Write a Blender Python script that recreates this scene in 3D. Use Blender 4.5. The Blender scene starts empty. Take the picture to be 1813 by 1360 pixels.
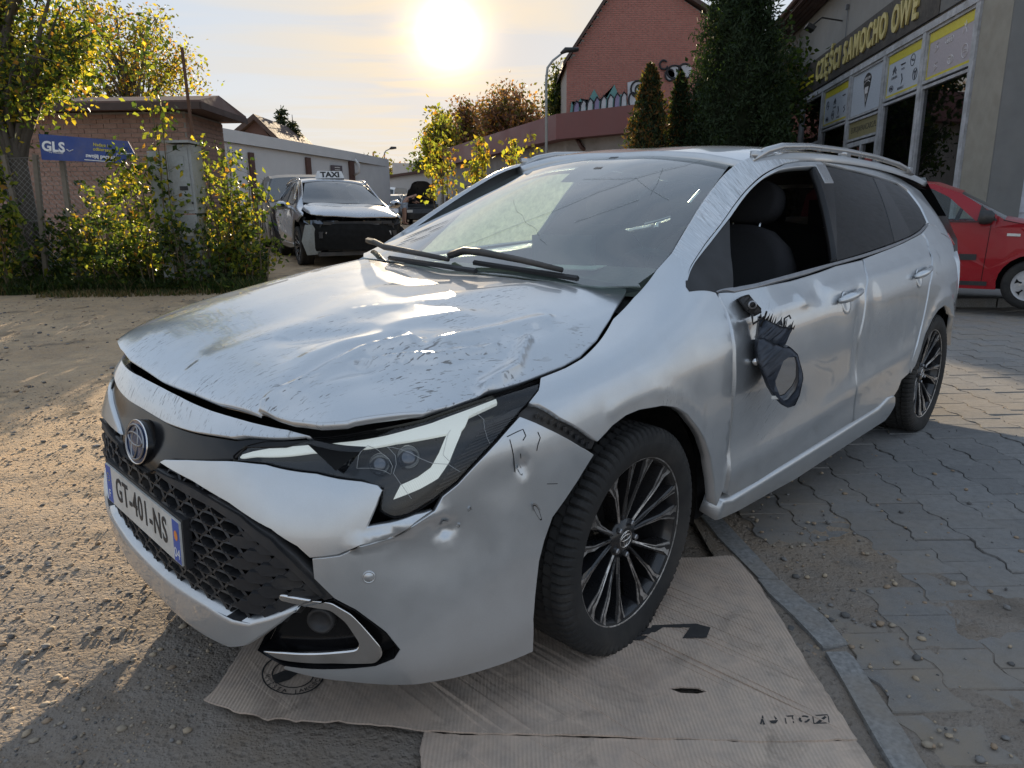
import bpy, math, random, json
import numpy as np
from mathutils import Vector, Matrix
from mathutils.geometry import delaunay_2d_cdt
R=random.Random(7); NR=np.random.RandomState(7)
scene=bpy.context.scene; COL=scene.collection
# ---------------------------------------------------------------- camera
CAMH=1.183; PITCH=-.2397; ROLL=-.0141; FPX=1250.2
cam=bpy.data.cameras.new('camera'); camo=bpy.data.objects.new('camera',cam); COL.objects.link(camo)
cam.sensor_width=36; cam.lens=FPX/1813*36; cam.clip_start=.05; cam.clip_end=3000
camo.matrix_world=Matrix.Translation((0,0,CAMH))@Matrix.Rotation(math.pi/2+PITCH,4,'X')@Matrix.Rotation(ROLL,4,'Z')
scene.camera=camo
# ---------------------------------------------------------------- sky and sun
SUNEL=math.radians(12.7); SUNAZ=math.radians(-4.4)   # azimuth measured from +Y towards +X
sun=bpy.data.lights.new('sun','SUN'); suno=bpy.data.objects.new('sun',sun); COL.objects.link(suno)
sun.energy=5.0; sun.angle=math.radians(.55); sun.color=(1,.80,.55)
sd=Vector((math.sin(SUNAZ)*math.cos(SUNEL),math.cos(SUNAZ)*math.cos(SUNEL),math.sin(SUNEL)))
suno.rotation_euler=sd.to_track_quat('Z','Y').to_euler()
world=bpy.data.worlds.new('World'); scene.world=world; world.use_nodes=True
nt=world.node_tree; N=nt.nodes; L=nt.links; N.clear()
def nd(t,**k):
    n=N.new(t)
    for a,b in k.items(): setattr(n,a,b)
    return n
out=nd('ShaderNodeOutputWorld'); bg=nd('ShaderNodeBackground'); L.new(bg.outputs[0],out.inputs[0])
sky=nd('ShaderNodeTexSky',sky_type='NISHITA'); sky.sun_disc=False; sky.sun_elevation=SUNEL; sky.sun_rotation=SUNAZ
sky.air_density=1.0; sky.dust_density=1.5; sky.ozone_density=1.5
tc=nd('ShaderNodeTexCoord')
def vm(op,a,b=None):
    n=nd('ShaderNodeVectorMath',operation=op)
    for i,x in enumerate((a,b)):
        if x is None: continue
        if isinstance(x,(tuple,Vector)): n.inputs[i].default_value=x
        else: L.new(x,n.inputs[i])
    return n.outputs['Value'] if op in('DOT_PRODUCT','LENGTH') else n.outputs[0]
def mt(op,a,b=None,c=None,clamp=False):
    n=nd('ShaderNodeMath',operation=op); n.use_clamp=clamp
    for i,x in enumerate((a,b,c)):
        if x is None: continue
        if isinstance(x,(int,float)): n.inputs[i].default_value=x
        else: L.new(x,n.inputs[i])
    return n.outputs[0]
def mixc(f,a,b,bt='MIX'):
    n=nd('ShaderNodeMix',data_type='RGBA',blend_type=bt)
    for i,x in ((0,f),(6,a),(7,b)):
        if isinstance(x,(int,float)): n.inputs[i].default_value=x
        elif isinstance(x,tuple): n.inputs[i].default_value=(*x,1) if len(x)==3 else x
        else: L.new(x,n.inputs[i])
    return n.outputs[2]
dirv=vm('NORMALIZE',tc.outputs['Generated'])
sep=nd('ShaderNodeSeparateXYZ'); L.new(dirv,sep.inputs[0])
# thin cirrus: noise on a flat layer high above, so that streaks shrink towards the horizon
zc=mt('MAXIMUM',sep.outputs[2],.03)
cx=mt('DIVIDE',sep.outputs[0],zc); cy=mt('DIVIDE',sep.outputs[1],zc)
cmb=nd('ShaderNodeCombineXYZ'); L.new(mt('MULTIPLY',cx,.9),cmb.inputs[0]); L.new(mt('MULTIPLY',cy,1.5),cmb.inputs[1])
nz=nd('ShaderNodeTexNoise'); nz.inputs['Scale'].default_value=.75; nz.inputs['Detail'].default_value=7; nz.inputs['Roughness'].default_value=.55; nz.inputs['Distortion'].default_value=.8
L.new(cmb.outputs[0],nz.inputs['Vector'])
cl=nd('ShaderNodeMapRange'); L.new(nz.outputs[0],cl.inputs[0]); cl.inputs[1].default_value=.42; cl.inputs[2].default_value=.60; cl.inputs[3].default_value=0; cl.inputs[4].default_value=1
up=mt('MULTIPLY_ADD',sep.outputs[2],2.2,.30,clamp=True)
cosg=mt('MAXIMUM',vm('DOT_PRODUCT',dirv,tuple(sd)),0)
SKYS=.060
skyc=mixc(1.0,sky.outputs[0],(SKYS,)*3,'MULTIPLY')
# thin cloud takes the light of the sun behind it: warm near the sun, pale grey-blue elsewhere
g1=mt('POWER',cosg,20); g2=mt('POWER',cosg,70); g3=mt('POWER',cosg,1050); g4=mt('POWER',cosg,5000)
lo_=mt('POWER',mt('SUBTRACT',1.0,mt('ABSOLUTE',sep.outputs[2])),6)      # paler and warmer low down
cool=mixc(lo_,(.340,.390,.465),(.42,.41,.385))
gap_=mixc(.55,skyc,(.17,.265,.40))
cloud=mixc(cl.outputs[0],gap_,cool)
body_=mixc(mt('MULTIPLY_ADD',up,.60,.0),cool,cloud)
warm=mixc(cl.outputs[0],(.225,.265,.315),(.44,.385,.30))
base=mixc(mt('MULTIPLY',g1,.85,clamp=True),body_,warm)
def sc(v,k):
    c=nd('ShaderNodeCombineXYZ'); 
    for i in range(3): L.new(mt('MULTIPLY',v,k[i]),c.inputs[i])
    return c.outputs[0]
v=mixc(1.0,base,sc(g2,(.10,.05,.0)),'ADD'); v=mixc(1.0,v,sc(g3,(.75,.52,.26)),'ADD'); v=mixc(1.0,v,sc(g4,(5,4.4,3.4)),'ADD')
L.new(v,bg.inputs[0]); bg.inputs[1].default_value=1.0
vs=scene.view_settings; vs.view_transform='Standard'; vs.look='None'; vs.exposure=.98; vs.gamma=1; vs.use_curve_mapping=False
scene.render.engine='CYCLES'; scene.cycles.max_bounces=8; scene.cycles.transparent_max_bounces=24; scene.cycles.glossy_bounces=4; scene.cycles.diffuse_bounces=3
scene.cycles.caustics_reflective=False; scene.cycles.caustics_refractive=False
# a survey point: photograph pixel (1813 wide) at a distance along +Y
def at(px,py,Y):
    q=camo.matrix_world.to_3x3()@Vector(((px-906.5)/FPX,-(py-680)/FPX,-1)); t=Y/q.y
    return Vector((q.x*t,Y,CAMH+q.z*t))
def GZ(X,Y):
    """height of the ground: level round the estate car, a gentle rise behind it on the left"""
    a=np.clip((np.asarray(Y,float)-5)/7,0,1); a=a*a*(3-2*a)*.36+np.clip(np.asarray(Y,float)-12,0,40)*.0135
    b=np.clip((2.6-np.asarray(X,float)+.10*np.asarray(Y,float))/3.,0,1)
    return a*b*b*(3-2*b)
# ---------------------------------------------------------------- mesh helpers
def obj(name,V,F,mat=None,parent=None,smooth=False,mi=None,uv=None,**props):
    me=bpy.data.meshes.new(name); me.from_pydata([tuple(map(float,v)) for v in V],[],[tuple(int(i) for i in f) for f in F])
    ms=mat if isinstance(mat,(list,tuple)) else [mat]
    for m in ms:
        if m: me.materials.append(m)
    if mi is not None: me.polygons.foreach_set('material_index',np.array(mi,dtype=np.int32))
    if smooth: me.polygons.foreach_set('use_smooth',np.ones(len(me.polygons),bool))
    me.update(); o=bpy.data.objects.new(name,me); COL.objects.link(o)
    if parent: o.parent=parent
    for k,v in props.items(): o[k]=v
    return o
def thing(name,label,cat,loc=(0,0,0),rz=0,group=None):
    o=bpy.data.objects.new(name,None); COL.objects.link(o); o.location=loc; o.rotation_euler=(0,0,rz); o.empty_display_size=.2
    o['label']=label; o['category']=cat
    if group: o['group']=group
    return o
def tag(o,label,cat,group=None):
    o['label']=label; o['category']=cat
    if group: o['group']=group
    return o
def copy_tree(o,parent=None):
    c=o.copy(); COL.objects.link(c); c.parent=parent
    if parent and o.parent: c.matrix_parent_inverse=o.matrix_parent_inverse.copy()
    for ch in KIDS.get(o.name,[]) or [k for k in bpy.data.objects if k.parent==o]: copy_tree(ch,c)
    return c
KIDS={}
class MB:
    def __init__(s): s.V=[]; s.F=[]; s.M=[]
    def add(s,V,F,m=0):
        n=len(s.V); s.V+= [tuple(v) for v in V]; s.F+=[tuple(i+n for i in f) for f in F]; s.M+=[m]*len(F); return s
    def box(s,c,d,rz=0,m=0,rot=None):
        x,y,z=[q/2 for q in d]; P=[(a*x,b*y,e*z) for a in(-1,1) for b in(-1,1) for e in(-1,1)]
        M_=rot if rot is not None else Matrix.Rotation(rz,3,'Z')
        P=[M_@Vector(p)+Vector(c) for p in P]
        return s.add(P,[(0,1,3,2),(4,6,7,5),(0,4,5,1),(2,3,7,6),(0,2,6,4),(1,5,7,3)],m)
    def tube(s,pts,r,n=8,m=0,cap=True):
        pts=[Vector(p) for p in pts]; rs=r if isinstance(r,(list,tuple)) else [r]*len(pts)
        ref=None; V=[];F=[]
        for i,p in enumerate(pts):
            t=(pts[min(i+1,len(pts)-1)]-pts[max(i-1,0)]).normalized()
            if ref is None: ref=Vector((0,0,1)) if abs(t.z)<.9 else Vector((1,0,0))
            a=(ref-t*ref.dot(t)).normalized(); b=t.cross(a); ref=a
            for k in range(n):
                q=2*math.pi*k/n; V.append(p+(a*math.cos(q)+b*math.sin(q))*rs[i])
        for i in range(len(pts)-1):
            for k in range(n): F.append((i*n+k,i*n+(k+1)%n,(i+1)*n+(k+1)%n,(i+1)*n+k))
        if cap: F.append(tuple(range(n))[::-1]); F.append(tuple((len(pts)-1)*n+k for k in range(n)))
        return s.add(V,F,m)
    def lathe(s,prof,n=48,m=0,M_=None,closed=False):
        """prof: (radius, height along axis); axis = local y"""
        V=[];F=[]
        for r,h in prof:
            for k in range(n):
                q=2*math.pi*k/n; p=Vector((r*math.cos(q),h,r*math.sin(q))); V.append(M_@p if M_ else p)
        for i in range(len(prof)-1):
            for k in range(n): F.append((i*n+k,(i+1)*n+k,(i+1)*n+(k+1)%n,i*n+(k+1)%n))
        return s.add(V,F,m)
    def prism(s,P,ext,m=0):
        """P: planar polygon of 3D points, extruded by vector ext"""
        n=len(P); e=Vector(ext); Q=[Vector(p) for p in P]
        return s.add(Q+[q+e for q in Q],[tuple(range(n))[::-1],tuple(range(n,2*n))]+[(i,(i+1)%n,n+(i+1)%n,n+i) for i in range(n)],m)
    def build(s,name,mat,parent=None,smooth=False,**k): return obj(name,s.V,s.F,mat,parent,smooth,mi=s.M,**k)
def text(name,body,mat,M_,size,parent=None,ext=.002,align='CENTER',shear=0,space=1,xs=1.0,**props):
    cu=bpy.data.curves.new(name,'FONT'); cu.body=body; cu.size=size; cu.extrude=ext; cu.align_x=align; cu.align_y='CENTER'; cu.shear=shear; cu.space_character=space; cu.offset=props.pop('bold',0.0)
    cu.resolution_u=3
    t=bpy.data.objects.new(name,cu); COL.objects.link(t); 
    dg=bpy.context.evaluated_depsgraph_get(); me=bpy.data.meshes.new_from_object(t.evaluated_get(dg)); bpy.data.objects.remove(t)
    me.transform(Matrix.Diagonal((xs,1,1,1))); me.transform(M_); me.materials.clear(); me.materials.append(mat)
    o=bpy.data.objects.new(name,me); COL.objects.link(o)
    if parent: o.parent=parent
    for k,v in props.items(): o[k]=v
    return o
def frame_m(o,x,y,z=None):
    """matrix with the given origin and axes"""
    x=Vector(x).normalized(); y=Vector(y); y=(y-x*y.dot(x)).normalized(); z=x.cross(y); o=Vector(o)
    return Matrix(((x.x,y.x,z.x,o.x),(x.y,y.y,z.y,o.y),(x.z,y.z,z.z,o.z),(0,0,0,1)))
# ---------------------------------------------------------------- materials
class MT:
    """small node builder"""
    def __init__(s,name):
        s.m=bpy.data.materials.new(name); s.m.use_nodes=True; s.N=s.m.node_tree.nodes; s.L=s.m.node_tree.links
        s.b=s.N['Principled BSDF']; s.o=s.N['Material Output']; s._c=None
    def co(s,kind='Object',scale=(1,1,1),rot=(0,0,0)):
        if s._c is None: s._c=s.N.new('ShaderNodeTexCoord')
        mp=s.N.new('ShaderNodeMapping'); mp.inputs['Scale'].default_value=scale; mp.inputs['Rotation'].default_value=rot
        s.L.new(s._c.outputs[kind],mp.inputs[0]); return mp.outputs[0]
    def put(s,i,x):
        if isinstance(x,(int,float)): i.default_value=x
        elif isinstance(x,tuple): i.default_value=(*x,1) if len(x)==3 and i.type=='RGBA' else x
        else: s.L.new(x,i)
    def noise(s,v,scale,detail=4,rough=.5,dist=0,out=0):
        n=s.N.new('ShaderNodeTexNoise'); s.L.new(v,n.inputs['Vector']); n.inputs['Scale'].default_value=scale; n.inputs['Detail'].default_value=detail; n.inputs['Roughness'].default_value=rough; n.inputs['Distortion'].default_value=dist
        return n.outputs[out]
    def voro(s,v,scale,feature='F1',out='Distance',rnd=1):
        n=s.N.new('ShaderNodeTexVoronoi'); n.feature=feature; s.L.new(v,n.inputs['Vector']); n.inputs['Scale'].default_value=scale; n.inputs['Randomness'].default_value=rnd; return n.outputs[out]
    def wave(s,v,scale,dist=0,d2=1,kind='BANDS',dirn='X'):
        n=s.N.new('ShaderNodeTexWave'); n.wave_type=kind; n.bands_direction=dirn; s.L.new(v,n.inputs['Vector']); n.inputs['Scale'].default_value=scale; n.inputs['Distortion'].default_value=dist; n.inputs['Detail Scale'].default_value=d2; return n.outputs['Fac']
    def ramp(s,f,lo,hi,a=0,b=1):
        n=s.N.new('ShaderNodeMapRange'); s.put(n.inputs[0],f); n.inputs[1].default_value=lo; n.inputs[2].default_value=hi; n.inputs[3].default_value=a; n.inputs[4].default_value=b; return n.outputs[0]
    def math(s,op,a,b=None,c=None):
        n=s.N.new('ShaderNodeMath'); n.operation=op
        for i,x in enumerate((a,b,c)):
            if x is not None: s.put(n.inputs[i],x)
        return n.outputs[0]
    def mix(s,f,a,b,bt='MIX'):
        n=s.N.new('ShaderNodeMix'); n.data_type='RGBA'; n.blend_type=bt; s.put(n.inputs[0],f); s.put(n.inputs[6],a); s.put(n.inputs[7],b); return n.outputs[2]
    def bump(s,h,strength=.3,dist=.01,nrm=None):
        n=s.N.new('ShaderNodeBump'); n.inputs['Strength'].default_value=strength; n.inputs['Distance'].default_value=dist; s.L.new(h,n.inputs['Height'])
        if nrm is not None: s.L.new(nrm,n.inputs['Normal'])
        return n.outputs[0]
    def sep(s,v):
        n=s.N.new('ShaderNodeSeparateXYZ'); s.L.new(v,n.inputs[0]); return n.outputs
    def axes(s,v,along,ka,kb):
        """coordinates stretched along one direction: fine along it by ka, coarse across by kb"""
        a=Vector(along).normalized(); b=a.cross(Vector((0,1,.01))).normalized(); c=a.cross(b); cm=s.N.new('ShaderNodeCombineXYZ')
        for i,(d,k) in enumerate(((a,ka),(b,kb),(c,kb))):
            n=s.N.new('ShaderNodeVectorMath'); n.operation='DOT_PRODUCT'; s.L.new(v,n.inputs[0]); n.inputs[1].default_value=tuple(d*k); s.L.new(n.outputs['Value'],cm.inputs[i])
        return cm.outputs[0]
    def rnd(s):
        n=s.N.new('ShaderNodeObjectInfo'); return n.outputs['Random']
    def set(s,**k):
        nm=dict(col='Base Color',rough='Roughness',metal='Metallic',nrm='Normal',coat='Coat Weight',crough='Coat Roughness',spec='Specular IOR Level',alpha='Alpha',trans='Transmission Weight',emis='Emission Color',es='Emission Strength',sub='Subsurface Weight',ior='IOR')
        for a,b in k.items(): s.put(s.b.inputs[nm[a]],b)
        return s.m
def plain(name,col,rough=.5,metal=0,var=.12,nscale=30,bump=.1,coat=0,spec=.5,dirt=0,dirtcol=(.20,.165,.125)):
    t=MT(name); v=t.co(); n=t.noise(v,nscale,5,.6)
    c=t.mix(t.ramp(n,.3,.7),tuple(q*(1-var) for q in col),tuple(min(1,q*(1+var)) for q in col))
    if dirt:
        d=t.ramp(t.noise(v,3.2,6,.62),.45,.75,0,dirt); c=t.mix(d,c,dirtcol)
    r=t.ramp(t.noise(v,nscale*.5,4),.3,.7,max(.02,rough*.85),min(1,rough*1.15))
    k=dict(col=c,rough=r,metal=metal,coat=coat,spec=spec)
    if bump: k['nrm']=t.bump(n,bump,.002)
    return t.set(**k)
# silver paint: flake metal under a coat, road dust low down, fine scratches
def paint(name,col,rough=.33,metal=.80,scratch=0,scr_rot=(1,0,0),dust=.22,scr_scale=(90,9,90),zone=None):
    t=MT(name); v=t.co()
    fl=t.noise(v,900,2); big=t.noise(v,2.3,5,.6); mid=t.noise(v,14,6,.65)
    dustm=t.math('MULTIPLY',t.ramp(mid,.38,.72,0,1),dust)
    z=t.sep(v)[2]; low=t.ramp(z,.55,.12,0,.5)
    dm=t.math('ADD',t.math('MULTIPLY',low,t.ramp(big,.3,.7,.3,1)),t.math('MULTIPLY',dustm,t.ramp(big,.35,.7,.1,1)))
    dm=t.math('MINIMUM',dm,.75)
    c=t.mix(t.ramp(fl,.3,.7),tuple(q*.93 for q in col),tuple(min(1,q*1.05) for q in col))
    c=t.mix(t.math('MULTIPLY',dm,.5),c,(.34,.30,.25))
    met=t.math('MULTIPLY',t.math('SUBTRACT',1,t.math('MULTIPLY',dm,.75)),metal)
    rg=t.math('ADD',t.ramp(mid,.3,.7,rough*.9,rough*1.12),t.math('MULTIPLY',dm,.3))
    nr=t.bump(t.noise(v,1.5,2),.02,.002)
    kw=dict(coat=1.0,crough=.035)
    if scratch:
        s1=t.noise(t.axes(v,scr_rot,scr_scale[0],scr_scale[1]),1.,3,.55,.5)
        s2=t.noise(t.axes(v,scr_rot,scr_scale[0]*2.6,scr_scale[1]*2.2),1.,2,.5,.4)
        mk=t.ramp(t.noise(v,4.2,4,.6),.46,.62)
        if zone is not None: mk=t.math('MULTIPLY',mk,zone(t,v))
        a=t.ramp(s1,.635,.67); b=t.ramp(s2,.635,.67)
        sm=t.math('MULTIPLY',t.math('MAXIMUM',a,b),mk); sm=t.math('MULTIPLY',sm,scratch)
        c=t.mix(sm,c,(.11,.105,.10)); met=t.math('MULTIPLY',met,t.math('SUBTRACT',1,sm)); rg=t.math('ADD',rg,t.math('MULTIPLY',sm,.3))
        nr=t.bump(t.math('SUBTRACT',1,sm),.4,.002,nr)
    return t.set(col=c,metal=met,rough=rg,nrm=nr,**kw)
def soft(t,f,a,b,w):
    """1 where a<f<b with soft edges"""
    return t.math('MULTIPLY',t.ramp(f,a-w,a+w),t.ramp(f,b+w,b-w))
SIL=(.58,.60,.615)
def z_pillar(t,v): return t.ramp(t.sep(v)[2],.98,1.08)
M={}
M['paint']=paint('silver_paint',SIL)
M['paint_hood']=paint('silver_paint_scratched',SIL,scratch=.8,scr_scale=(105,20),scr_rot=(.25,1,0),dust=.16)
M['paint_nose']=paint('silver_paint_nose',SIL,scratch=.9,scr_scale=(120,22),scr_rot=(-.15,1,0),dust=.2)
def zd(t,v):
    s=t.sep(v); a=soft(t,s[0],-.86,-.50,.07); b=soft(t,s[0],-1.95,-1.62,.10); z=soft(t,s[2],.42,.84,.08)
    return t.math('MULTIPLY',t.math('MAXIMUM',a,b),z)
M['paint_door']=paint('silver_paint_scraped',SIL,scratch=.75,scr_scale=(130,9),scr_rot=(.6,0,1),dust=.25,zone=zd)
def zf(t,v):
    s=t.sep(v); w=t.math('SQRT',t.math('ADD',t.math('POWER',s[0],2.0) if False else t.math('MULTIPLY',s[0],s[0]),t.math('MULTIPLY',t.math('SUBTRACT',s[2],.315),t.math('SUBTRACT',s[2],.315))))
    return t.math('MULTIPLY',soft(t,w,.375,.425,.012),t.math('MULTIPLY',t.ramp(s[2],.52,.60),t.math('MULTIPLY',t.ramp(s[1],.5,.6),t.ramp(s[0],.25,.15))))
M['paint_fender']=paint('silver_paint_scuffed_arch',SIL,scratch=1.0,scr_scale=(80,16),scr_rot=(1,0,.1),dust=.2,zone=zf)
# heavily scraped pillar
def scraped(name,thr=.5):
    t=MT(name); v=t.co(); s=t.sep(v)
    st=t.noise(t.axes(v,(-.9,-.1,.42),240,12),1.,4,.6,.4); st2=t.noise(t.axes(v,(-.9,-.1,.35),380,20),1.,3,.6,.3)
    zone=t.math('MULTIPLY',t.ramp(s[2],1.0,1.12),t.ramp(s[0],-2.15,-1.55))
    zone=t.math('MULTIPLY',zone,t.ramp(t.noise(v,6,4,.6),.28,.42))
    a=t.math('MULTIPLY',t.ramp(st,.44,.62),zone); b=t.math('MULTIPLY',t.ramp(st2,.56,.66),t.math('MULTIPLY',zone,.8))
    c=t.mix(a,SIL,(.80,.83,.86)); c=t.mix(b,c,(.16,.155,.15)); c=t.mix(t.math('MULTIPLY',t.ramp(st,.62,.66),t.math('MULTIPLY',zone,.6)),c,(.22,.13,.09))
    bb=t.math('MAXIMUM',a,b)
    return t.set(col=c,metal=t.math('SUBTRACT',.82,t.math('MULTIPLY',bb,.6)),rough=t.math('MULTIPLY_ADD',bb,.3,.32),coat=t.math('SUBTRACT',.7,t.math('MULTIPLY',bb,.6)),crough=.08,nrm=t.bump(st,.3,.002))
M['scraped']=scraped('scraped_silver_paint')
M['black_plastic']=plain('black_plastic',(.022,.022,.024),.55,bump=.25,nscale=120,dirt=.35)
M['gloss_black']=plain('gloss_black',(.008,.008,.009),.16,bump=0,spec=.32,dirt=.06)
M['dark']=plain('dark_underside',(.010,.010,.010),.85,spec=.2)
M['liner']=plain('wheel_arch_liner',(.014,.013,.013),.9,bump=.5,nscale=200,spec=.2,dirt=.4)
M['chrome']=plain('satin_chrome',(.72,.71,.70),.18,1,var=.06,bump=.04)
M['satin']=plain('satin_grey_metal',(.30,.30,.31),.32,.9)
M['rubber']=plain('tyre_rubber',(.022,.0215,.021),.82,nscale=60,bump=.3,spec=.35,dirt=.5,dirtcol=(.085,.075,.065))
M['seal']=plain('window_seal_rubber',(.02,.02,.021),.6)
M['cloth']=plain('black_seat_cloth',(.03,.03,.033),.95,nscale=300,bump=.4,spec=.15)
M['cloth2']=plain('grey_interior_trim',(.10,.10,.105),.85,nscale=200,bump=.2,spec=.2)
M['dash']=plain('dashboard_plastic',(.10,.10,.09),.6,nscale=200,bump=.2)
t=MT('machined_alloy'); v=t.co(); w=t.noise(t.co('Object',(40,4,40)),5,5,.7)
M['alloy']=t.set(col=t.mix(t.ramp(t.noise(v,22,6,.7),.42,.62),(.62,.61,.60),(.20,.185,.17)),metal=.9,rough=t.ramp(w,.3,.7,.25,.5),nrm=t.bump(t.noise(v,90,3),.2,.001))
M['alloy_black']=plain('black_alloy',(.016,.016,.018),.28,.2,nscale=40,coat=.4,dirt=.5,dirtcol=(.07,.062,.055))
def glass(name,tint,refl=1.0,dust=.0,dustcol=(.55,.6,.55),rough=.02,dscale=25,op=0.0):
    t=MT(name); t.N.remove(t.b)
    tr=t.N.new('ShaderNodeBsdfTransparent'); tr.inputs[0].default_value=(*tint,1)
    gl=t.N.new('ShaderNodeBsdfGlossy'); gl.inputs['Roughness'].default_value=rough; gl.inputs[0].default_value=(1,1,1,1)
    fr=t.N.new('ShaderNodeFresnel'); fr.inputs[0].default_value=1.5
    m1=t.N.new('ShaderNodeMixShader'); f=t.math('MULTIPLY',fr.outputs[0],refl); t.L.new(f,m1.inputs[0]); t.L.new(tr.outputs[0],m1.inputs[1]); t.L.new(gl.outputs[0],m1.inputs[2])
    last=m1.outputs[0]
    if dust or op:
        df=t.N.new('ShaderNodeBsdfDiffuse'); df.inputs[0].default_value=(*dustcol,1)
        tl=t.N.new('ShaderNodeBsdfTranslucent'); tl.inputs[0].default_value=(*dustcol,1); ad=t.N.new('ShaderNodeMixShader'); ad.inputs[0].default_value=.5
        t.L.new(df.outputs[0],ad.inputs[1]); t.L.new(tl.outputs[0],ad.inputs[2])
        m2=t.N.new('ShaderNodeMixShader'); v=t.co(); g=t.ramp(t.noise(v,dscale,8,.7,.5),.35,.75,op,op+dust)
        t.L.new(g,m2.inputs[0]); t.L.new(last,m2.inputs[1]); t.L.new(ad.outputs[0],m2.inputs[2]); last=m2.outputs[0]
    t.L.new(last,t.o.inputs[0]); return t.m
M['windscreen']=glass('windscreen_glass',(.74,.93,.82),2.1,dust=.09,op=.08,dscale=6,dustcol=(.50,.60,.60))
M['tinted']=glass('tinted_side_glass',(.02,.022,.025),.8,dust=.006,dustcol=(.2,.2,.2))
M['lens']=glass('lamp_lens',(.93,.94,.95),1.0,dust=.04,dustcol=(.3,.3,.3))
M['clear']=glass('clear_glass',(.75,.82,.80),1.2,dust=.05)
M['taxiglass']=glass('dark_windscreen',(.10,.12,.13),1.5,dust=.08,dustcol=(.3,.3,.3))
M['dusty']=glass('dusty_side_glass',(.80,.90,.82),1.0,dust=.30,op=.38,dscale=30,dustcol=(.78,.86,.74))
M['frit']=plain('black_glass_band',(.016,.015,.016),.25,bump=0,spec=.22,dirt=.3,dirtcol=(.07,.065,.06))
t=MT('drl_diffuser'); v=t.co(); w=t.wave(t.co('Object',(1,1,1)),160,0,1,'BANDS','Y')
M['drl']=t.set(emis=(.92,1,.95),es=.20,col=t.mix(t.ramp(w,.3,.7),(.62,.66,.62),(.80,.84,.80)),rough=.25,coat=.5,nrm=t.bump(w,.25,.001))
M['plate_white']=plain('number_plate_white',(.62,.61,.57),.45,dirt=.6,dirtcol=(.30,.27,.22),bump=.1)
M['plate_blue']=plain('number_plate_blue',(.02,.09,.42),.4,dirt=.3)
M['ink']=plain('black_print',(.03,.028,.028),.6)
M['white']=plain('white_print',(.75,.75,.75),.5)
M['emblem_blue']=plain('emblem_blue',(.015,.05,.16),.1,coat=1,bump=0,metal=.5)
M['mirror_lens']=plain('projector_lens',(.10,.11,.13),.05,.6,var=.02,bump=0,coat=1)
M['tail_red']=plain('tail_light_red',(.35,.012,.012),.15,bump=0,coat=1)
M['silver_trim']=plain('silver_trim',(.50,.50,.50),.28,.85,nscale=9,var=.05,dirt=.15,bump=0)
M['crack_bright']=plain('bright_crack_edge',(.35,.36,.36),.2,bump=0)
M['orange']=plain('orange_print',(.75,.25,.04),.5)
M['yellow']=plain('yellow_print',(.75,.62,.05),.5)
M['paper']=plain('paper',(.70,.68,.62),.8)
M['crack']=plain('crack_edge',(.30,.32,.32),.3)
M['mirror_shell']=plain('mirror_shell_plastic',(.035,.045,.065),.42,nscale=150,bump=.2,dirt=.2)
M['mark']=plain('wiped_dust_mark',(.03,.035,.035),.2,bump=0)
M['mirror_glass']=plain('mirror_glass',(.75,.77,.80),.03,1,var=.01,bump=0)

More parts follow.
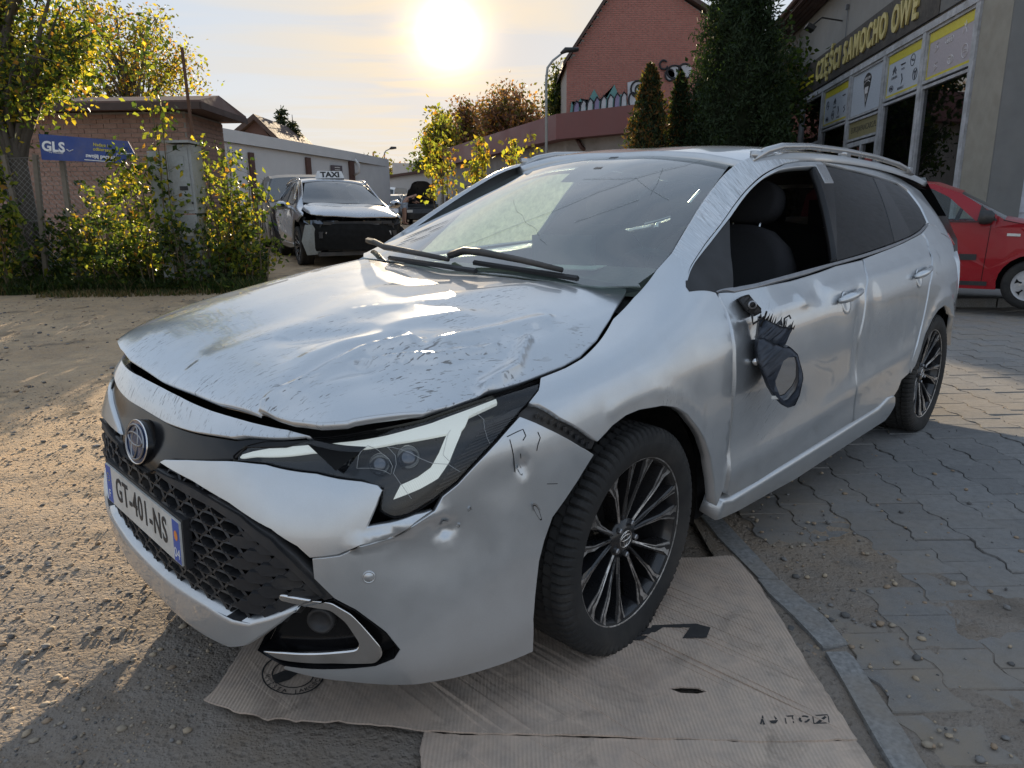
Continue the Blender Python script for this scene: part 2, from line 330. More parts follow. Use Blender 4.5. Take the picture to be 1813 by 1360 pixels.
# ---------------------------------------------------------------- outlines of the panels, measured on the skins
TR={"fender":["side",[[1.2492,0.8176],[1.3301,0.8219],[1.3981,0.8393],[1.4966,0.8955],[1.6222,0.9748],[1.746,1.0],[1.786,1.0],[1.886,1.0],[1.9743,0.9769],[1.9954,0.903],[1.9893,0.8347],[1.9355,0.798],[1.9158,0.7513],[2.0217,0.6295],[2.0197,0.5864],[2.0056,0.5299],[1.9976,0.4685],[1.9919,0.3727],[1.9977,0.2995],[2.0023,0.2015],[1.9979,0.139],[1.9682,0.0839],[1.9543,0.0958],[1.9281,0.1694],[1.8934,0.238],[1.8474,0.2909],[1.7945,0.3364],[1.7431,0.377],[1.6809,0.4118],[1.6163,0.4389],[1.515,0.4616],[1.4608,0.466],[1.4091,0.4578],[1.3553,0.4348],[1.3263,0.4652],[1.2407,0.5531],[1.1777,0.6512],[1.2195,0.722]]],
"bumper":["side",[[0.654,0.3777],[0.7131,0.3873],[0.7611,0.4128],[0.8341,0.4239],[0.8767,0.4502],[0.9175,0.4661],[0.9386,0.4885],[0.9767,0.5012],[1.0234,0.5273],[1.0757,0.557],[1.1417,0.6008],[1.1787,0.564],[1.2445,0.4984],[1.3137,0.4349],[1.3451,0.4039],[1.2906,0.3591],[1.2464,0.3308],[1.2109,0.3099],[1.1866,0.2687],[1.1711,0.2292],[1.1596,0.1551],[1.1552,0.1001],[1.166,0.0],[1.126,0.0],[1.086,0.0],[1.0212,0.0026],[0.9486,0.0078],[0.8622,0.0197],[0.7121,0.0561],[0.6063,0.0662],[0.5479,0.0741],[0.5597,0.0867],[0.6815,0.102],[0.7735,0.1083],[0.8162,0.1236],[0.8287,0.1427],[0.8013,0.1842],[0.7377,0.2438],[0.6964,0.2717],[0.6555,0.323]]],
"cheek":["side",[[0.1369,0.4858],[0.1619,0.5007],[0.2546,0.5221],[0.4352,0.5579],[0.5171,0.5722],[0.6566,0.5727],[0.7659,0.5554],[0.8019,0.5442],[0.8127,0.5323],[0.7995,0.5013],[0.7776,0.461],[0.8243,0.4639],[0.8781,0.4709],[0.9176,0.4684],[0.8769,0.4528],[0.8343,0.4271],[0.7612,0.4161],[0.7132,0.3906],[0.6516,0.3791],[0.6236,0.4105],[0.5615,0.4455],[0.4369,0.4685],[0.2972,0.4819]]],
"nose":["side",[[-0.223,0.593],[-0.2263,0.6188],[-0.1788,0.7562],[-0.0176,0.7587],[0.1386,0.7438],[0.3017,0.7229],[0.4408,0.7128],[0.5604,0.7128],[0.6274,0.6927],[0.5676,0.6685],[0.4058,0.6052],[0.2664,0.5911],[0.1294,0.5844],[0.0095,0.5802],[-0.1358,0.5846]]],
"badge":["side",[[-0.2098,0.5805],[-0.1321,0.5821],[0.0117,0.5781],[0.1316,0.5815],[0.2685,0.589],[0.4074,0.6029],[0.5684,0.6628],[0.6216,0.6851],[0.5509,0.621],[0.4414,0.5925],[0.419,0.5576],[0.3245,0.5365],[0.1949,0.5093],[0.1388,0.4877],[0.1223,0.4646],[0.096,0.447],[0.064,0.4396],[0.0166,0.4389],[-0.0296,0.4462],[-0.0511,0.4689],[-0.0817,0.5011],[-0.1567,0.5482]]],
"lip":["side",[[-0.2523,0.2372],[-0.1302,0.1848],[0.1182,0.1755],[0.3339,0.1819],[0.4274,0.1764],[0.4818,0.1848],[0.5465,0.2133],[0.6178,0.2504],[0.6221,0.2468],[0.5725,0.2026],[0.5064,0.1544],[0.4597,0.1215],[0.4017,0.0942],[0.293,0.0829],[0.066,0.08],[-0.134,0.08],[-0.294,0.08],[-0.394,0.12]]],
"grille":["side",[[-0.474,0.42],[-0.1186,0.4762],[0.0002,0.4589],[0.0886,0.4476],[0.1282,0.4662],[0.3005,0.4719],[0.4722,0.4545],[0.5627,0.4188],[0.6123,0.3684],[0.6547,0.318],[0.6776,0.2796],[0.633,0.2597],[0.5761,0.2215],[0.5004,0.1857],[0.4278,0.176],[0.3338,0.179],[0.1161,0.172],[-0.1022,0.1895],[-0.2615,0.2275],[-0.316,0.2821],[-0.3916,0.3649]]],
"grille_frame":["side",[[0.1264,0.4696],[0.3679,0.466],[0.4715,0.4559],[0.5622,0.4274],[0.6123,0.3806],[0.6558,0.3286],[0.6987,0.2733],[0.6738,0.265],[0.653,0.2849],[0.6102,0.3324],[0.5515,0.3813],[0.4683,0.4249],[0.3717,0.4444],[0.1199,0.4559]]],
"lamp":["side",[[0.4157,0.5658],[0.4403,0.595],[0.6192,0.6912],[0.7748,0.723],[0.9239,0.7355],[1.0471,0.7766],[1.1483,0.8088],[1.2465,0.8142],[1.2298,0.7514],[1.1799,0.6634],[1.1403,0.6108],[1.0766,0.5622],[1.0241,0.5324],[0.9771,0.5047],[0.9392,0.4942],[0.8947,0.4781],[0.8677,0.4711],[0.8356,0.4702],[0.8167,0.4799],[0.8039,0.4906],[0.8116,0.5349],[0.7659,0.5565],[0.6562,0.5749],[0.5163,0.5744],[0.4202,0.5542]]],
"drl":["side",[[0.421,0.571],[0.4581,0.5912],[0.6226,0.663],[0.706,0.6838],[0.8305,0.699],[0.9445,0.721],[1.0444,0.7598],[1.1177,0.7922],[1.1148,0.7616],[1.0366,0.709],[1.0201,0.6481],[1.0041,0.612],[0.9666,0.5542],[0.9347,0.5264],[0.8946,0.516],[0.8346,0.507],[0.8443,0.5227],[0.8527,0.5354],[0.8928,0.5438],[0.9207,0.5555],[0.946,0.5838],[0.9759,0.6291],[0.9413,0.6347],[0.8506,0.6494],[0.7082,0.6427],[0.6273,0.6211],[0.463,0.579],[0.4239,0.5639]]],
"fog":["side",[[0.4878,0.1163],[0.5203,0.1627],[0.6011,0.2278],[0.6223,0.2484],[0.6963,0.2707],[0.7377,0.2438],[0.8013,0.1842],[0.8287,0.1427],[0.8162,0.1236],[0.7735,0.1083],[0.6815,0.102],[0.5575,0.0895]]],
"chrome":["side",[[0.5705,0.2696],[0.6869,0.2612],[0.7283,0.2316],[0.7898,0.147],[0.791,0.1291],[0.7736,0.1113],[0.6828,0.1143],[0.5551,0.1027],[0.4789,0.1076],[0.5596,0.1243],[0.6854,0.1404],[0.7352,0.1458],[0.7428,0.1599],[0.714,0.2143],[0.6854,0.2422],[0.569,0.2563]]],
"front_door":["side",[[2.0314,0.6214],[2.1185,0.6119],[2.2586,0.6142],[2.5053,0.6123],[2.7578,0.6152],[2.9273,0.6194],[3.2072,0.6198],[3.1759,0.594],[3.0964,0.5282],[3.0821,0.4552],[3.0655,0.3863],[3.07,0.2991],[3.0817,0.2062],[3.1026,0.1022],[2.9934,0.101],[2.4753,0.0902],[2.2372,0.0843],[2.0549,0.089],[2.0257,0.1032],[2.0207,0.1971],[2.0157,0.296],[2.0126,0.3685],[2.014,0.4655],[2.0175,0.5275],[2.0311,0.5844]]],
"rear_door":["side",[[3.2214,0.6206],[3.4401,0.6293],[3.7689,0.6398],[3.8994,0.6459],[4.0785,0.6503],[4.1175,0.6162],[4.0314,0.5715],[3.929,0.474],[3.8815,0.3822],[3.824,0.2807],[3.7798,0.179],[3.6857,0.1664],[3.6606,0.1326],[3.6041,0.1026],[3.3998,0.1011],[3.1245,0.0977],[3.0948,0.2039],[3.0831,0.2974],[3.0783,0.3848],[3.0946,0.4538],[3.1079,0.5271],[3.1871,0.5932]]],
"handle_f":["side",[[2.8074,0.5299],[2.8508,0.5408],[2.9483,0.5458],[3.0493,0.5455],[3.0814,0.5334],[3.0548,0.5194],[2.9273,0.514],[2.8355,0.5125]]],
"front_opening":["side",[[2.3183,0.8595],[2.3975,0.8736],[2.5344,0.8977],[2.6625,0.9169],[2.8097,0.9343],[3.0013,0.9407],[3.1349,0.9441],[3.1113,0.8791],[3.0625,0.7867],[3.0086,0.7043],[2.9534,0.6333],[2.6952,0.6322],[2.3976,0.6283],[2.1372,0.6256],[2.2188,0.7453]]],
"mirror_tri":["side",[[1.9363,0.796],[1.9735,0.8141],[2.017,0.8255],[2.0835,0.8317],[2.1487,0.8371],[2.2909,0.8528],[2.3185,0.8553],[2.2188,0.7453],[2.1347,0.6219],[2.0277,0.6301],[1.9122,0.754]]],
"frame_front":["side",[[1.9301,0.8051],[1.993,0.8292],[2.1261,0.8503],[2.2443,0.8619],[2.3623,0.8819],[2.513,0.9035],[2.6922,0.9304],[2.8616,0.9523],[3.0464,0.963],[3.2296,0.969],[3.2631,0.9556],[3.1349,0.9441],[3.0013,0.9407],[2.8097,0.9343],[2.6625,0.9169],[2.5344,0.8977],[2.3975,0.8736],[2.3183,0.8595],[2.1487,0.8371],[2.0835,0.8317],[2.017,0.8255],[1.9735,0.8141],[1.9363,0.796]]],
"b_pillar":["side",[[3.1349,0.9441],[3.2606,0.9539],[3.2381,0.8706],[3.1542,0.7887],[2.9584,0.6329],[2.9534,0.6333],[3.0086,0.7043],[3.0625,0.7867],[3.1113,0.8791]]],
"rear_glass":["side",[[3.2775,0.9521],[3.5255,0.9447],[3.853,0.9356],[3.7521,0.7787],[3.6659,0.651],[3.2747,0.6404],[2.9672,0.6342],[3.0432,0.7025],[3.161,0.7999],[3.2394,0.8783]]],
"c_pillar":["side",[[3.853,0.9356],[3.9662,0.9332],[3.9516,0.7822],[3.9543,0.659],[3.6659,0.651],[3.7521,0.7787]]],
"quarter_glass":["side",[[3.9662,0.9332],[4.1312,0.9373],[4.2471,0.9335],[4.3634,0.896],[4.3503,0.7807],[4.2994,0.6889],[4.1212,0.6677],[3.9569,0.6604],[3.9516,0.7822]]],
"belt_trim":["side",[[2.019,0.6351],[2.1332,0.6199],[2.3931,0.6235],[2.6904,0.6276],[2.9508,0.6309],[3.271,0.6374],[3.6612,0.6478],[3.9491,0.6561],[4.117,0.6655],[4.2823,0.6845],[4.3037,0.6776],[4.0938,0.653],[3.9415,0.6485],[3.6444,0.6362],[3.2582,0.6267],[3.0981,0.624],[2.6747,0.6163],[2.3804,0.615],[2.1202,0.611],[2.0214,0.6279]]],
"tri_trim":["side",[[1.9289,0.807],[1.9363,0.796],[1.915,0.7571],[2.0251,0.6334],[2.0221,0.6255],[1.9084,0.7497],[1.9105,0.7839]]],
"pillar":["side",[[1.9743,0.9769],[2.1182,0.9882],[2.3115,0.9994],[2.526,1.0],[2.566,1.0],[2.726,1.0],[2.926,1.0],[3.166,1.0],[3.566,1.0],[4.066,1.0],[4.386,1.0],[4.686,1.0],[4.5531,0.8683],[4.4489,0.7513],[4.4142,0.6635],[4.3148,0.677],[4.3098,0.6939],[4.3671,0.7889],[4.3853,0.9055],[4.2622,0.9401],[3.9457,0.9445],[3.5369,0.9518],[3.3032,0.9632],[3.2398,0.9734],[3.0522,0.9675],[2.8668,0.9563],[2.6962,0.934],[2.5163,0.9067],[2.3655,0.8851],[2.2474,0.8653],[2.1293,0.854],[1.9962,0.8332],[1.9289,0.807],[1.9493,0.851],[1.9684,0.9113]]],
"quarter":["side",[[4.3105,0.6749],[4.4178,0.6612],[4.4457,0.6176],[4.706,0.6],[4.6753,0.589],[4.4715,0.5406],[4.5585,0.4242],[4.706,0.3],[4.766,0.26],[4.5751,0.2819],[4.4521,0.3059],[4.3748,0.3378],[4.251,0.3625],[4.1142,0.363],[4.0113,0.3467],[3.9257,0.3088],[3.8659,0.2301],[3.8156,0.1732],[3.7803,0.207],[3.8422,0.2783],[3.9002,0.3801],[3.9483,0.4719],[4.0476,0.57],[4.1338,0.6148],[4.1204,0.6499]]],
"mark_scrape":["side",[[2.0729,0.5682],[2.1777,0.3406]]],
"sensor":["side",[[0.7725,0.3238]]],
"hole_a":["side",[[1.1259,0.4648],[0.9441,0.4121]]],
"hood":["hood",[[-0.8265,-0.2227],[-0.836,-0.182],[-0.8396,-0.0361],[-0.8373,0.1383],[-0.8356,0.2875],[-0.8212,0.4328],[-0.7946,0.5388],[-0.7655,0.6029],[-0.7307,0.6405],[-0.5875,0.7118],[-0.5236,0.724],[-0.4151,0.7318],[-0.303,0.7413],[-0.256,0.7456],[-0.1775,0.7539],[-0.1114,0.754],[-0.0246,0.7381],[0.0863,0.6994],[0.2692,0.6208],[0.2321,0.5847],[0.1724,0.5253],[0.0976,0.3784],[0.0973,0.1664],[0.1266,-0.0997],[0.0837,-0.3194],[0.13,-0.58]]],
"ws_left":["ws",[[0.0514,0.6879],[0.1393,0.6957],[0.275,0.6877],[0.4677,0.6614],[0.7357,0.6262],[1.0356,0.5792],[1.0612,0.3242],[1.0738,0.0071],[1.0795,-0.4031]]],
"glass_in":["ws",[[0.0979,-0.7048],[0.1954,-0.1225],[0.1894,0.2763],[0.1508,0.5964],[0.156,0.6395],[0.1887,0.6552],[0.4446,0.5977],[0.6994,0.5229]]],
"roof":["roof",[[0.9992,0.5272],[0.967,0.3407]]],
"bracket":["side",[[1.178,0.6484],[1.327,0.4647],[1.3652,0.4271],[1.3555,0.4096],[1.3133,0.4347],[1.2446,0.4983],[1.1784,0.5643],[1.1415,0.6003]]],
"brline":["side",[[1.1747,0.6031],[1.3428,0.4245]]],
"wip1":["ws",[[0.08,-0.8],[0.094,-0.5466],[0.083,-0.3797],[0.1015,-0.1579],[0.1077,0.0326]]],
"wbl1":["ws",[[0.0721,-0.3304],[0.0748,0.18]]],
"wip2":["ws",[[0.1613,-0.0285],[0.1571,0.064],[0.1386,0.159],[0.1115,0.3313],[0.0713,0.4821]]],
"wbl2":["ws",[[0.1322,0.1204],[0.0479,0.5351]]],
"mir_out":["xyz",[[-0.564,0.9108,0.7943],[-0.5746,0.9253,0.7985],[-0.5885,0.9487,0.7841],[-0.6085,0.9806,0.771],[-0.6134,0.9865,0.7767],[-0.6187,0.996,0.7686],[-0.6265,1.0108,0.7525],[-0.6307,1.0294,0.6951],[-0.6301,1.0322,0.6786],[-0.6206,1.0293,0.6284],[-0.6109,1.0219,0.5974],[-0.5983,1.0054,0.5894],[-0.5913,0.9936,0.5963],[-0.5795,0.9712,0.6206],[-0.5724,0.955,0.6481],[-0.5667,0.9369,0.6922],[-0.56,0.9201,0.7252],[-0.5599,0.9115,0.7639]]],
"mir_glass":["xyz",[[-0.6012,0.9784,0.7323],[-0.6094,0.9881,0.7425],[-0.6214,1.0053,0.7441],[-0.6239,1.0149,0.7168],[-0.6217,1.0212,0.6727],[-0.6143,1.0165,0.6447],[-0.6002,1.0023,0.6162],[-0.5933,0.9933,0.6114],[-0.588,0.9834,0.6211],[-0.583,0.9677,0.6597],[-0.5832,0.9656,0.6708]]],
"mir_arm":["xyz",[[-0.5749,0.9117,0.8631],[-0.5819,0.9233,0.8567],[-0.596,0.9464,0.8445],[-0.6101,0.9692,0.8339],[-0.6277,0.9955,0.8305],[-0.6202,0.9892,0.8096],[-0.6123,0.9837,0.7821],[-0.6071,0.9783,0.7721],[-0.5885,0.9487,0.7841],[-0.5652,0.9126,0.7943],[-0.5696,0.9123,0.8247]]],
"mir_base":["xyz",[[-0.5359,0.8568,0.9164],[-0.5487,0.8733,0.9264],[-0.5565,0.8838,0.9303],[-0.564,0.899,0.9103],[-0.5737,0.9179,0.8887],[-0.5727,0.9193,0.8751],[-0.5605,0.904,0.864],[-0.5454,0.878,0.8828]]],
"proj":["side",[[0.7107,0.6049],[0.8047,0.5911],[0.8753,0.5936]]],
"crk0":["side",[[0.7526,0.5836],[0.7568,0.6114],[0.7804,0.6477],[0.8104,0.6142],[0.8314,0.5948],[0.8384,0.5778],[0.8327,0.5615],[0.8186,0.5712],[0.7883,0.5805],[0.7526,0.5836]]],
"crk1":["side",[[0.8294,0.6244],[0.8472,0.6002],[0.8472,0.5803],[0.8391,0.5624]]],
"crk2":["side",[[0.8294,0.6244],[0.8573,0.6129],[0.8807,0.5995],[0.9017,0.5801],[0.9224,0.5643],[0.9609,0.5508],[0.9858,0.5242]]],
"crk3":["side",[[1.052,0.6957],[1.062,0.6399],[1.0567,0.6011],[1.0576,0.5758],[1.0611,0.56]]],
"crk4":["side",[[0.8391,0.5624],[0.8568,0.5329],[0.8737,0.5022]]],
"crk5":["side",[[0.9819,0.6388],[0.9516,0.5745],[0.966,0.5539]]],
"scr0":["side",[[1.0991,0.5599],[1.1227,0.5618],[1.1396,0.5621],[1.1433,0.5431],[1.1346,0.5344]]],
"scr1":["side",[[1.1759,0.5393],[1.18,0.5213],[1.1711,0.5049],[1.1671,0.492]]],
"scr2":["side",[[1.1042,0.5506],[1.1089,0.5],[1.1129,0.4629]]],
"scr3":["side",[[1.1258,0.5036],[1.1289,0.486],[1.135,0.4699]]],
"scr4":["side",[[1.1927,0.3981],[1.2237,0.3847]]],
"cap":["side",[[3.1607,0.954],[3.2606,0.9539],[3.2505,0.9104],[3.2378,0.869],[3.1487,0.8697],[3.1549,0.9093]]]}
def _cr(w):
    w2=w*w; w3=w2*w
    return np.stack([-.5*w3+w2-.5*w,1.5*w3-2.5*w2+1,-1.5*w3+2*w2+.5*w,.5*w3-.5*w2],-1)
class Net:
    """Catmull-Rom surface through a grid of 3D points; us and vs are the parameters of its lines."""
    def __init__(s,P,us,vs):
        P=np.array(P,float); s.us=np.array(us,float); s.vs=np.array(vs,float)
        P=np.concatenate([2*P[:1]-P[1:2],P,2*P[-1:]-P[-2:-1]],0)
        P=np.concatenate([2*P[:,:1]-P[:,1:2],P,2*P[:,-1:]-P[:,-2:-1]],1)
        s.P=P
    def __call__(s,u,v):
        u=np.clip(np.asarray(u,float),s.us[0],s.us[-1]); v=np.clip(np.asarray(v,float),s.vs[0],s.vs[-1])
        a=np.interp(u,s.us,np.arange(len(s.us))); b=np.interp(v,s.vs,np.arange(len(s.vs)))
        i=np.minimum(a.astype(int),len(s.us)-2); j=np.minimum(b.astype(int),len(s.vs)-2)
        wa=_cr(a-i); wb=_cr(b-j); out=0
        for k in range(4):
            for l in range(4):
                out=out+(wa[...,k]*wb[...,l])[...,None]*s.P[i+k,j+l]
        return out
    def normal(s,u,v,e=.004):
        a=s(np.minimum(u+e,s.us[-1]),v)-s(np.maximum(u-e,s.us[0]),v)
        b=s(u,np.minimum(v+e,s.vs[-1]))-s(u,np.maximum(v-e,s.vs[0]))
        n=np.cross(a,b); return n/(np.linalg.norm(n,axis=-1,keepdims=True)+1e-12)
# ---- the estate car's left skin: stations run from the middle of the nose round the corner and along the side
# each station: plan x, plan y, then (height, inset) from the lower edge up to the hood cut or roof edge
ST=[
(.950,-.20,[(.17,.06),(.22,.025),(.35,.01),(.45,.004),(.58,.012),(.66,.045),(.73,.075),(.77,.11),(.79,.17)]),
(.950,.00,[(.17,.06),(.22,.025),(.35,.01),(.45,.004),(.58,.012),(.66,.045),(.73,.075),(.77,.11),(.79,.17)]),
(.945,.20,[(.17,.055),(.22,.02),(.35,.01),(.45,.002),(.57,.012),(.655,.045),(.72,.075),(.765,.11),(.785,.17)]),
(.915,.40,[(.165,.05),(.22,.015),(.35,.002),(.46,.0),(.56,.015),(.65,.045),(.715,.08),(.755,.12),(.78,.18)]),
(.855,.57,[(.155,.045),(.22,.01),(.35,.0),(.46,.0),(.545,.012),(.63,.045),(.70,.085),(.75,.13),(.775,.19)]),
(.750,.70,[(.145,.035),(.22,.006),(.35,.0),(.46,.0),(.545,.008),(.63,.035),(.70,.075),(.755,.13),(.785,.19)]),
(.600,.79,[(.14,.03),(.22,.004),(.35,.0),(.47,.0),(.56,.003),(.65,.02),(.72,.055),(.77,.11),(.80,.18)]),
(.380,.855,[(.145,.02),(.24,.003),(.38,.0),(.51,.0),(.62,.0),(.70,.012),(.755,.04),(.79,.09),(.81,.155)]),
(.150,.882,[(.145,.03),(.28,.006),(.43,.0),(.56,.0),(.66,.0),(.735,.010),(.785,.032),(.82,.08),(.845,.17)]),
(-.08,.893,[(.15,.04),(.29,.01),(.44,.0),(.58,.0),(.69,.002),(.77,.014),(.825,.042),(.865,.09),(.895,.19)]),
(-.27,.895,[(.16,.045),(.29,.012),(.44,.004),(.59,.0),(.71,.004),(.79,.020),(.865,.05),(.925,.11),(.968,.20)]),
(-.50,.895,[(.17,.045),(.29,.014),(.44,.006),(.60,.0),(.72,.004),(.82,.022),(.935,.085),(1.02,.155),(1.10,.235)]),
(-.75,.895,[(.175,.045),(.29,.014),(.44,.008),(.60,.0),(.72,.002),(.83,.018),(.945,.078),(1.10,.180),(1.235,.275)]),
(-1.0,.895,[(.175,.045),(.29,.014),(.44,.008),(.60,.0),(.73,.000),(.84,.016),(.953,.076),(1.16,.190),(1.345,.305)]),
(-1.3,.895,[(.175,.045),(.29,.014),(.44,.008),(.60,.0),(.74,.000),(.85,.016),(.962,.075),(1.19,.190),(1.392,.310)]),
(-1.7,.895,[(.175,.045),(.29,.014),(.44,.006),(.60,.0),(.75,.000),(.86,.016),(.972,.075),(1.21,.190),(1.402,.315)]),
(-2.1,.895,[(.175,.045),(.29,.012),(.44,.002),(.60,-.002),(.76,-.002),(.87,.012),(.988,.075),(1.21,.192),(1.392,.318)]),
(-2.45,.893,[(.18,.035),(.30,.002),(.45,-.006),(.62,-.010),(.78,-.006),(.89,.012),(1.01,.080),(1.20,.192),(1.372,.318)]),
(-2.8,.883,[(.19,.025),(.32,-.002),(.47,-.010),(.65,-.014),(.80,-.008),(.91,.012),(1.045,.088),(1.19,.185),(1.342,.315)]),
(-3.1,.860,[(.21,.02),(.33,.0),(.48,-.004),(.66,-.006),(.80,-.004),(.91,.016),(1.03,.085),(1.16,.170),(1.305,.300)]),
(-3.38,.790,[(.22,.02),(.34,.0),(.48,.0),(.64,.002),(.78,.004),(.89,.012),(.99,.065),(1.12,.14),(1.26,.24)]),
(-3.56,.66,[(.22,.02),(.34,.0),(.48,.0),(.62,.01),(.76,.02),(.88,.03),(.97,.06),(1.10,.12),(1.24,.22)]),
(-3.66,.40,[(.22,.02),(.34,.0),(.48,.0),(.62,.02),(.76,.03),(.88,.04),(.97,.06),(1.10,.12),(1.24,.22)]),
(-3.70,.0,[(.22,.02),(.34,.0),(.48,.0),(.62,.02),(.76,.03),(.88,.04),(.97,.06),(1.10,.12),(1.24,.22)]),
]
_mir=[(a,-b,r) for a,b,r in ST[2:8]][::-1]
STF=_mir+ST[1:]
def _side():
    ST=STF; xy=np.array([(a,b) for a,b,_ in ST]); t=np.gradient(xy,axis=0)
    t[-1]=(0,-1)
    n=np.stack([t[:,1],-t[:,0]],-1); n/=np.linalg.norm(n,axis=1)[:,None]
    P=np.array([[(xy[i,0]-n[i,0]*c,xy[i,1]-n[i,1]*c,z) for z,c in ST[i][2]] for i in range(len(ST))])
    s=np.concatenate([[0],np.cumsum(np.linalg.norm(np.diff(xy,axis=0),axis=1))]); s=s-s[len(_mir)]
    return Net(P,s,[0,.09,.22,.34,.45,.54,.62,.80,1.0])
SIDE=_side()
# hood: x from nose to cowl, y across; rows symmetric
HX=[.87,.82,.72,.55,.35,.12,-.10,-.30,-.45]
HZ=[.735,.788,.842,.893,.932,.965,.988,1.003,1.01]
HL=[.17,.125,.108,.11,.115,.10,.095,.08,.06]   # how far the left (crushed) edge lies below the middle
HR=[.17,.125,.105,.10,.10,.085,.07,.05,.04]
HY=[-.90,-.75,-.6,-.4,-.2,0,.2,.4,.6,.75,.90]
def _hood():
    P=[]
    for x,z,el,er in zip(HX,HZ,HL,HR):
        r=[]
        for y in HY:
            q=abs(y)/.7; e=el if y>0 else er; r.append((x-.02*q*q, y, z-e*(.25*q*q+.75*q**6)))
        P.append(r)
    return Net(P,[-x for x in HX],HY)
HOOD=_hood()
# windscreen and roof
WX=[-.02,-.22,-.45,-.70,-.95,-1.08]
def _ws():
    P=[]
    zc=[.965,1.045,1.150,1.262,1.362,1.402]
    for x,z in zip(WX,zc):
        r=[]
        for y in [-.80,-.6,-.4,-.2,0,.2,.4,.6,.80]:
            q=abs(y)/.68; r.append((x-.20*q*q*(1-.35*min(1,(z-.96)/.44)), y*(1-.14*(z-.96)/.44), z-(.0+.045*(z-.96)/.44)*q*q))
        P.append(r)
    return Net(P,[-x for x in WX],[-.80,-.6,-.4,-.2,0,.2,.4,.6,.80])
WS=_ws()
RX=[-.90,-1.08,-1.35,-1.7,-2.1,-2.5,-2.9,-3.25,-3.55]
def _roof():
    zc=[1.378,1.418,1.450,1.460,1.458,1.445,1.420,1.388,1.350]
    P=[]
    for x,z in zip(RX,zc):
        P.append([(x-.10*(y/.6)**2*max(0,1-(-x-.9)/.8), y, z-.045*(y/.6)**2-.012*(y/.6)**6) for y in [-.72,-.6,-.4,-.2,0,.2,.4,.6,.72]])
    return Net(P,[-x for x in RX],[-.72,-.6,-.4,-.2,0,.2,.4,.6,.72])
ROOF=_roof()
LEAN=.072   # the body leans towards its flat front left tyre: the right half sits higher
for _n in (SIDE,HOOD,WS,ROOF):
    _y=_n.P[...,1]; _n.P[...,2]+=np.where(_y<0,-LEAN*_y,0)
NETS=dict(side=SIDE,hood=HOOD,ws=WS,roof=ROOF)

# ---------------------------------------------------------------- panels cut out of the car's skins
SGN=dict(side=1,hood=-1,ws=-1,roof=-1)
def densify(P,step,closed=True):
    P=np.array(P,float); out=[]
    n=len(P)
    for i in range(n if closed else n-1):
        a,b=P[i],P[(i+1)%n]; k=max(1,int(math.ceil(np.linalg.norm(b-a)/step)))
        for j in range(k): out.append(a+(b-a)*j/k)
    if not closed: out.append(P[-1])
    return np.array(out)
def area(P): x,y=P[:,0],P[:,1]; return .5*float((x*np.roll(y,-1)-np.roll(x,-1)*y).sum())
def smooth_loop(P,k=1):
    for _ in range(k): P=.25*np.roll(P,1,0)+.5*P+.25*np.roll(P,-1,0)
    return P
def shrink(P,d):
    a=P-np.roll(P,1,0); b=np.roll(P,-1,0)-P
    na=np.stack([-a[:,1],a[:,0]],1); nb=np.stack([-b[:,1],b[:,0]],1)
    na/=np.linalg.norm(na,axis=1)[:,None]+1e-9; nb/=np.linalg.norm(nb,axis=1)[:,None]+1e-9
    m=na+nb; l=np.linalg.norm(m,axis=1)[:,None]; m=m/np.maximum(l,.3)**2*2*.5*1.0
    return P+m*d*1.0
def inside(P,Q):
    x,y=Q[:,0],Q[:,1]; c=np.zeros(len(Q),bool)
    for i in range(len(P)):
        x1,y1=P[i]; x2,y2=P[(i+1)%len(P)]
        k=((y1>y)!=(y2>y)); 
        with np.errstate(divide='ignore',invalid='ignore'): c^= k&(x<(x2-x1)*(y-y1)/((y2-y1) if y2!=y1 else 1e-12)+x1)
    return c
def dist_loop(P,Q):
    d=np.full(len(Q),9.)
    for i in range(len(P)): 
        a=P[i]; b=P[(i+1)%len(P)]; e=b-a; t=np.clip(((Q-a)@e)/(e@e+1e-12),0,1); d=np.minimum(d,np.hypot(*(Q-a-t[:,None]*e).T))
    return d
def surf(net,UV,disp=None,off=0):
    n=NETS[net]; P=n(UV[:,0],UV[:,1]); Nn=n.normal(UV[:,0],UV[:,1])*SGN[net]
    if disp is not None: P=P+Nn*disp(P)[:,None]
    return P+Nn*off,Nn
def mirv(V):
    V=np.array(V,float)*np.array([1,-1,1]); V[:,2]+=-LEAN*V[:,1]; return V
def mirmesh(o):
    me=o.data; n=len(me.vertices); a=np.zeros(n*3); me.vertices.foreach_get('co',a); me.vertices.foreach_set('co',mirv(a.reshape(-1,3)).ravel()); me.flip_normals(); me.update()
def nrm(net,UV,disp,e=.004):
    n=NETS[net]; f=lambda du,dv: surf(net,UV+np.array([du,dv]),disp)[0]
    a=f(e,0)-f(-e,0); b=f(0,e)-f(0,-e); c=np.cross(a,b)*SGN[net]; return c/(np.linalg.norm(c,axis=1)[:,None]+1e-12)
def setnormals(o,Nv):
    o.data.normals_split_custom_set_from_vertices([tuple(map(float,v)) for v in Nv])
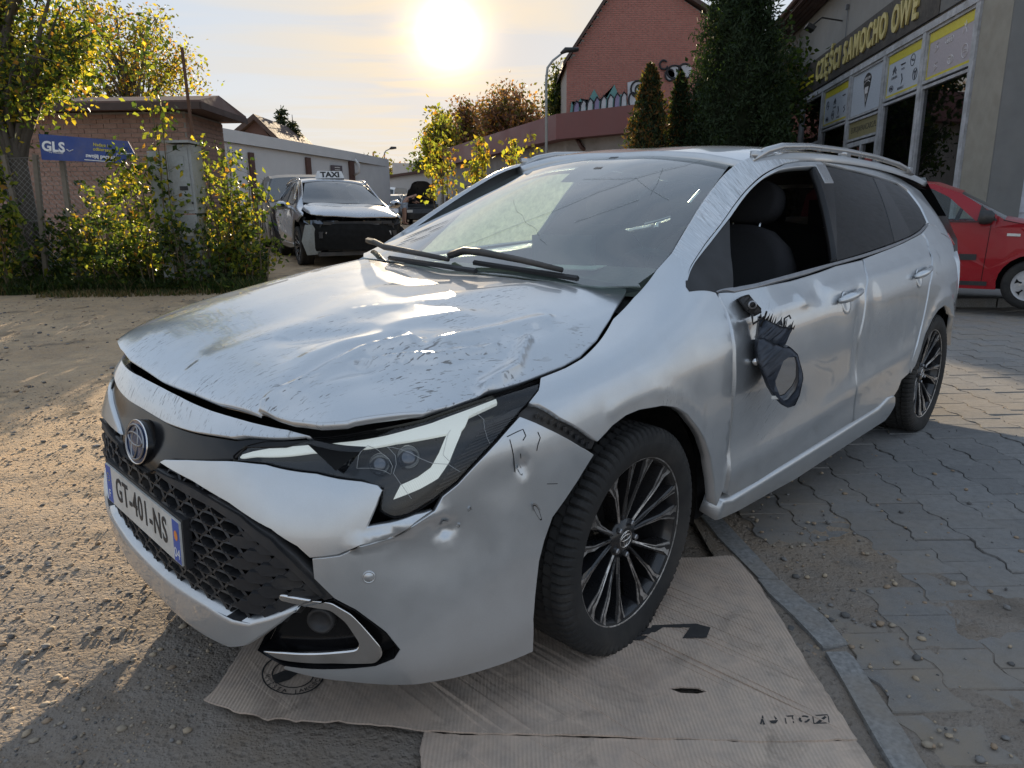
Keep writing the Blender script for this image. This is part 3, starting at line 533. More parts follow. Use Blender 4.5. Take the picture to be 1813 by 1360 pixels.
def panel(name,net,loop,mat,parent,gap=.002,off=0,t=.014,step=.025,edge=.004,disp=None,mirror=False,warp=None,sm=0,sag=.003,ml=None,**props):
    P=np.array(loop,float)
    if area(P)<0: P=P[::-1]
    P=densify(P,step)
    if sm: P=smooth_loop(P,sm)
    P0=shrink(P,gap) if gap else P; P1=shrink(P,gap+edge)
    lo=P1.min(0); hi=P1.max(0)
    gx,gy=np.meshgrid(np.arange(lo[0],hi[0],step),np.arange(lo[1],hi[1],step),indexing='ij'); gx=gx+(np.arange(gx.shape[1])%2)*step*.5
    Q=np.stack([gx.ravel(),gy.ravel()],1); Q=Q[inside(P1,Q)]
    if len(Q): Q=Q[dist_loop(P1,Q)>step*.45]
    n=len(P1); allp=np.concatenate([P1,Q]) if len(Q) else P1
    vs,es,fs,ov,_,_=delaunay_2d_cdt([Vector(q) for q in allp],[],[list(range(n))],1,1e-7)
    UV=np.array([tuple(v) for v in vs]); idx={}
    for i,o in enumerate(ov):
        for k in o: idx[k]=i
    top,Nn=surf(net,UV,disp,off)
    r0,n0=surf(net,P0,disp,off-sag); r1,_=surf(net,P0,disp,off-t)
    V=np.concatenate([top,r0,r1]); k0=len(top); k1=k0+n
    F=[tuple(f) for f in fs]
    # orient with the outward normal
    f=F[0]; nn=np.cross(V[f[1]]-V[f[0]],V[f[2]]-V[f[0]]); flip=float(nn@Nn[f[0]])<0
    if flip: F=[f[::-1] for f in F]
    ring=[]
    for i in range(n):
        j=(i+1)%n; a,b=idx.get(i),idx.get(j)
        if a is None or b is None: continue
        ring.append((a,k0+i,k0+j,b)); ring.append((k0+i,k1+i,k1+j,k0+j))
    if flip: ring=[r[::-1] for r in ring]
    F+=ring
    if warp is not None: V=warp(V)
    if mirror: V=mirv(V); F=[f[::-1] for f in F]
    o=obj(name,V,F,mat,parent,smooth=True,**props)
    Nt=nrm(net,UV,disp); N0=nrm(net,P0,disp)
    ot=np.zeros((n,3))
    for i in range(n):
        a=idx.get(i)
        if a is not None: ot[i]=r0[i]-top[a]
    ot=ot-N0*(ot*N0).sum(1)[:,None]; ot/=np.linalg.norm(ot,axis=1)[:,None]+1e-9
    NN=np.concatenate([Nt,N0*.65+ot*.75,ot]); NN/=np.linalg.norm(NN,axis=1)[:,None]+1e-9
    if mirror: NN=NN*np.array([1,-1,1])
    setnormals(o,NN)
    return o
def wall(name,net,loop,mat,parent,o0,o1,mirror=False,disp=None,gap=0,**props):
    P=np.array(loop,float); P=densify(P if area(P)>0 else P[::-1],.03)
    if gap: P=shrink(P,gap)
    a,_=surf(net,P,disp,o0); b,_=surf(net,P,disp,o1); n=len(P); V=np.concatenate([a,b]); F=[(i,(i+1)%n,n+(i+1)%n,n+i) for i in range(n)]
    if mirror: V=mirv(V); F=[f[::-1] for f in F]
    return obj(name,V,F,mat,parent,smooth=False,**props)
def both(loop):
    """close a shape across the middle of the car: keep its left half and add the mirror image"""
    L_=[tuple(p) for p in loop]; n=len(L_); keep=[p[0]>.012 for p in L_]
    k=[i for i in range(n) if keep[i] and not keep[i-1]][0]     # the run starts just after the centre line
    A=[]
    for j in range(n):
        q=L_[(k+j)%n]
        if not keep[(k+j)%n]: break
        A.append(q)
    A=np.array(A)
    B=A[::-1]*np.array([-1,1]); return np.concatenate([A,B])
T=lambda k: TR[k][1]
# ---- dents, as displacements of the left side's and the hood's surface
def gauss(P,c,r,a):
    c=np.array(c); r=np.array(r); return a*np.exp(-(((P-c)/r)**2).sum(1))
def foldline(P2,pts,a,w,side=.0):
    pts=np.array(pts,float); d=np.full(len(P2),9.); s=np.zeros(len(P2))
    for p,q in zip(pts[:-1],pts[1:]):
        e=q-p; t=np.clip(((P2-p)@e)/(e@e),0,1); w_=P2-p-t[:,None]*e; dd=np.hypot(*w_.T); k=dd<d; d=np.where(k,dd,d); s=np.where(k,np.sign(e[0]*w_[:,1]-e[1]*w_[:,0]),s)
    x=d*s/w; return a*(np.exp(-x*x)-side*x*np.exp(-x*x))
def vnoise(P,f,seed):
    r=np.random.RandomState(seed); out=0
    for k in range(6):
        d=r.randn(P.shape[1]); d/=np.linalg.norm(d); out=out+np.sin(P@d*f*(1+.7*r.rand())+r.rand()*6.28)
    return out/6
def d_hood(P):
    q=P[:,:2]; o=0
    o=o+foldline(q,[(.78,.45),(.68,.47),(.55,.46),(.45,.50)],.017,.024,1.4)
    o=o+foldline(q,[(.76,.46),(.72,.51),(.66,.53),(.55,.575)],.006,.026,1.2)
    o=o+foldline(q,[(.57,.52),(.45,.60),(.29,.63)],.015,.019,1.6)
    o=o+foldline(q,[(.40,.71),(.28,.70),(.20,.66)],.013,.014,1.6)
    o=o+foldline(q,[(.38,.55),(.25,.57),(.09,.62)],.010,.024,1.2)
    o=o+foldline(q,[(.72,.41),(.57,.39),(.44,.42)],-.009,.026,1.0)
    o=o+foldline(q,[(.60,.34),(.42,.36),(.25,.44)],.006,.045,.8)
    o=o+foldline(q,[(.58,.18),(.38,.42),(.16,.62)],-.008,.045,.6)+foldline(q,[(.74,.05),(.48,.12),(.20,.02)],.0035,.06,.6)+foldline(q,[(.30,.20),(.12,.35),(-.05,.40)],.003,.05,.8)
    o=o+gauss(q,(.31,.63),(.07,.05),-.016)+gauss(q,(.50,.30),(.22,.18),-.016)+gauss(q,(.15,.50),(.12,.10),-.010)+gauss(q,(.60,.56),(.06,.05),-.008)
    m=np.exp(-((q-np.array([.42,.50]))**2/np.array([.10,.07])).sum(1)); o=o+m*(.0022*vnoise(q,26,3)+.0010*vnoise(q,60,5))+.0006*vnoise(q,9,8)
    return o
def d_side(P):
    x,y,z=P.T; q=P[:,[0,2]]; o=.0003*vnoise(q,8,2)
    # bumper: pushed in below the lamp, folds along its upper edge, two puncture craters
    o=o+gauss(P,(.60,.80,.50),(.13,.2,.09),-.016)+gauss(P,(.46,.84,.60),(.08,.2,.06),-.010)
    fr=np.exp(-((x-.60)/.16)**2)*(y>.3)
    o=o+fr*(.0012*vnoise(P,38,11))
    o=o+gauss(P,(.585,.80,.525),(.020,.05,.018),-.016)+gauss(P,(.405,.85,.635),(.014,.05,.020),-.012)+gauss(P,(.66,.75,.545),(.02,.04,.02),.008)
    o=o+foldline(q,[(.74,.515),(.66,.545),(.60,.565)],.006,.014,1.0)*(y>.3)
    # fender: buckled lip over the wheel
    arch=np.hypot(x,z-.315); o=o+0+np.exp(-((arch-.415)/.02)**2)*(x<.14)*(x>-.30)*(z>.5)*(.0022+.0006*vnoise(q,40,4))
    o=o+gauss(P,(-.30,.89,.70),(.08,.2,.12),-.005)+gauss(P,(-.22,.85,.86),(.10,.2,.05),-.004)
    # doors: shoulder dent, crushed seam between the doors, wave along the waist
    sh=.955+.03*(x+.5)*(-.5); o=o+foldline(q,[(-.55,.835),(-1.1,.865),(-2.0,.895),(-2.6,.92)],.004,.026,1.3)*(x<-.45)
    o=o+gauss(P,(-1.13,.86,.875),(.07,.2,.025),-.011)+gauss(P,(-.98,.86,.87),(.04,.2,.02),.005)+gauss(P,(-.62,.88,.80),(.07,.2,.08),-.012)
    o=o+gauss(P,(-1.50,.89,.66),(.05,.3,.16),-.013)+gauss(P,(-1.64,.89,.70),(.06,.3,.14),-.006)+gauss(P,(-1.35,.89,.70),(.10,.3,.10),.005)
    # hollow lower doors with a sill crease
    w=((x<-.46)&(x>-2.25)); o=o+w*(foldline(q,[(-.46,.36),(-1.2,.40),(-2.2,.50)],.006,.055,.9)+foldline(q,[(-.46,.50),(-2.2,.60)],-.006,.10,0))
    # rear arch
    ar=np.hypot(x+2.7,z-.315); o=o+np.exp(-((ar-.40)/.035)**2)*(z>.4)*(x>-3.1)*(x<-2.3)*(.007+.0015*vnoise(q,38,9))
    return o
def d_clean(P):
    x,y,z=P.T; q=P[:,[0,2]]; o=foldline(q,[(-.55,.835),(-1.1,.865),(-2.0,.895),(-2.6,.92)],.004,.026,1.3)*(x<-.45)
    w=((x<-.46)&(x>-2.25)); o=o+w*(foldline(q,[(-.46,.36),(-1.2,.40),(-2.2,.50)],.006,.055,.9)+foldline(q,[(-.46,.50),(-2.2,.60)],-.006,.10,0))
    return o
def w_fenderR(V):
    V=V.copy(); k=np.clip((V[:,2]-.74)/.05,0,1)*np.clip((.32-V[:,0])/.3,0,1)*np.clip((V[:,0]+.4)/.15,0,1); V[:,2]+=k*.045; return V
# ---------------------------------------------------------------- the wrecked estate car
def car_to_world():
    a=math.pi/2-3.92164; rot=Matrix.Rotation(a,3,'Z'); c=rot@Vector((1.46723,1.86726,0)); return a,(-c.x,-c.y,0)
CARA,CARLOC=car_to_world()
def build_wheel(root,x,ysign,steer,camber,name='wheel',zc=.3148,detail=True,spin=.0,flat=.012):
    """tyre with cut tread, rim with five groups of three spokes; wheel's outboard side looks along +y"""
    base=Matrix.Translation((x,ysign*.765,zc))@Matrix.Rotation(steer,4,'Z')@Matrix.Rotation(camber*ysign,4,'X')
    if ysign<0: base=base@Matrix.Rotation(math.pi,4,'Z')
    nA=320 if detail else 60
    prof=[(.228,-.098),(.236,-.106),(.262,-.114),(.290,-.114),(.306,-.108),(.3145,-.098),(.317,-.090),(.3185,-.072),(.3185,-.066),(.3187,-.046),(.3187,-.040),(.3187,-.018),(.3187,.018),(.3187,.040),(.3187,.046),(.3185,.066),(.3185,.072),(.317,.090),(.3145,.098),(.306,.107),(.297,.1115),(.280,.1145),(.262,.113),(.244,.107),(.238,.104),(.234,.100),(.228,.096)]
    groove={7:.007,8:.007,13:.007,14:.007}
    groove={7:.0075,8:.0075,11:.0,9:.0,10:.0075,14:.0075,15:.0075,16:.0075,13:.0075}
    groove={8:.0075,10:.0075,13:.0075,15:.0075}
    V=[];F=[];n=nA
    for i,(r,h) in enumerate(prof):
        for k in range(n):
            q=2*math.pi*k/n; rr=r-groove.get(i,0)
            if detail and i in(4,5,6,7,16,17,18,19,20):
                if (k+(0 if i>10 else 2))%4==0: rr-=.0085
            if detail and i in(9,11,12,14) and (k+i)%5==1: rr-=.006
            V.append(base@Vector((rr*math.cos(q),h,rr*math.sin(q))))
    for i in range(len(prof)-1):
        for k in range(n): F.append((i*n+k,(i+1)*n+k,(i+1)*n+(k+1)%n,i*n+(k+1)%n))
    V2=[]
    for p in V:
        p=Vector(p)
        if p.z<.045:
            b=(.045-p.z)/.045; dy=p.y-ysign*.765; p.y+=np.sign(dy)*b*flat*1.3*min(1,abs(dy)/.09); 
        if p.z<.0045: p.z=.0045
        V2.append(p)
    w=obj(name,V2,[f[::-1] for f in F],M['rubber'],root,smooth=True)
    if detail:
        w.data.polygons.foreach_set('use_smooth',np.repeat([3<i<21 and False or not(3<i<21) for i in range(len(prof)-1)],n))
    # rim
    m=MB(); m.lathe([(.2335,.1005),(.2375,.103),(.2400,.1020),(.2405,.099)],72); m.build('rim_edge',M['alloy'],w,True).data.transform(base)
    m=MB(); m.lathe([(.2345,.0990),(.226,.090),(.219,.060),(.214,.0),(.214,-.09)],60); o=m.build('rim_barrel',M['alloy_black'],w,True); o.data.transform(base)
    m=MB(); m.lathe([(.214,-.02),(.16,-.022),(.02,-.02)],32); m.build('brake_disc',M['liner'],w,True).data.transform(base)
    sp=MB(); fc=MB()
    for g in range(5):
        for j,(da,w0,w1) in enumerate(((-18,.018,.042),(6,.014,.026),(26,.018,.044))):
            a=math.radians(g*72+da)+spin; a0=math.radians(g*72+(da*.72+2 if j!=1 else 4))+spin
            ci,co_=.052,.2325; ta=Vector((math.cos(a0),0,math.sin(a0))); tb=Vector((math.cos(a),0,math.sin(a)))
            na=Vector((-ta.z,0,ta.x)); nb=Vector((-tb.z,0,tb.x))
            segs=[(0,.052,w0*.6,.066),(.25,.10,w0*.8,.074),(.6,.165,w0*.9,.086),(.85,.208,w1*.85,.092),(1,.2335,w1*1.15,.098)]
            ring=[]
            for f_,r_,w_,h_ in segs:
                d=(ta.lerp(tb,f_)).normalized(); n_=Vector((-d.z,0,d.x)); c=d*r_; hw=w_/2
                ring.append([c+n_*hw+Vector((0,h_-.004,0)),c+n_*hw*.55+Vector((0,h_,0)),c-n_*hw*.55+Vector((0,h_,0)),c-n_*hw+Vector((0,h_-.004,0)),c-n_*hw*1.2+Vector((0,h_-.045,0)),c+n_*hw*1.2+Vector((0,h_-.045,0))])
            Vv=[p for r_ in ring for p in r_]; Ff=[]
            for i in range(len(ring)-1):
                for k in range(6): Ff.append((i*6+k,i*6+(k+1)%6,(i+1)*6+(k+1)%6,(i+1)*6+k))
            sp.add(Vv,Ff+[(5,4,3,2,1,0)])
            # machined faces: a bright narrow edge that widens into a fan at the rim
            sgn=-1 if j==0 else 1
            pts=[]
            for f_,r_,w_,h_ in segs:
                d=(ta.lerp(tb,f_)).normalized(); n_=Vector((-d.z,0,d.x)); hw=w_/2
                wi=.0055 if f_<.5 else (.012 if f_<.7 else (.72*w_ if f_<.9 else w_*.97))
                if j==1 and f_<.5: wi=.0001
                o0=sgn*hw*.98; o1=sgn*(hw*.98-wi)
                pts.append((d*r_+n_*o0+Vector((0,h_-.0015,0)),d*r_+n_*o1+Vector((0,h_+.0015,0))))
            Vv=[p for r_ in pts for p in r_]; Ff=[(2*i,2*i+1,2*i+3,2*i+2) for i in range(len(pts)-1)]
            Vv+= [p-Vector((0,.003,0)) for p in Vv]; nn=len(pts)*2
            Ff+=[(2*i+nn,2*i+2+nn,2*i+2,2*i) for i in range(len(pts)-1)]+[(2*i+1,2*i+3,2*i+3+nn,2*i+1+nn) for i in range(len(pts)-1)]
            fc.add(Vv,Ff)
    sp.build('spokes',M['alloy_black'],w).data.transform(base)
    fc.build('spoke_faces',M['alloy'],w).data.transform(base)
    m=MB(); m.lathe([(.058,.058),(.055,.068),(.036,.072),(.034,.074),(.030,.0745),(.0001,.075)],40); m.build('hub_cap',M['alloy_black'],w,True).data.transform(base)
    m=MB()
    for k in range(5):
        a=math.radians(72*k+40)+spin; c=Vector((.047*math.cos(a),.068,.047*math.sin(a))); mm=Matrix.Translation(c); nu=MB(); nu.lathe([(.0085,0),(.0085,.012),(.006,.015),(.0001,.015)],8,M_=mm)
        if detail: nu.build('wheel_nut',M['satin'],w).data.transform(base)
    if detail:
        e=MB(); emblem_rings(e,.028,.0225,.0011); mm=base@frame_m((0,.0755,0),(-1,0,0),(0,0,1)); e.build('hub_emblem',M['chrome'],w).data.transform(mm)
    return w
def emblem_rings(m,a,b,r,n=32):
    def el(cx,cy,ax,by):
        pts=[(cx+ax*math.cos(2*math.pi*k/n),cy+by*math.sin(2*math.pi*k/n),0) for k in range(n+1)]; m.tube(pts,r,6,cap=False)
    el(0,0,a,b); el(0,b*.18,a*.80,b*.34) ; el(0,-.02*b,a*.33,b*.90)
PIL=[tuple(q) for q in T('pillar')[:3]]+[(2.526,.999),(2.84,1),(3.64,1),(4.34,1),(4.93,1),(5.43,1),(5.43,.60),(5.16,.60),(4.72,.602)]+[tuple(q) for q in T('quarter')[2::-1]]+[tuple(q) for q in T('pillar')[15:]]
SKIRT=[(1.99,.095),(2.06,.083),(2.5,.085),(3.0,.090),(3.40,.098),(3.52,.125),(3.60,.12),(3.645,.075),(3.63,.035),(3.59,.013),(3.15,.011),(2.6,.006),(2.13,.029),(1.98,.045)]
HOODP=[tuple(q) for q in T('hood')[2:26]]+[(.15,-.655),(.10,-.705),(.03,-.735),(-.0246,-.738),(-.1114,-.754),(-.256,-.7456),(-.4151,-.7318),(-.5875,-.7118),(-.7307,-.6405),(-.7946,-.5388),(-.8212,-.4328),(-.8356,-.2875),(-.8376,-.139)]
_w=[tuple(q) for q in T('ws_left')[:8]]; _b=[(.085,.60),(.115,.45),(.14,.3),(.15,.15),(.153,0)]
WSP=[(.035,.70)]+_w+[(u,-v) for u,v in _w[6::-1]]+[(.035,-.70)]+[(u-.06,-v) for u,v in _b[:-1]]+[(u-.06,v) for u,v in _b[::-1]]
WSI=[(.185,.655),(.275,.642),(.4446,.612),(.72,.568),(.94,.53),(.985,.48),(1.0,.25),(1.0,.16),(.90,.13),(.90,-.13),(1.0,-.16),(1.0,-.25),(.985,-.48),(.94,-.53),(.72,-.568),(.4446,-.612),(.275,-.642),(.185,-.655),(.152,-.60),(.19,-.28),(.21,0),(.19,.28),(.152,.60)]
def wipts(k,h): return [tuple(WS(u,v)+np.array([.4,0,.9])*hh) for (u,v),hh in zip(T(k),h)]
def build_car(root,kind='wreck',P=None):
    P=P or M; pt=P['paint']; full=kind=='wreck'
    hd=d_hood if full else None; ds=d_side if full else d_clean
    st=.02 if full else .05
    k=dict(step=st)
    for mir in (False,True):
        dd=d_clean if mir else ds; K=dict(step=st if not mir else .05,mirror=mir,disp=dd)
        body=panel('fender','side',T('fender'),P.get('fender',pt) if not mir else pt,root,t=.035,sm=0,**{**K})
        if full:
            panel('front_bumper','side',T('bumper'),pt,root,t=.02,**K)
            panel('bumper_cheek','side',T('cheek'),pt,root,t=.03,off=.004,edge=.006,sag=.006,**K)
            h=panel('headlight','side',T('lamp'),M['lens'],root,gap=.003,t=.003,off=-.010,**{**K,'disp':None})
            panel('lamp_bowl','side',T('lamp'),M['gloss_black'],h,gap=-.004,off=-.05,t=.004,**{**K,'disp':None})
            wall('lamp_wall','side',T('lamp'),M['gloss_black'],h,-.003,-.052,mirror=mir)
            panel('running_light','side',T('drl'),M['drl'],h,gap=0,off=-.016,t=.012,edge=.002,**{**K,'disp':None,'step':.01})
            s_=-1 if mir else 1
            for (u,v),r in zip(T('proj'),(.020,.024,.026)):
                pp,nn=surf('side',np.array([[u,v]]),None,-.045); pp=pp[0]; nn=nn[0]; mm=frame_m(pp,(0,0,1),nn); mm=frame_m(pp,np.cross(nn,(0,0,1)),nn); m=MB()
                m.lathe([(r,0),(r,.022),(r*.8,.028),(r*.4,.032),(.0001,.033)],24,M_=mm)
                o=m.build('lamp_projector',M['mirror_lens'],h,True)
                if mir: mirmesh(o)
            # cracks and the broken-out corner of the lens
            if not mir:
                m=MB()
                for k_ in range(6):
                    a,nn=surf('side',densify(np.array(T('crk%d'%k_)),.01,False),None,-.008); m.tube(list(a),.0006,4,cap=False)
                m.build('lens_cracks',M['crack_bright'],h)
            # ribbed outer trim inside the lamp
            m=MB()
            for i in range(22):
                v0=.50+i*.0085; a,_=surf('side',np.array([[.93+.010*i,v0],[1.02+.0105*i,v0+.002]]),None,-.03); 
                if not mir: m.tube([a[0],a[1]],.0016,4)
            if not mir: m.build('lamp_ribs',M['black_plastic'],h)
            hsg=panel('fog_lamp_surround','side',T('fog'),M['gloss_black'],root,gap=0,off=-.035,t=.004,**{**K,'disp':None})
            wall('surround_wall','side',T('fog'),M['gloss_black'],hsg,.002,-.037,mirror=mir)
            ch=panel('fog_trim','side',T('chrome'),M['chrome'],root,gap=0,off=-.002,t=.012,edge=.003,sm=1,**{**K,'disp':None,'step':.01})
            m=MB(); pp,nn=surf('side',np.array([[.655,.205]]),None,-.034); mm=frame_m(pp[0],np.cross(nn[0],(0,0,1)),nn[0]); m.lathe([(.032,0),(.030,.018),(.024,.020),(.022,.010),(.0001,.012)],24,M_=mm)
            o=m.build('fog_lamp',M['black_plastic'],hsg,True)
            if mir: mirmesh(o)
        fd=panel('front_door','side',T('front_door'),P.get('door',pt) if not mir else pt,root,t=.05,**K)
        rd=panel('rear_door','side',T('rear_door'),P.get('door',pt) if not mir else pt,root,t=.05,**K)
        panel('window_frame','side',T('frame_front'),pt,fd,t=.03,off=.001,gap=.001,**{**K,'step':.012 if not mir else .03})
        panel('b_pillar_cover','side',T('b_pillar'),M['gloss_black'],fd,t=.03,**K)
        panel('pillar_cap','side',T('cap'),M['silver_trim'],fd,t=.02,off=.003,gap=.001,edge=.003,**{**K,'step':.015})
        g=panel('rear_window','side',T('rear_glass'),M['tinted'],rd,t=.004,off=-.006,gap=.001,**K)
        panel('rear_window_pillar','side',T('c_pillar'),M['gloss_black'],rd,t=.02,off=-.004,**K)
        q=panel('quarter_panel','side',T('quarter'),P.get('quarter',pt) if not mir else pt,root,t=.03,**K)
        rear=[(4.70,.56),(4.93,.57),(5.16,.57),(5.55,.57),(5.55,.20),(5.16,.13),(4.93,.12),(4.74,.14),(4.66,.22),(4.62,.36),(4.66,.47)]
        panel('rear_bumper','side',rear,pt,root,t=.03,**{**K,'step':.05,'disp':d_clean})
        panel('tail_light','side',[(4.75,.585),(5.40,.59),(5.40,.66),(4.95,.67),(4.74,.64)],M['tail_red'],root,t=.03,off=.004,**{**K,'step':.06,'disp':None})
        panel('quarter_window','side',T('quarter_glass'),M['tinted'],q,t=.004,off=-.006,gap=.001,**K)
        panel('belt_trim','side',T('belt_trim'),M['satin'] if full else M['seal'],fd,t=.02,off=.003,gap=0,edge=.003,**{**K,'step':.015 if not mir else .03})
        panel('mirror_triangle','side',T('mirror_tri'),M['seal'],fd,t=.02,off=-.004,gap=.001,**K)
        panel('corner_trim','side',T('tri_trim'),M['chrome'] if False else M['seal'],fd,t=.012,off=.002,gap=0,edge=.002,**{**K,'step':.015})
        pl=panel('roof_pillar','side',PIL,P.get('scraped',pt) if not mir else pt,root,t=.02,**{**K,'step':.015 if full and not mir else .04})
        if mir or not full: panel('front_window','side',T('front_opening'),M['clear'] if not full else M['dusty'],fd,t=.004,off=-.008,gap=.001,**{**K,'disp':None})
        panel('side_skirt','side',SKIRT,pt,root,t=.07,off=.012,edge=.012,sag=.010,**{**K,'step':.03,'disp':None})
        # door handles
        for (nm,par,u0) in (('door_handle',fd,2.80),('door_handle',rd,3.69)):
            m=MB(); pts=[]; 
            for f_ in np.linspace(0,1,9):
                u=u0+.235*f_; v=.527+.012*f_; pp,nn=surf('side',np.array([[u,v+.004]]),dd,.012+.022*math.sin(math.pi*min(1,f_*1.0))); pts.append(pp[0])
            rs=[.010,.015,.017,.016,.014,.0135,.0135,.013,.009]
            m.tube(pts,rs,10); o=m.build(nm,P.get('handle',pt),par,True)
            m=MB(); pp,nn=surf('side',np.array([[u0+.085,.520]]),dd,-.001); mm=frame_m(pp[0],np.cross(nn[0],(0,0,1)),nn[0]); m.lathe([(.001,.001),(.03,.002),(.042,.0035),(.046,.001)],24,M_=mm); o2=m.build('handle_recess',pt,par,True)
            for oo in (o,o2):
                if mir: mirmesh(oo)
        # roof rail
        m=MB(); s_=-1 if mir else 1
        xs=[-1.02,-1.07,-1.15,-1.30,-1.6,-2.0,-2.4,-2.75,-2.95,-3.02]; pts=[]; rs=[]
        for x,hh,r in zip(xs,[.004,.014,.024,.029,.030,.030,.030,.027,.016,.004],[.010,.014,.015,.014,.013,.013,.013,.013,.012,.008]):
            p=ROOF(-x,.585*s_); pts.append((p[0]-.0,p[1],p[2]+hh-.006)); rs.append(r)
        m.tube(pts,rs,10)
        for x in (-1.08,-2.0,-2.94):
            p=ROOF(-x,.585*s_); m.box((p[0],p[1],p[2]+.01),(.10,.02,.03))
        m.build('roof_rail',P.get('rail',M['silver_trim']),root,True)
        # wheel arch liners
        for wx in (0,-2.7):
            m=MB(); V=[];F=[];n=24; Rr=.385
            for iy,(yy,rr) in enumerate(((.835,Rr-.002),(.82,Rr+.012),(.56,Rr+.012),(.56,.05))):
                for kk in range(n+1):
                    a=math.radians(-14+208*kk/n); V.append((wx+rr*math.cos(a),yy*s_,.315+rr*math.sin(a)*1.0))
            for iy in range(3):
                for kk in range(n): F.append((iy*(n+1)+kk,iy*(n+1)+kk+1,(iy+1)*(n+1)+kk+1,(iy+1)*(n+1)+kk))
            obj('arch_liner',V,F,M['liner'],root,smooth=True)
        build_wheel(root,.0,s_,(.0381 if full else .25) if not mir else .0381,-.0372 if full and not mir else -.01,detail=full and not mir,spin=math.radians(8))
        build_wheel(root,-2.7,s_,0,-.01,zc=.312,detail=full and not mir,spin=math.radians(30),flat=.006)
    # ---- centre pieces
    K=dict(step=st)
    hood=panel('hood','hood',HOODP,P.get('hood',pt),root,t=.022,edge=.006,sag=.006,disp=hd,gap=.003,step=.0125 if full else .05)
    if full:
        panel('bonnet_nose_strip','side',both(T('nose')),M['paint_nose'],root,t=.03,off=.010,disp=None,step=.02,edge=.006,sag=.005)
        bb=panel('badge_bar','side',both(T('badge')),M['gloss_black'],root,t=.03,off=-.006,step=.02)
        panel('lower_lip','side',both(T('lip')),pt,root,t=.05,off=.012,step=.018,edge=.010,sag=.010)
        gr=panel('grille','side',both(T('grille')),M['dark'],root,gap=-.006,off=-.075,t=.004,step=.05)
        wall('grille_wall','side',both(T('grille')),M['black_plastic'],gr,.004,-.075)
        gf=T('grille_frame')
        for mir in (False,True): panel('grille_frame','side',gf,M['black_plastic'],gr,gap=-.001,off=-.004,t=.03,step=.015,mirror=mir)
        # honeycomb
        loop=both(T('grille')); loop=loop if area(loop)>0 else loop[::-1]
        m=MB(); pw,ph=.078,.0345*1.0
        for j in range(14):
            for i in range(-12,13):
                u=(i+.5*(j%2))*pw; v=-.0+.095+j*.0285
                if not inside(loop,np.array([[u,v]]))[0]: continue
                sc_=1.0
                hexo=[(-.5,0),(-.30,.62),(.30,.62),(.5,0),(.30,-.62),(-.30,-.62)]
                oo=np.array([(u+a*pw*1.02,v+b*.0285*1.03) for a,b in hexo]); solid=abs(u)>.44
                ins=.80 if not solid else .90
                ii=np.array([(u+a*pw*ins,v+b*.0285*(ins-.06)) for a,b in hexo])
                po,_=surf('side',oo,None,-.014 if not solid else -.020); pi,_=surf('side',ii,None,-.012); pd,_=surf('side',ii,None,-.05)
                F=[(a,(a+1)%6,6+(a+1)%6,6+a) for a in range(6)]
                if solid:
                    # scale-like raised tongue
                    tip=[.004*(q[0]) for q in hexo]; pi2,_=surf('side',ii,None,0); _n=surf('side',ii,None,0)[1]
                    for a in range(6): pi[a]=pi2[a]+_n[a]*(-.004-.018*(.5+hexo[a][0]))
                    m.add(np.concatenate([po,pi]),F+[(6,7,8,9,10,11)])
                else: m.add(np.concatenate([po,pi,pd]),F+[(6+a,6+(a+1)%6,12+(a+1)%6,12+a) for a in range(6)])
        m.build('grille_mesh',M['black_plastic'],gr)
        # emblem
        m=MB(); mm=frame_m((.9240,0,.6315),(0,1,-.036),(-.22,0,1)); m2=mm@Matrix.Rotation(math.pi/2,4,'X')
        e=MB(); n=40
        pr_=[(.078,0,-.004),(.078,0,.004),(.074,0,.008)]
        V=[];F=[]
        for (r,_,h) in [(1.0,0,-.02),(1.0,0,.004),(.975,0,.0065),(.94,0,.004)]:
            for kk in range(n): a=2*math.pi*kk/n; V.append(mm@Vector((.076*r*math.cos(a),.056*r*math.sin(a),h)))
        for i in range(3):
            for kk in range(n): F.append((i*n+kk,i*n+(kk+1)%n,(i+1)*n+(kk+1)%n,(i+1)*n+kk))
        em=obj('emblem',V,F,[M['gloss_black'],M['chrome']],root,smooth=True,mi=[0]*n+[1]*(2*n))
        V=[mm@Vector((0,0,.010))]+[mm@Vector((.0715*math.cos(2*math.pi*kk/n),.0527*math.sin(2*math.pi*kk/n),.0045)) for kk in range(n)]
        obj('emblem_face',V,[(0,1+kk,1+(kk+1)%n) for kk in range(n)],M['emblem_blue'],em,smooth=True)
        e=MB(); emblem_rings(e,.060,.043,.0028); o=e.build('emblem_rings',M['satin'],em,True); o.data.transform(mm@Matrix.Translation((0,0,.0078)))
        # number plate
        mm=frame_m((.9400,0,.4518),(0,1,-.036),(-.03,0,1))
        m=MB(); m.box((0,0,-.013),(.536,.126,.020)); m.build('plate_holder',M['black_plastic'],root).data.transform(mm)
        m=MB(); m.box((0,0,0),(.52,.11,.005)); pl=m.build('number_plate',M['plate_white'],root); pl.data.transform(mm)
        for sx in (-1,1):
            m=MB(); m.box((sx*.2385,0,.0006),(.040,.106,.005)); m.build('blue_band',M['plate_blue'],pl).data.transform(mm)
        text('plate_number','GT-401-NS',M['ink'],mm@Matrix.Translation((0,.002,.0030)),.094,pl,ext=.0008,xs=.74,bold=.0012,space=1.13)
        text('plate_department','04',M['white'],mm@Matrix.Translation((.2385,-.030,.0036)),.036,pl,ext=.0004)
        text('plate_country','F',M['white'],mm@Matrix.Translation((-.2385,-.030,.0036)),.034,pl,ext=.0004)
        m=MB(); m.add([mm@Vector((.2385+.011*math.cos(a),.016+.013*math.sin(a),.0038)) for a in np.linspace(0,6.0,12)],[tuple(range(12))]); m.build('department_crest',M['orange'],pl)
        m=MB()
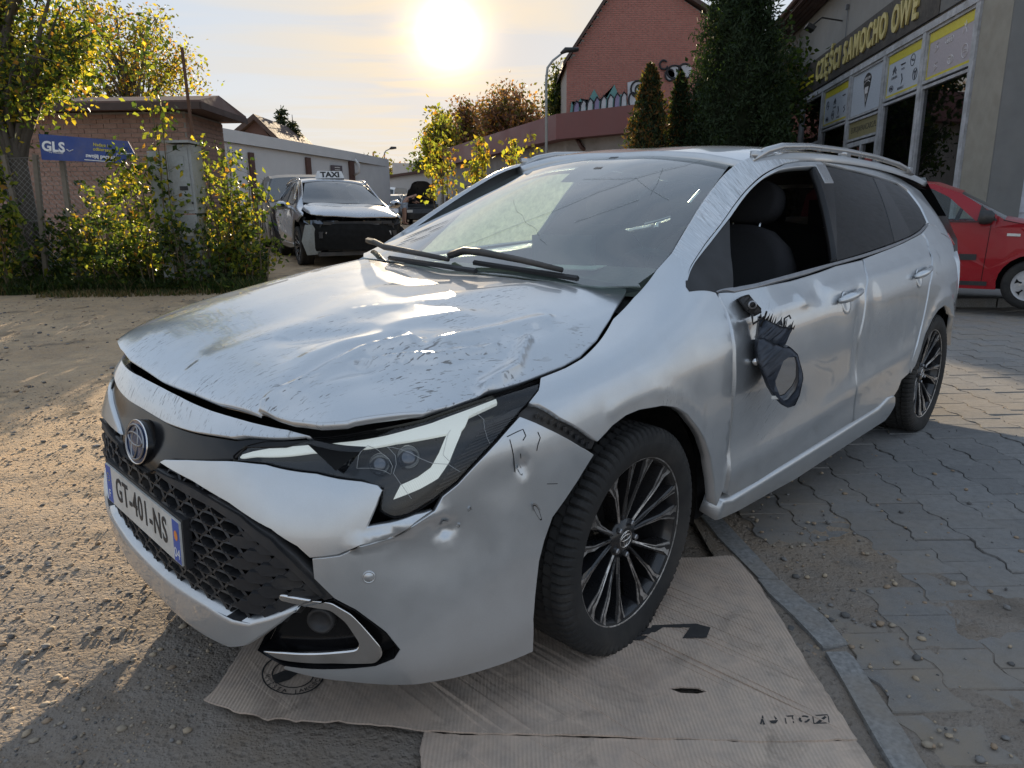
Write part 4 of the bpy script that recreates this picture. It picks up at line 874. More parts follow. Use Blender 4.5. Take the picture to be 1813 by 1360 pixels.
        for kk in range(12): a=kk*math.pi/6; m.box((-.2385+.011*math.cos(a),.020+.011*math.sin(a),.0036),(.0022,.0022,.0006))
        m.build('band_stars',M['yellow'],pl).data.transform(mm)
        # parking sensor and scraped edge bits
        m=MB(); pp,nn=surf('side',np.array([[.803,.332]]),d_side,.0); pp,nn=surf('side',np.array([T('sensor')[0]]),d_side,.0005); mm=frame_m(pp[0],np.cross(nn[0],(0,0,1)),nn[0]); m.lathe([(.0135,-.002),(.0135,.002),(.0115,.0022),(.0110,.0008),(.0100,.0022),(.0001,.0028)],24,M_=mm); m.build('parking_sensor',pt,root,True)
        # torn slots: dark openings with curled lips
        for u,v,w_,h_,a in ((.944,.415,.018,.026,.5),(1.126,.462,.007,.030,.2),(.975,.395,.006,.010,.3),(1.00,.43,.006,.012,-.3),(1.165,.345,.010,.05,.45)):
            m=MB(); n=9; c=np.array([u,v]); ring=[]
            for kk in range(n): q=2*math.pi*kk/n; e=np.array([w_*math.cos(q),h_*math.sin(q)])*(.75+.5*R.random())*.5; ring.append(c+np.array([e[0]*math.cos(a)-e[1]*math.sin(a),e[0]*math.sin(a)+e[1]*math.cos(a)]))
            ring=np.array(ring); a0,nn=surf('side',ring,d_side,.0006); a1,_=surf('side',c+(ring-c)*1.35,d_side,.0045); 
            tear=MB(); V=np.concatenate([a0,[a0.mean(0)-nn[0]*.004]]); tear.add(V,[(kk,(kk+1)%n,n) for kk in range(n)]); o=tear.build('tear',M['dark'],root)
            cur=MB(); kk=range(0,n//2+1); cur.add([*(a0[i] for i in kk),*(a1[i] for i in kk)],[(i,i+1,i+2+n//2,i+1+n//2) for i in range(n//2)]); cur.build('torn_lip',pt,o,True)
        m=MB()
        for k_ in range(5):
            a,nn=surf('side',densify(np.array(T('scr%d'%k_)),.01,False),d_side,.0004); m.tube(list(a),.0011 if k_<4 else .0007,4,cap=False)
        m.build('paint_cracks',M['dark'],root)
        # black bracket showing between bumper and fender
        BR=[cst for cst in T('bracket')]
        br=panel('bumper_bracket','side',BR,M['black_plastic'],root,gap=-.004,off=-.02,t=.02,step=.02)
        m=MB()
        for f_ in np.linspace(.1,.95,9):
            a,_=surf('side',np.array([np.array(T('brline')[0])*(1-f_)+np.array(T('brline')[1])*f_]),None,-.012); m.box(a[0],(.012,.006,.010),rz=.3)
        m.build('bracket_clips',M['black_plastic'],br)
    # inner body: dark boxes that close the view under the panels
    m=MB()
    def inner(us,off,rows,mir):
        V=[];F=[]
        for u in us:
            for v in rows:
                p,_=surf('side',np.array([[u,v]]),None,off); q=(mirv(p) if mir else p)[0]; V.append(tuple(q))
        r=len(rows)
        for i in range(len(us)-1):
            for j in range(r-1): F.append((i*r+j,i*r+j+1,(i+1)*r+j+1,(i+1)*r+j))
        m.add(V,F)
    for mir in (False,True):
        inner(np.linspace(0,1.12,16),-.085,[.03,.12,.24,.36,.48,.58],mir)
        inner(np.linspace(1.12,2.0,12),-.06,[.50,.56,.62,.70],mir)
        inner(np.linspace(1.93,2.10,4),-.075,[.04,.15,.3,.45,.56,.64],mir)
        inner(np.linspace(4.6,5.95,12),-.05,[.05,.2,.4,.6],mir)
    m.box((.28,0,.42),(.60,.96,.46)); m.box((-1.35,0,.26),(2.0,1.60,.10)); m.box((-2.75,0,.42),(1.5,1.04,.40)); m.box((-3.35,0,.42),(.45,1.4,.40))
    m.build('inner_body',M['dark'],root)
    m=MB()
    for yy in np.linspace(-.68,.68,2): pass
    V=[];F=[]
    xs=np.linspace(-.78,.30,8); ys=np.linspace(-.66,.66,9)
    for a in xs:
        for b in ys: q=HOOD(a,b); V.append((q[0]-.02,q[1]*.97,q[2]-.055))
    for i in range(7):
        for j in range(8): F.append((i*9+j,i*9+j+1,(i+1)*9+j+1,(i+1)*9+j))
    obj('engine_bay_cover',V,F,M['dark'],root)
    # cowl
    V=[];F=[];n=17
    for i,(dx,dz) in enumerate(((.03,-.035),(-.03,-.045),(-.10,-.03),(-.16,.0))):
        for j in range(n):
            y=-.74+1.48*j/(n-1); q=WS(.02+.0,y); x0=float(np.interp(abs(y),[0,.3,.6,.74],[-.06,-.09,-.17,-.27])); V.append((x0+dx-.0,y,float(HOOD(-x0,y)[2])+dz))
    for i in range(3):
        for j in range(n-1): F.append((i*n+j,i*n+j+1,(i+1)*n+j+1,(i+1)*n+j))
    obj('cowl',V,F,M['black_plastic'],root,smooth=True)
    # windscreen: clear middle, black band round it
    ws=panel('windscreen','ws',WSP,M['windscreen'],root,gap=.0,off=.0,t=.005,step=.05,edge=.003,sag=.001)
    band_o=densify(np.array(WSP),.05); 
    inn=np.array(WSI)
    m=MB(); Po=densify(np.array(WSP)[:],.05); 
    # band: triangulate ring between outer and inner loops
    if area(Po)<0: Po=Po[::-1]
    Pi=densify(inn if area(inn)>0 else inn[::-1],.05)
    vs_,es_,fs_,ov_,_,_=delaunay_2d_cdt([Vector(q) for q in np.concatenate([Po,Pi])],[],[list(range(len(Po))),list(range(len(Po),len(Po)+len(Pi)))],4,1e-7)
    UV=np.array([tuple(v) for v in vs_]); keep=[]
    for f in fs_:
        c=UV[list(f)].mean(0)[None]
        if not inside(Pi,c)[0]: keep.append(tuple(f))
    a,_=surf('ws',UV,None,.0012); used=sorted({i for f in keep for i in f}); key={}; rm={}
    for i in used: rm[i]=key.setdefault((round(UV[i][0],4),round(UV[i][1],4)),len(key))
    first={v:i for i,v in sorted(rm.items(),reverse=True)}; a=[a[first[j]] for j in range(len(key))]; keep=[tuple(rm[i] for i in f) for f in keep]; obj('windscreen_band',a,keep,M['frit'],ws,smooth=True)
    # roof
    ROOFP=[(.99,-.60),(.945+.10,-.40),(.945+.125,-.2),(1.078,0),(1.07,.2),(1.045,.40),(.99,.60),(1.3,.605),(1.8,.61),(2.4,.60),(3.0,.585),(3.4,.56),(3.5,.3),(3.52,0),(3.5,-.3),(3.4,-.56),(3.0,-.585),(2.4,-.60),(1.8,-.61),(1.3,-.605)]
    panel('roof','roof',ROOFP,P.get('roof',pt),root,t=.03,step=.05,gap=0)
    # tailgate
    V=[];F=[]
    prof=[(-3.47,1.345,.56),(-3.50,1.31,.57),(-3.62,1.12,.66),(-3.68,.98,.72),(-3.72,.80,.74),(-3.72,.60,.72)]
    for x,z,w_ in prof:
        for j in range(9): y=-w_+2*w_*j/8; V.append((x+.10*(abs(y)/w_)**2.5,y,z))
    for i in range(len(prof)-1):
        for j in range(8): F.append((i*9+j,(i+1)*9+j,(i+1)*9+j+1,i*9+j+1))
    tg=obj('tailgate',V,F,[pt,M['tinted']],root,smooth=True,mi=[1 if 0<i<2 else 0 for i in range(len(prof)-1) for j in range(8)])
    # interior
    if full:
        S=MB()
        # dashboard
        V=[];F=[];n=13
        prof=[(-.25,.93),(-.42,.962),(-.62,.965),(-.72,.93),(-.76,.80),(-.74,.50)]
        for x,z in prof:
            for j in range(n): y=-.70+1.4*j/(n-1); V.append((x-.05*(abs(y)/.7)**2,y,z+(.02 if abs(y-.36)<.2 and x<-.5 and x>-.7 else 0)))
        for i in range(len(prof)-1):
            for j in range(n-1): F.append((i*n+j,i*n+j+1,(i+1)*n+j+1,(i+1)*n+j))
        obj('dashboard',V,F,M['dash'],root,smooth=True)
        m=MB(); c=Vector((-.83,.37,.86)); mm=frame_m(c,(0,1,0),(.38,0,1)); m.tube([mm@Vector((.185*math.cos(a),.185*math.sin(a),0)) for a in np.linspace(0,2*math.pi,33)],.016,8,cap=False); m.lathe([(.0001,-.02),(.07,-.015),(.08,.01),(.0001,.03)],16,M_=mm@Matrix.Rotation(math.pi/2,4,'X'))
        for a in (0,math.pi,-math.pi/2): m.tube([mm@Vector((.05*math.cos(a),.05*math.sin(a),0)),mm@Vector((.18*math.cos(a),.18*math.sin(a),0))],.014,6)
        m.build('steering_wheel',M['cloth'],root,True)
        def seat(x,y,w_=.50,head=True):
            m=MB(); 
            def slab(c,d,tilt,r=.05):
                mm=Matrix.Translation(c)@Matrix.Rotation(tilt,4,'Y'); n=10; V=[];F=[]
                for i,(sx,sc_) in enumerate(((-.5,.86),(-.42,.98),(0,1),(.42,.97),(.5,.84))):
                    for kk in range(24):
                        a=2*math.pi*kk/24; e=2.6; cc,ss=math.cos(a),math.sin(a); rr=(abs(cc)**e+abs(ss)**e)**(-1/e)
                        V.append(mm@Vector((sx*d[0],cc*rr*d[1]/2*sc_,ss*rr*d[2]/2*sc_)))
                for i in range(4):
                    for kk in range(24): F.append((i*24+kk,i*24+(kk+1)%24,(i+1)*24+(kk+1)%24,(i+1)*24+kk))
                F.append(tuple(range(24))[::-1]); F.append(tuple(96+kk for kk in range(24))); m.add(V,F)
            slab((x+.22,y,.50),(.50,w_,.16),math.radians(-8)); 
            slab((x-.12,y,.80),(.16,w_,.64),math.radians(-16))
            if head: slab((x-.245,y,1.205),(.10,.27,.19),math.radians(-12))
            o=m.build('seat',M['cloth'],root,True)
            if head:
                m=MB()
                for dy in (-.06,.06): m.tube([(x-.19,y+dy,1.06),(x-.225,y+dy,1.15)],.006,6)
                m.build('headrest_posts',M['chrome'],o)
        seat(-1.30,.38); seat(-1.30,-.38); seat(-2.20,.0,1.30,False)
        m=MB()
        for yy in (-.42,.0,.42): m.box((-2.42,yy,1.15),(.09,.26,.14))
        m.build('rear_headrests',M['cloth'],root)
        # headlining, inner door faces and dark load area behind the rear seats
        V=[];F=[];xs=np.linspace(1.08,3.4,10); ys=np.linspace(-.56,.56,7)
        for a in xs:
            for b in ys: q=ROOF(a,b); V.append((q[0],q[1],q[2]-.045))
        for i in range(9):
            for j in range(6): F.append((i*7+j,i*7+j+1,(i+1)*7+j+1,(i+1)*7+j))
        obj('headlining',V,F,M['cloth2'],root)
        m=MB(); q=WS(.94,0); m.box((q[0]-.05,0,q[2]-.10),(.03,.24,.07)); m.tube([(q[0]-.02,0,q[2]-.02),(q[0]-.05,0,q[2]-.09)],.01,6); m.build('rear_view_mirror',M['cloth'],root)
        m=MB(); q=WS(.86,0); V=[]; 
        m.add([WS(u,v)-np.array([.0,0,.006]) for u,v in ((.78,-.08),(.92,-.13),(1.03,-.13),(1.03,.13),(.92,.13),(.78,.08))],[(0,1,2,3,4,5)]); m.build('sensor_housing',M['black_plastic'],ws)
        # papers left on the dashboard
        m=MB(); m.box((-.50,.20,.985),(.18,.26,.004),rz=.4); m.build('paper_sheet',M['paper'],root)
        m=MB(); m.box((-.58,.12,1.03),(.03,.26,.13),rz=.15); m.build('open_box_flap',M['cloth2'],root)
        # wipers
        for (pts,bl) in ((wipts('wip1',[.03,.045,.05,.045,.035]),wipts('wbl1',[.014,.014])),(wipts('wip2',[.02,.045,.05,.04,.03]),wipts('wbl2',[.014,.014]))):
            m=MB(); m.tube(pts,[.013,.013,.012,.010,.008],6); wo=m.build('wiper_arm',M['black_plastic'],root,True)
            m=MB(); m.tube(bl,.009,5); m.build('wiper_blade',M['seal'],wo)
        # hair cracks in the windscreen
        m=MB(); r2=random.Random(5)
        for (u0,v0,au,av,n) in ((.80,.30,-.10,-.06,14),(.80,.30,.06,.05,8),(.80,.30,-.05,.06,9),(.80,.30,.0,-.07,10),(.45,.05,.03,-.05,11),(.45,.05,-.03,.06,10),(.62,.42,-.05,-.04,9),(.9,.35,-.07,.03,8)):
            pts=[]; u,v=u0,v0; da=r2.uniform(-.2,.2)
            for i in range(n):
                pts.append(WS(u,v)+np.array([.4,0,.9])*.0022); c_,s_=math.cos(da*i*.25),math.sin(da*i*.25); u+=(au*c_-av*s_)*.45+r2.uniform(-.006,.006); v+=(au*s_+av*c_)*.45+r2.uniform(-.006,.006)
            m.tube(pts,.0006,3,cap=False)
        m.build('windscreen_cracks',M['crack'],ws)
    for c in (0,): pass
    return hood

a,loc=CARA,CARLOC
wreck=thing('estate_car','damaged silver estate car with crumpled bonnet and hanging door mirror on flattened cardboard','car',loc,a)
build_car(wreck,'wreck',dict(paint=M['paint'],hood=M['paint_hood'],door=M['paint_door'],quarter=M['paint_door'],fender=M['paint_fender'],scraped=M['scraped']))
# the torn-off door mirror, hanging by its cable from a broken foot
def V3(k): return [Vector(q) for q in TR[k][1]]
nn=Vector((.80,.55,.12)).normalized()
P=V3('mir_out'); c=sum(P,Vector())/len(P); m=MB(); n=len(P); V=[];F=[]
for s_,d in ((1,.006),(1.0,-.004),(1.02,-.04),(.95,-.075),(.75,-.10),(.3,-.112)):
    for p in P: V.append(c+(p-c)*s_+nn*d)
for i in range(5):
    for k in range(n): F.append((i*n+k,i*n+(k+1)%n,(i+1)*n+(k+1)%n,(i+1)*n+k))
F.append(tuple(5*n+k for k in range(n)))
G_=V3('mir_glass'); 
k0=len(V); 
# domed front between the shell's edge and the glass opening
ex=nn.cross(Vector((0,0,1))).normalized(); ey=ex.cross(nn).normalized()
def puff(P,holes,h,wd,o0,seed=0,back=None):
    """front of a moulded part: a grid inside the outline raised towards +nn away from its edges"""
    P2=np.array([((p-c).dot(ex),(p-c).dot(ey)) for p in P]); P2=P2 if area(P2)>0 else P2[::-1]; P2=densify(P2,.010); H2=[]
    for q in holes: a_=np.array([((p-c).dot(ex),(p-c).dot(ey)) for p in q]); H2.append(densify(a_ if area(a_)>0 else a_[::-1],.010))
    lo,hi=P2.min(0),P2.max(0); gx,gy=np.meshgrid(np.arange(lo[0],hi[0],.007),np.arange(lo[1],hi[1],.007)); Q=np.stack([gx.ravel(),gy.ravel()],1); Q=Q[inside(P2,Q)]; Q=Q[dist_loop(P2,Q)>.0035]
    for q in H2: Q=Q[~inside(q,Q)]; Q=Q[dist_loop(q,Q)>.0035]
    pts=[Vector(q) for q in P2]+[Vector(q) for q in Q]; loops=[list(range(len(P2)))]
    for q in H2: k=len(pts); pts+=[Vector(v) for v in q]; loops.append(list(range(k,k+len(q))))
    vs_,_,fs_,_,_,_=delaunay_2d_cdt(pts,[],loops,4,1e-7); UV=np.array([tuple(v) for v in vs_])
    fs_=[tuple(f) for f in fs_ if inside(P2,UV[list(f)].mean(0)[None])[0] and not any(inside(q,UV[list(f)].mean(0)[None])[0] for q in H2)]
    d=np.clip(dist_loop(P2,UV)/wd,0,1)
    for q in H2: d=np.minimum(d,.15+np.clip(dist_loop(q,UV)/wd,0,1))
    hh=o0+h*np.sqrt(1-(1-np.clip(d,0,1))**2)+.0006*vnoise(UV,260,seed)
    V=[c+ex*u+ey*v+nn*z for (u,v),z in zip(UV,hh)]
    F=list(fs_); n2=len(P2); k=len(V); V+=[c+ex*u+ey*v+nn*(o0-(back or .03)) for u,v in P2]; F+=[(i,(i+1)%n2,k+(i+1)%n2,k+i) for i in range(n2)]
    return V,F
V1,F1=puff(P,[G_],.022,.030,.0,1); V+=V1; F+=[tuple(k0+i for i in f) for f in F1]
for q in ([],): pass
g3=[(p-c) for p in G_]; kk0=len(V); V+=[c+g+nn*(.006-nn.dot(g)) for g in g3]+[c+g+nn*(-.020-nn.dot(g)) for g in g3]; ng=len(g3); F+=[(kk0+i,kk0+(i+1)%ng,kk0+ng+(i+1)%ng,kk0+ng+i) for i in range(ng)]
mh=obj('door_mirror',V,F,M['mirror_shell'],wreck,smooth=True)
zc_=sum(p.z for p in G_)/len(G_); obj('mirror_glass',[p+nn*(.0-.012-(zc_-p.z)*.14) for p in G_],[tuple(range(len(G_)))],M['mirror_glass'],mh)
A_=V3('mir_arm'); V1,F1=puff(A_,[],.020,.028,-.020,2,.04); ar=obj('mirror_arm',V1,F1,M['mirror_shell'],mh,smooth=True)
m=MB(); rj=random.Random(8)
for i in range(16):
    p=A_[0].lerp(A_[4],i/15)+Vector((0,0,.002)); m.prism([p+nn*(-.03+.035*rj.random())+Vector((0,0,-.008)),p+nn*(-.02+.03*rj.random())+ex*.009+Vector((0,0,-.006)),p+nn*-.01+ex*.004*rj.uniform(-1,1)+Vector((0,0,.004+.016*rj.random()))],nn*.003)
m.build('broken_edge',M['black_plastic'],ar)
m=MB(); q=A_[3]; m.tube([q,q+Vector((0,0,.025)),q+Vector((-.010,.01,.034)),q+Vector((-.020,.01,.024))],.0028,6); q=A_[1]; m.tube([q-nn*.02,q+Vector((-.004,0,.022))],.003,6); m.build('mirror_cable_hook',M['seal'],mh,True)
B_=V3('mir_base'); V1,F1=puff(B_,[],.016,.02,-.028,3,.04); o=obj('mirror_foot',V1,F1,M['black_plastic'],mh,smooth=True)
q=sum(B_,Vector())/8; m=MB(); m.lathe([(.013,-.004),(.013,.004),(.009,.006),(.009,-.004)],14,M_=frame_m(q-nn*.006,ex,nn)); m.build('foot_socket',M['satin'],o)
m=MB(); m.tube([q-Vector((0,0,.03)),q-Vector((.01,.0,.06)),A_[1]+Vector((0,0,.01)),A_[0]-Vector((0,0,.03))],.004,6); m.build('mirror_cable',M['seal'],mh,True)
m=MB(); q=P[16]; m.tube([q-nn*.05+Vector((.01,0,.0)),q-nn*.02],.012,8); m.build('mirror_lamp',M['chrome'],mh,True)
q=P[13]; m=MB(); m.box(q+nn*.008-Vector((0,0,0)),(.004,.022,.010),rz=.6); m.build('indicator_lens',M['plate_white'],mh)
# finger writing in the dust of the screen, and a hanging flap of undertray
m=MB()
for (u0,v0,u1,v1,w_) in ((.235,-.56,.40,-.42,.013),(.215,-.535,.33,-.465,.012),(.19,-.51,.25,-.455,.011),(.30,-.42,.36,-.385,.010),(.21,-.44,.29,-.385,.011),(.165,-.50,.20,-.46,.009)):
    pts=[WS(u0+(u1-u0)*f_,v0+(v1-v0)*f_)+np.array([.4,0,.9])*.0025 for f_ in (0,.3,.6,1)]
    d=np.array(pts[-1])-np.array(pts[0]); s_=np.cross(d,[.4,0,.9]); s_=s_/np.linalg.norm(s_)*w_*.5
    ww=(.4,1,1,.35); Vv=[p+s_*w for p,w in zip(pts,ww)]+[p-s_*w for p,w in zip(pts,ww)]
    m.add(Vv,[(i,i+1,5+i,4+i) for i in range(3)])
m.build('finger_marks',M['mark'],wreck)
m=MB(); a0,_=surf('side',np.array([[u,.02+.0*u] for u in np.linspace(2.9,3.5,7)]),None,-.03)
V=[tuple(q) for q in a0]+[(q[0],q[1]-.02,q[2]-h) for q,h in zip(a0,(.01,.03,.05,.04,.08,.07,.02))]
m.add(V,[(i,i+1,8+i,7+i) for i in range(6)]); m.build('undertray_flap',M['black_plastic'],wreck)
q=panel('fuel_flap','side',[(4.06,.50),(4.20,.50),(4.24,.53),(4.24,.575),(4.20,.60),(4.08,.60),(4.05,.57),(4.05,.53)],M['paint'],wreck,t=.003,off=.0015,gap=0,edge=.004,step=.02,sm=1,disp=d_side)

# ---------------------------------------------------------------- ground, pavers, kerb, stones, cardboard
def fast(name,V,F,mats,parent=None,mi=None,smooth=False,**props):
    """mesh from arrays; F is (n,3) or (n,4)"""
    me=bpy.data.meshes.new(name); V=np.asarray(V,np.float32); F=np.asarray(F,np.int32); k=F.shape[1]
    me.vertices.add(len(V)); me.vertices.foreach_set('co',V.ravel()); me.loops.add(F.size); me.loops.foreach_set('vertex_index',F.ravel())
    me.polygons.add(len(F)); me.polygons.foreach_set('loop_start',np.arange(0,F.size,k,dtype=np.int32)); me.polygons.foreach_set('loop_total',np.full(len(F),k,np.int32))
    for m in (mats if isinstance(mats,(list,tuple)) else [mats]): me.materials.append(m)
    if mi is not None: me.polygons.foreach_set('material_index',np.asarray(mi,np.int32))
    if smooth: me.polygons.foreach_set('use_smooth',np.ones(len(F),bool))
    me.update(calc_edges=True); me.validate()
    o=bpy.data.objects.new(name,me); COL.objects.link(o)
    if parent: o.parent=parent
    for a,b in props.items(): o[a]=b
    return o
def vnz(X,Y,f,seed):
    """value noise on a grid, smooth"""
    r=np.random.RandomState(seed); T_=r.rand(256,256); x=X*f+100; y=Y*f+100; i=np.floor(x).astype(int); j=np.floor(y).astype(int); u=x-i; v=y-j; u=u*u*(3-2*u); v=v*v*(3-2*v)
    g=lambda a,b: T_[a%256,b%256]
    return (g(i,j)*(1-u)+g(i+1,j)*u)*(1-v)+(g(i,j+1)*(1-u)+g(i+1,j+1)*u)*v-.5
def GH(X,Y):
    X=np.asarray(X,float); Y=np.asarray(Y,float)
    dirt=np.clip((.78-X)/.12,0,1)
    bump=.018*vnz(X,Y,1.3,1)+.010*vnz(X,Y,4,2)+.0075*vnz(X,Y,11,3)+.0075*vnz(X,Y,27,4)
    box=np.clip((X+1.0)/.25,0,1)*np.clip((2.6-Y)/.2,0,1)
    wh=0
    bump=bump*(1-.85*box)-.012*box
    # level under the wheels and cars
    return GZ(X,Y)+dirt*(bump-.004)+(1-dirt)*(-.05)
def geo_pos(t):
    n=t.N.new('ShaderNodeNewGeometry'); return n.outputs['Position']
t=MT('packed_dirt'); p_=geo_pos(t)
n1=t.noise(p_,.9,6,.6); n2=t.noise(p_,7,8,.65); n3=t.noise(p_,60,6,.7); vo=t.voro(p_,42); vo2=t.voro(p_,110)
c=t.mix(t.ramp(n1,.35,.65),(.42,.285,.165),(.54,.385,.235)); c=t.mix(t.ramp(n2,.35,.7,0,.7),c,(.26,.205,.15)); c=t.mix(t.ramp(n3,.45,.75,0,.6),c,(.50,.42,.32))
c=t.mix(t.ramp(vo,.0,.28,.55,0),c,(.13,.115,.10)); c=t.mix(t.ramp(t.noise(p_,2.2,3),.58,.66,0,.55),c,(.12,.10,.075))
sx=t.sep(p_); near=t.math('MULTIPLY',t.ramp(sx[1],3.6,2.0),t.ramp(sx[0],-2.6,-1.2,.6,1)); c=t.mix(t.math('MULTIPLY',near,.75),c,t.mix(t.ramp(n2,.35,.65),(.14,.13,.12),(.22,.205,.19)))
h=t.math('ADD',t.math('MULTIPLY',n2,.6),t.math('ADD',t.math('MULTIPLY',n3,.5),t.math('MULTIPLY',t.ramp(vo,0,.45),.5))); h=t.math('ADD',h,t.math('MULTIPLY',t.ramp(vo2,0,.5),.25))
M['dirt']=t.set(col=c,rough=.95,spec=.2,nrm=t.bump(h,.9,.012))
xs=np.concatenate([[-60,-40,-28,-20,-15],np.arange(-12,-6,.12),np.arange(-6,-2.6,.05),np.arange(-2.6,.9,.028),np.arange(.9,8,.3),[9,11,14,20,30,50]])
ys=np.concatenate([[-8,-3,-1,0,.5],np.arange(.8,4.2,.028),np.arange(4.2,7,.05),np.arange(7,13,.1),np.arange(13,30,.6),[32,36,42,50,65,90,140,300,800]])
X,Y=np.meshgrid(xs,ys,indexing='ij'); Z=GH(X,Y); nx,ny=X.shape; idx=np.arange(nx*ny).reshape(nx,ny)
F=np.stack([idx[:-1,:-1],idx[1:,:-1],idx[1:,1:],idx[:-1,1:]],-1).reshape(-1,4)
fast('ground',np.stack([X,Y,Z],-1).reshape(-1,3),F,M['dirt'],smooth=True,kind='structure')
# stones
ICO=[]
def _ico():
    import itertools
    f=(1+5**.5)/2; v=[(-1,f,0),(1,f,0),(-1,-f,0),(1,-f,0),(0,-1,f),(0,1,f),(0,-1,-f),(0,1,-f),(f,0,-1),(f,0,1),(-f,0,-1),(-f,0,1)]
    F=[(0,11,5),(0,5,1),(0,1,7),(0,7,10),(0,10,11),(1,5,9),(5,11,4),(11,10,2),(10,7,6),(7,1,8),(3,9,4),(3,4,2),(3,2,6),(3,6,8),(3,8,9),(4,9,5),(2,4,11),(6,2,10),(8,6,7),(9,8,1)]
    return np.array(v)/1.902,np.array(F)
IV,IF=_ico()
def stones(name,X,Y,S,zf,mats,seed=1,parent=None,sink=.25,**props):
    r=np.random.RandomState(seed); n=len(X)
    base=IV[None]*(1+.25*(r.rand(n,12,1)-.5)*1.6); sc_=np.stack([S*(.7+.6*r.rand(n)),S*(.7+.6*r.rand(n)),S*(.35+.35*r.rand(n))],-1)
    P=base*sc_[:,None]/2; a=r.rand(n)*6.28; c,s=np.cos(a)[:,None],np.sin(a)[:,None]
    P=np.stack([P[...,0]*c-P[...,1]*s,P[...,0]*s+P[...,1]*c,P[...,2]],-1)
    P[...,0]+=X[:,None]; P[...,1]+=Y[:,None]; P[...,2]+=(zf(X,Y)+sc_[:,2]*(.5-sink))[:,None]
    F=(IF[None]+12*np.arange(n)[:,None,None]).reshape(-1,3); mi=np.repeat(r.randint(0,len(mats),n),20)
    return fast(name,P.reshape(-1,3),F,mats,parent,mi,smooth=False,**props)
SM=[plain('stone_brown',(.30,.22,.15),.9,nscale=90,bump=.4),plain('stone_sand',(.38,.30,.21),.9,nscale=90,bump=.4),plain('stone_grey',(.20,.19,.18),.9,nscale=90,bump=.4),plain('stone_dark',(.11,.105,.10),.9,nscale=90,bump=.4),plain('stone_tan',(.30,.25,.19),.9,nscale=90,bump=.4)]
r=np.random.RandomState(3)
def scatter(n,x0,x1,y0,y1,p=1.):
    x=x0+(x1-x0)*r.rand(n); y=y0*(y1/y0)**(r.rand(n)**p); return x,y
def size(n,lo,hi,k=3): return lo+(hi-lo)*r.rand(n)**k
x,y=scatter(9000,-3.2,.6,1.1,4.2); k=(vnz(x,y,2.2,9)+r.rand(len(x))*.5>.12)&~((x>-.85)&(y<2.6)&(x+.0>-1+(2.6-y)*.2)); x,y=x[k],y[k]; stones('gravel',x,y,size(len(x),.004,.024,3),GH,SM,11,kind='stuff')
x,y=scatter(26000,-4.2,.5,1.1,5.0,.9); k=~((x>-.85)&(y<2.6)); x,y=x[k],y[k]; stones('gravel',x,y,size(len(x),.003,.011,2),GH,SM,18,kind='stuff')
x,y=scatter(9000,-9,1.2,3.5,10.5,.8); k=(vnz(x,y,1.1,10)+r.rand(len(x))*.5>.15); x,y=x[k],y[k]; stones('gravel',x,y,size(len(x),.008,.040,4),GH,SM,12,kind='stuff')
# ---- wavy concrete pavers
t=MT('concrete_paver'); p_=geo_pos(t); rn=t.rnd(); n1=t.noise(p_,1.1,5,.6); n2=t.noise(p_,30,7,.7); n3=t.noise(p_,260,3,.6); sx=t.sep(p_)
c=t.mix(rn,(.19,.19,.188),(.245,.243,.238)); c=t.mix(t.ramp(n2,.4,.7,0,.6),c,(.12,.12,.12)); c=t.mix(t.ramp(n3,.5,.7,0,.5),c,(.30,.29,.28))
dust=t.math('MAXIMUM',t.math('MULTIPLY',t.ramp(sx[0],1.9,.95),t.ramp(sx[1],4.5,2.5,.3,1)),t.ramp(sx[1],4.6,7.2,0,.8)); dust=t.math('MULTIPLY',dust,t.ramp(t.noise(p_,3.5,6,.65),.30,.62))
dust=t.math('MAXIMUM',dust,t.math('MULTIPLY',t.ramp(n1,.45,.7),.45))
c=t.mix(dust,c,(.27,.225,.175))
M['paver']=t.set(col=c,rough=.93,spec=.25,nrm=t.bump(t.math('ADD',n2,t.math('MULTIPLY',n3,.5)),.5,.006))
M['sand']=plain('joint_sand',(.20,.17,.14),.95,nscale=200,bump=.5,spec=.1)
pave=obj('pavement',[(.70,.3,-.012),(9,.3,-.012),(9,9.2,-.012),(.70,9.2,-.012)],[(0,1,2,3)],M['sand'],kind='structure')
PL,PW,PB=.165,.186,.011
half=[(-.5,PB),(-.36,PB),(-.14,-PB),(.14,-PB),(.36,PB),(.5,PB)]
outl=[(PW/2+b,a*PL) for a,b in half]+[(-(PW/2+b),-a*PL) for a,b in half]
ol=np.array(outl); ol2=ol*np.array([(PW-.0035)/PW,(PL-.0035)/PL]); ol3=ol*np.array([(PW-.002)/PW,(PL-.003)/PL])
V=[(x,y,.0) for x,y in ol2*.978]+[(x,y,-.004) for x,y in ol2]+[(x,y,-.035) for x,y in ol2]
n=12; F=[tuple(range(12))]+[(i,n+i,n+(i+1)%n,(i+1)%n) for i in range(12)]+[(n+i,2*n+i,2*n+(i+1)%n,n+(i+1)%n) for i in range(12)]
pm=obj('paver',V,F,M['paver'],pave); pmesh=pm.data; COL.objects.unlink(pm); bpy.data.objects.remove(pm)
slots=[]
for i in range(44):
    for j in range(54):
        x=1.005+i*PW; y=.55+j*PL+(PL/2 if i%2 else 0); slots.append((x,y))
def vis(x,y):
    q=camo.matrix_world.inverted()@Vector((x,y,0)); return -q.z>.1 and abs(q.x/-q.z)<.74 and abs(q.y/-q.z)<.56
rp=random.Random(4)
cen=[(x,y) for x,y in slots if vis(x,y)]
hidden=lambda x,y: False
cen.sort(key=lambda q: math.hypot(q[0],q[1]))
iv=set(cen[:300]); rest=[q for q in slots if q not in iv and q[1]<9]
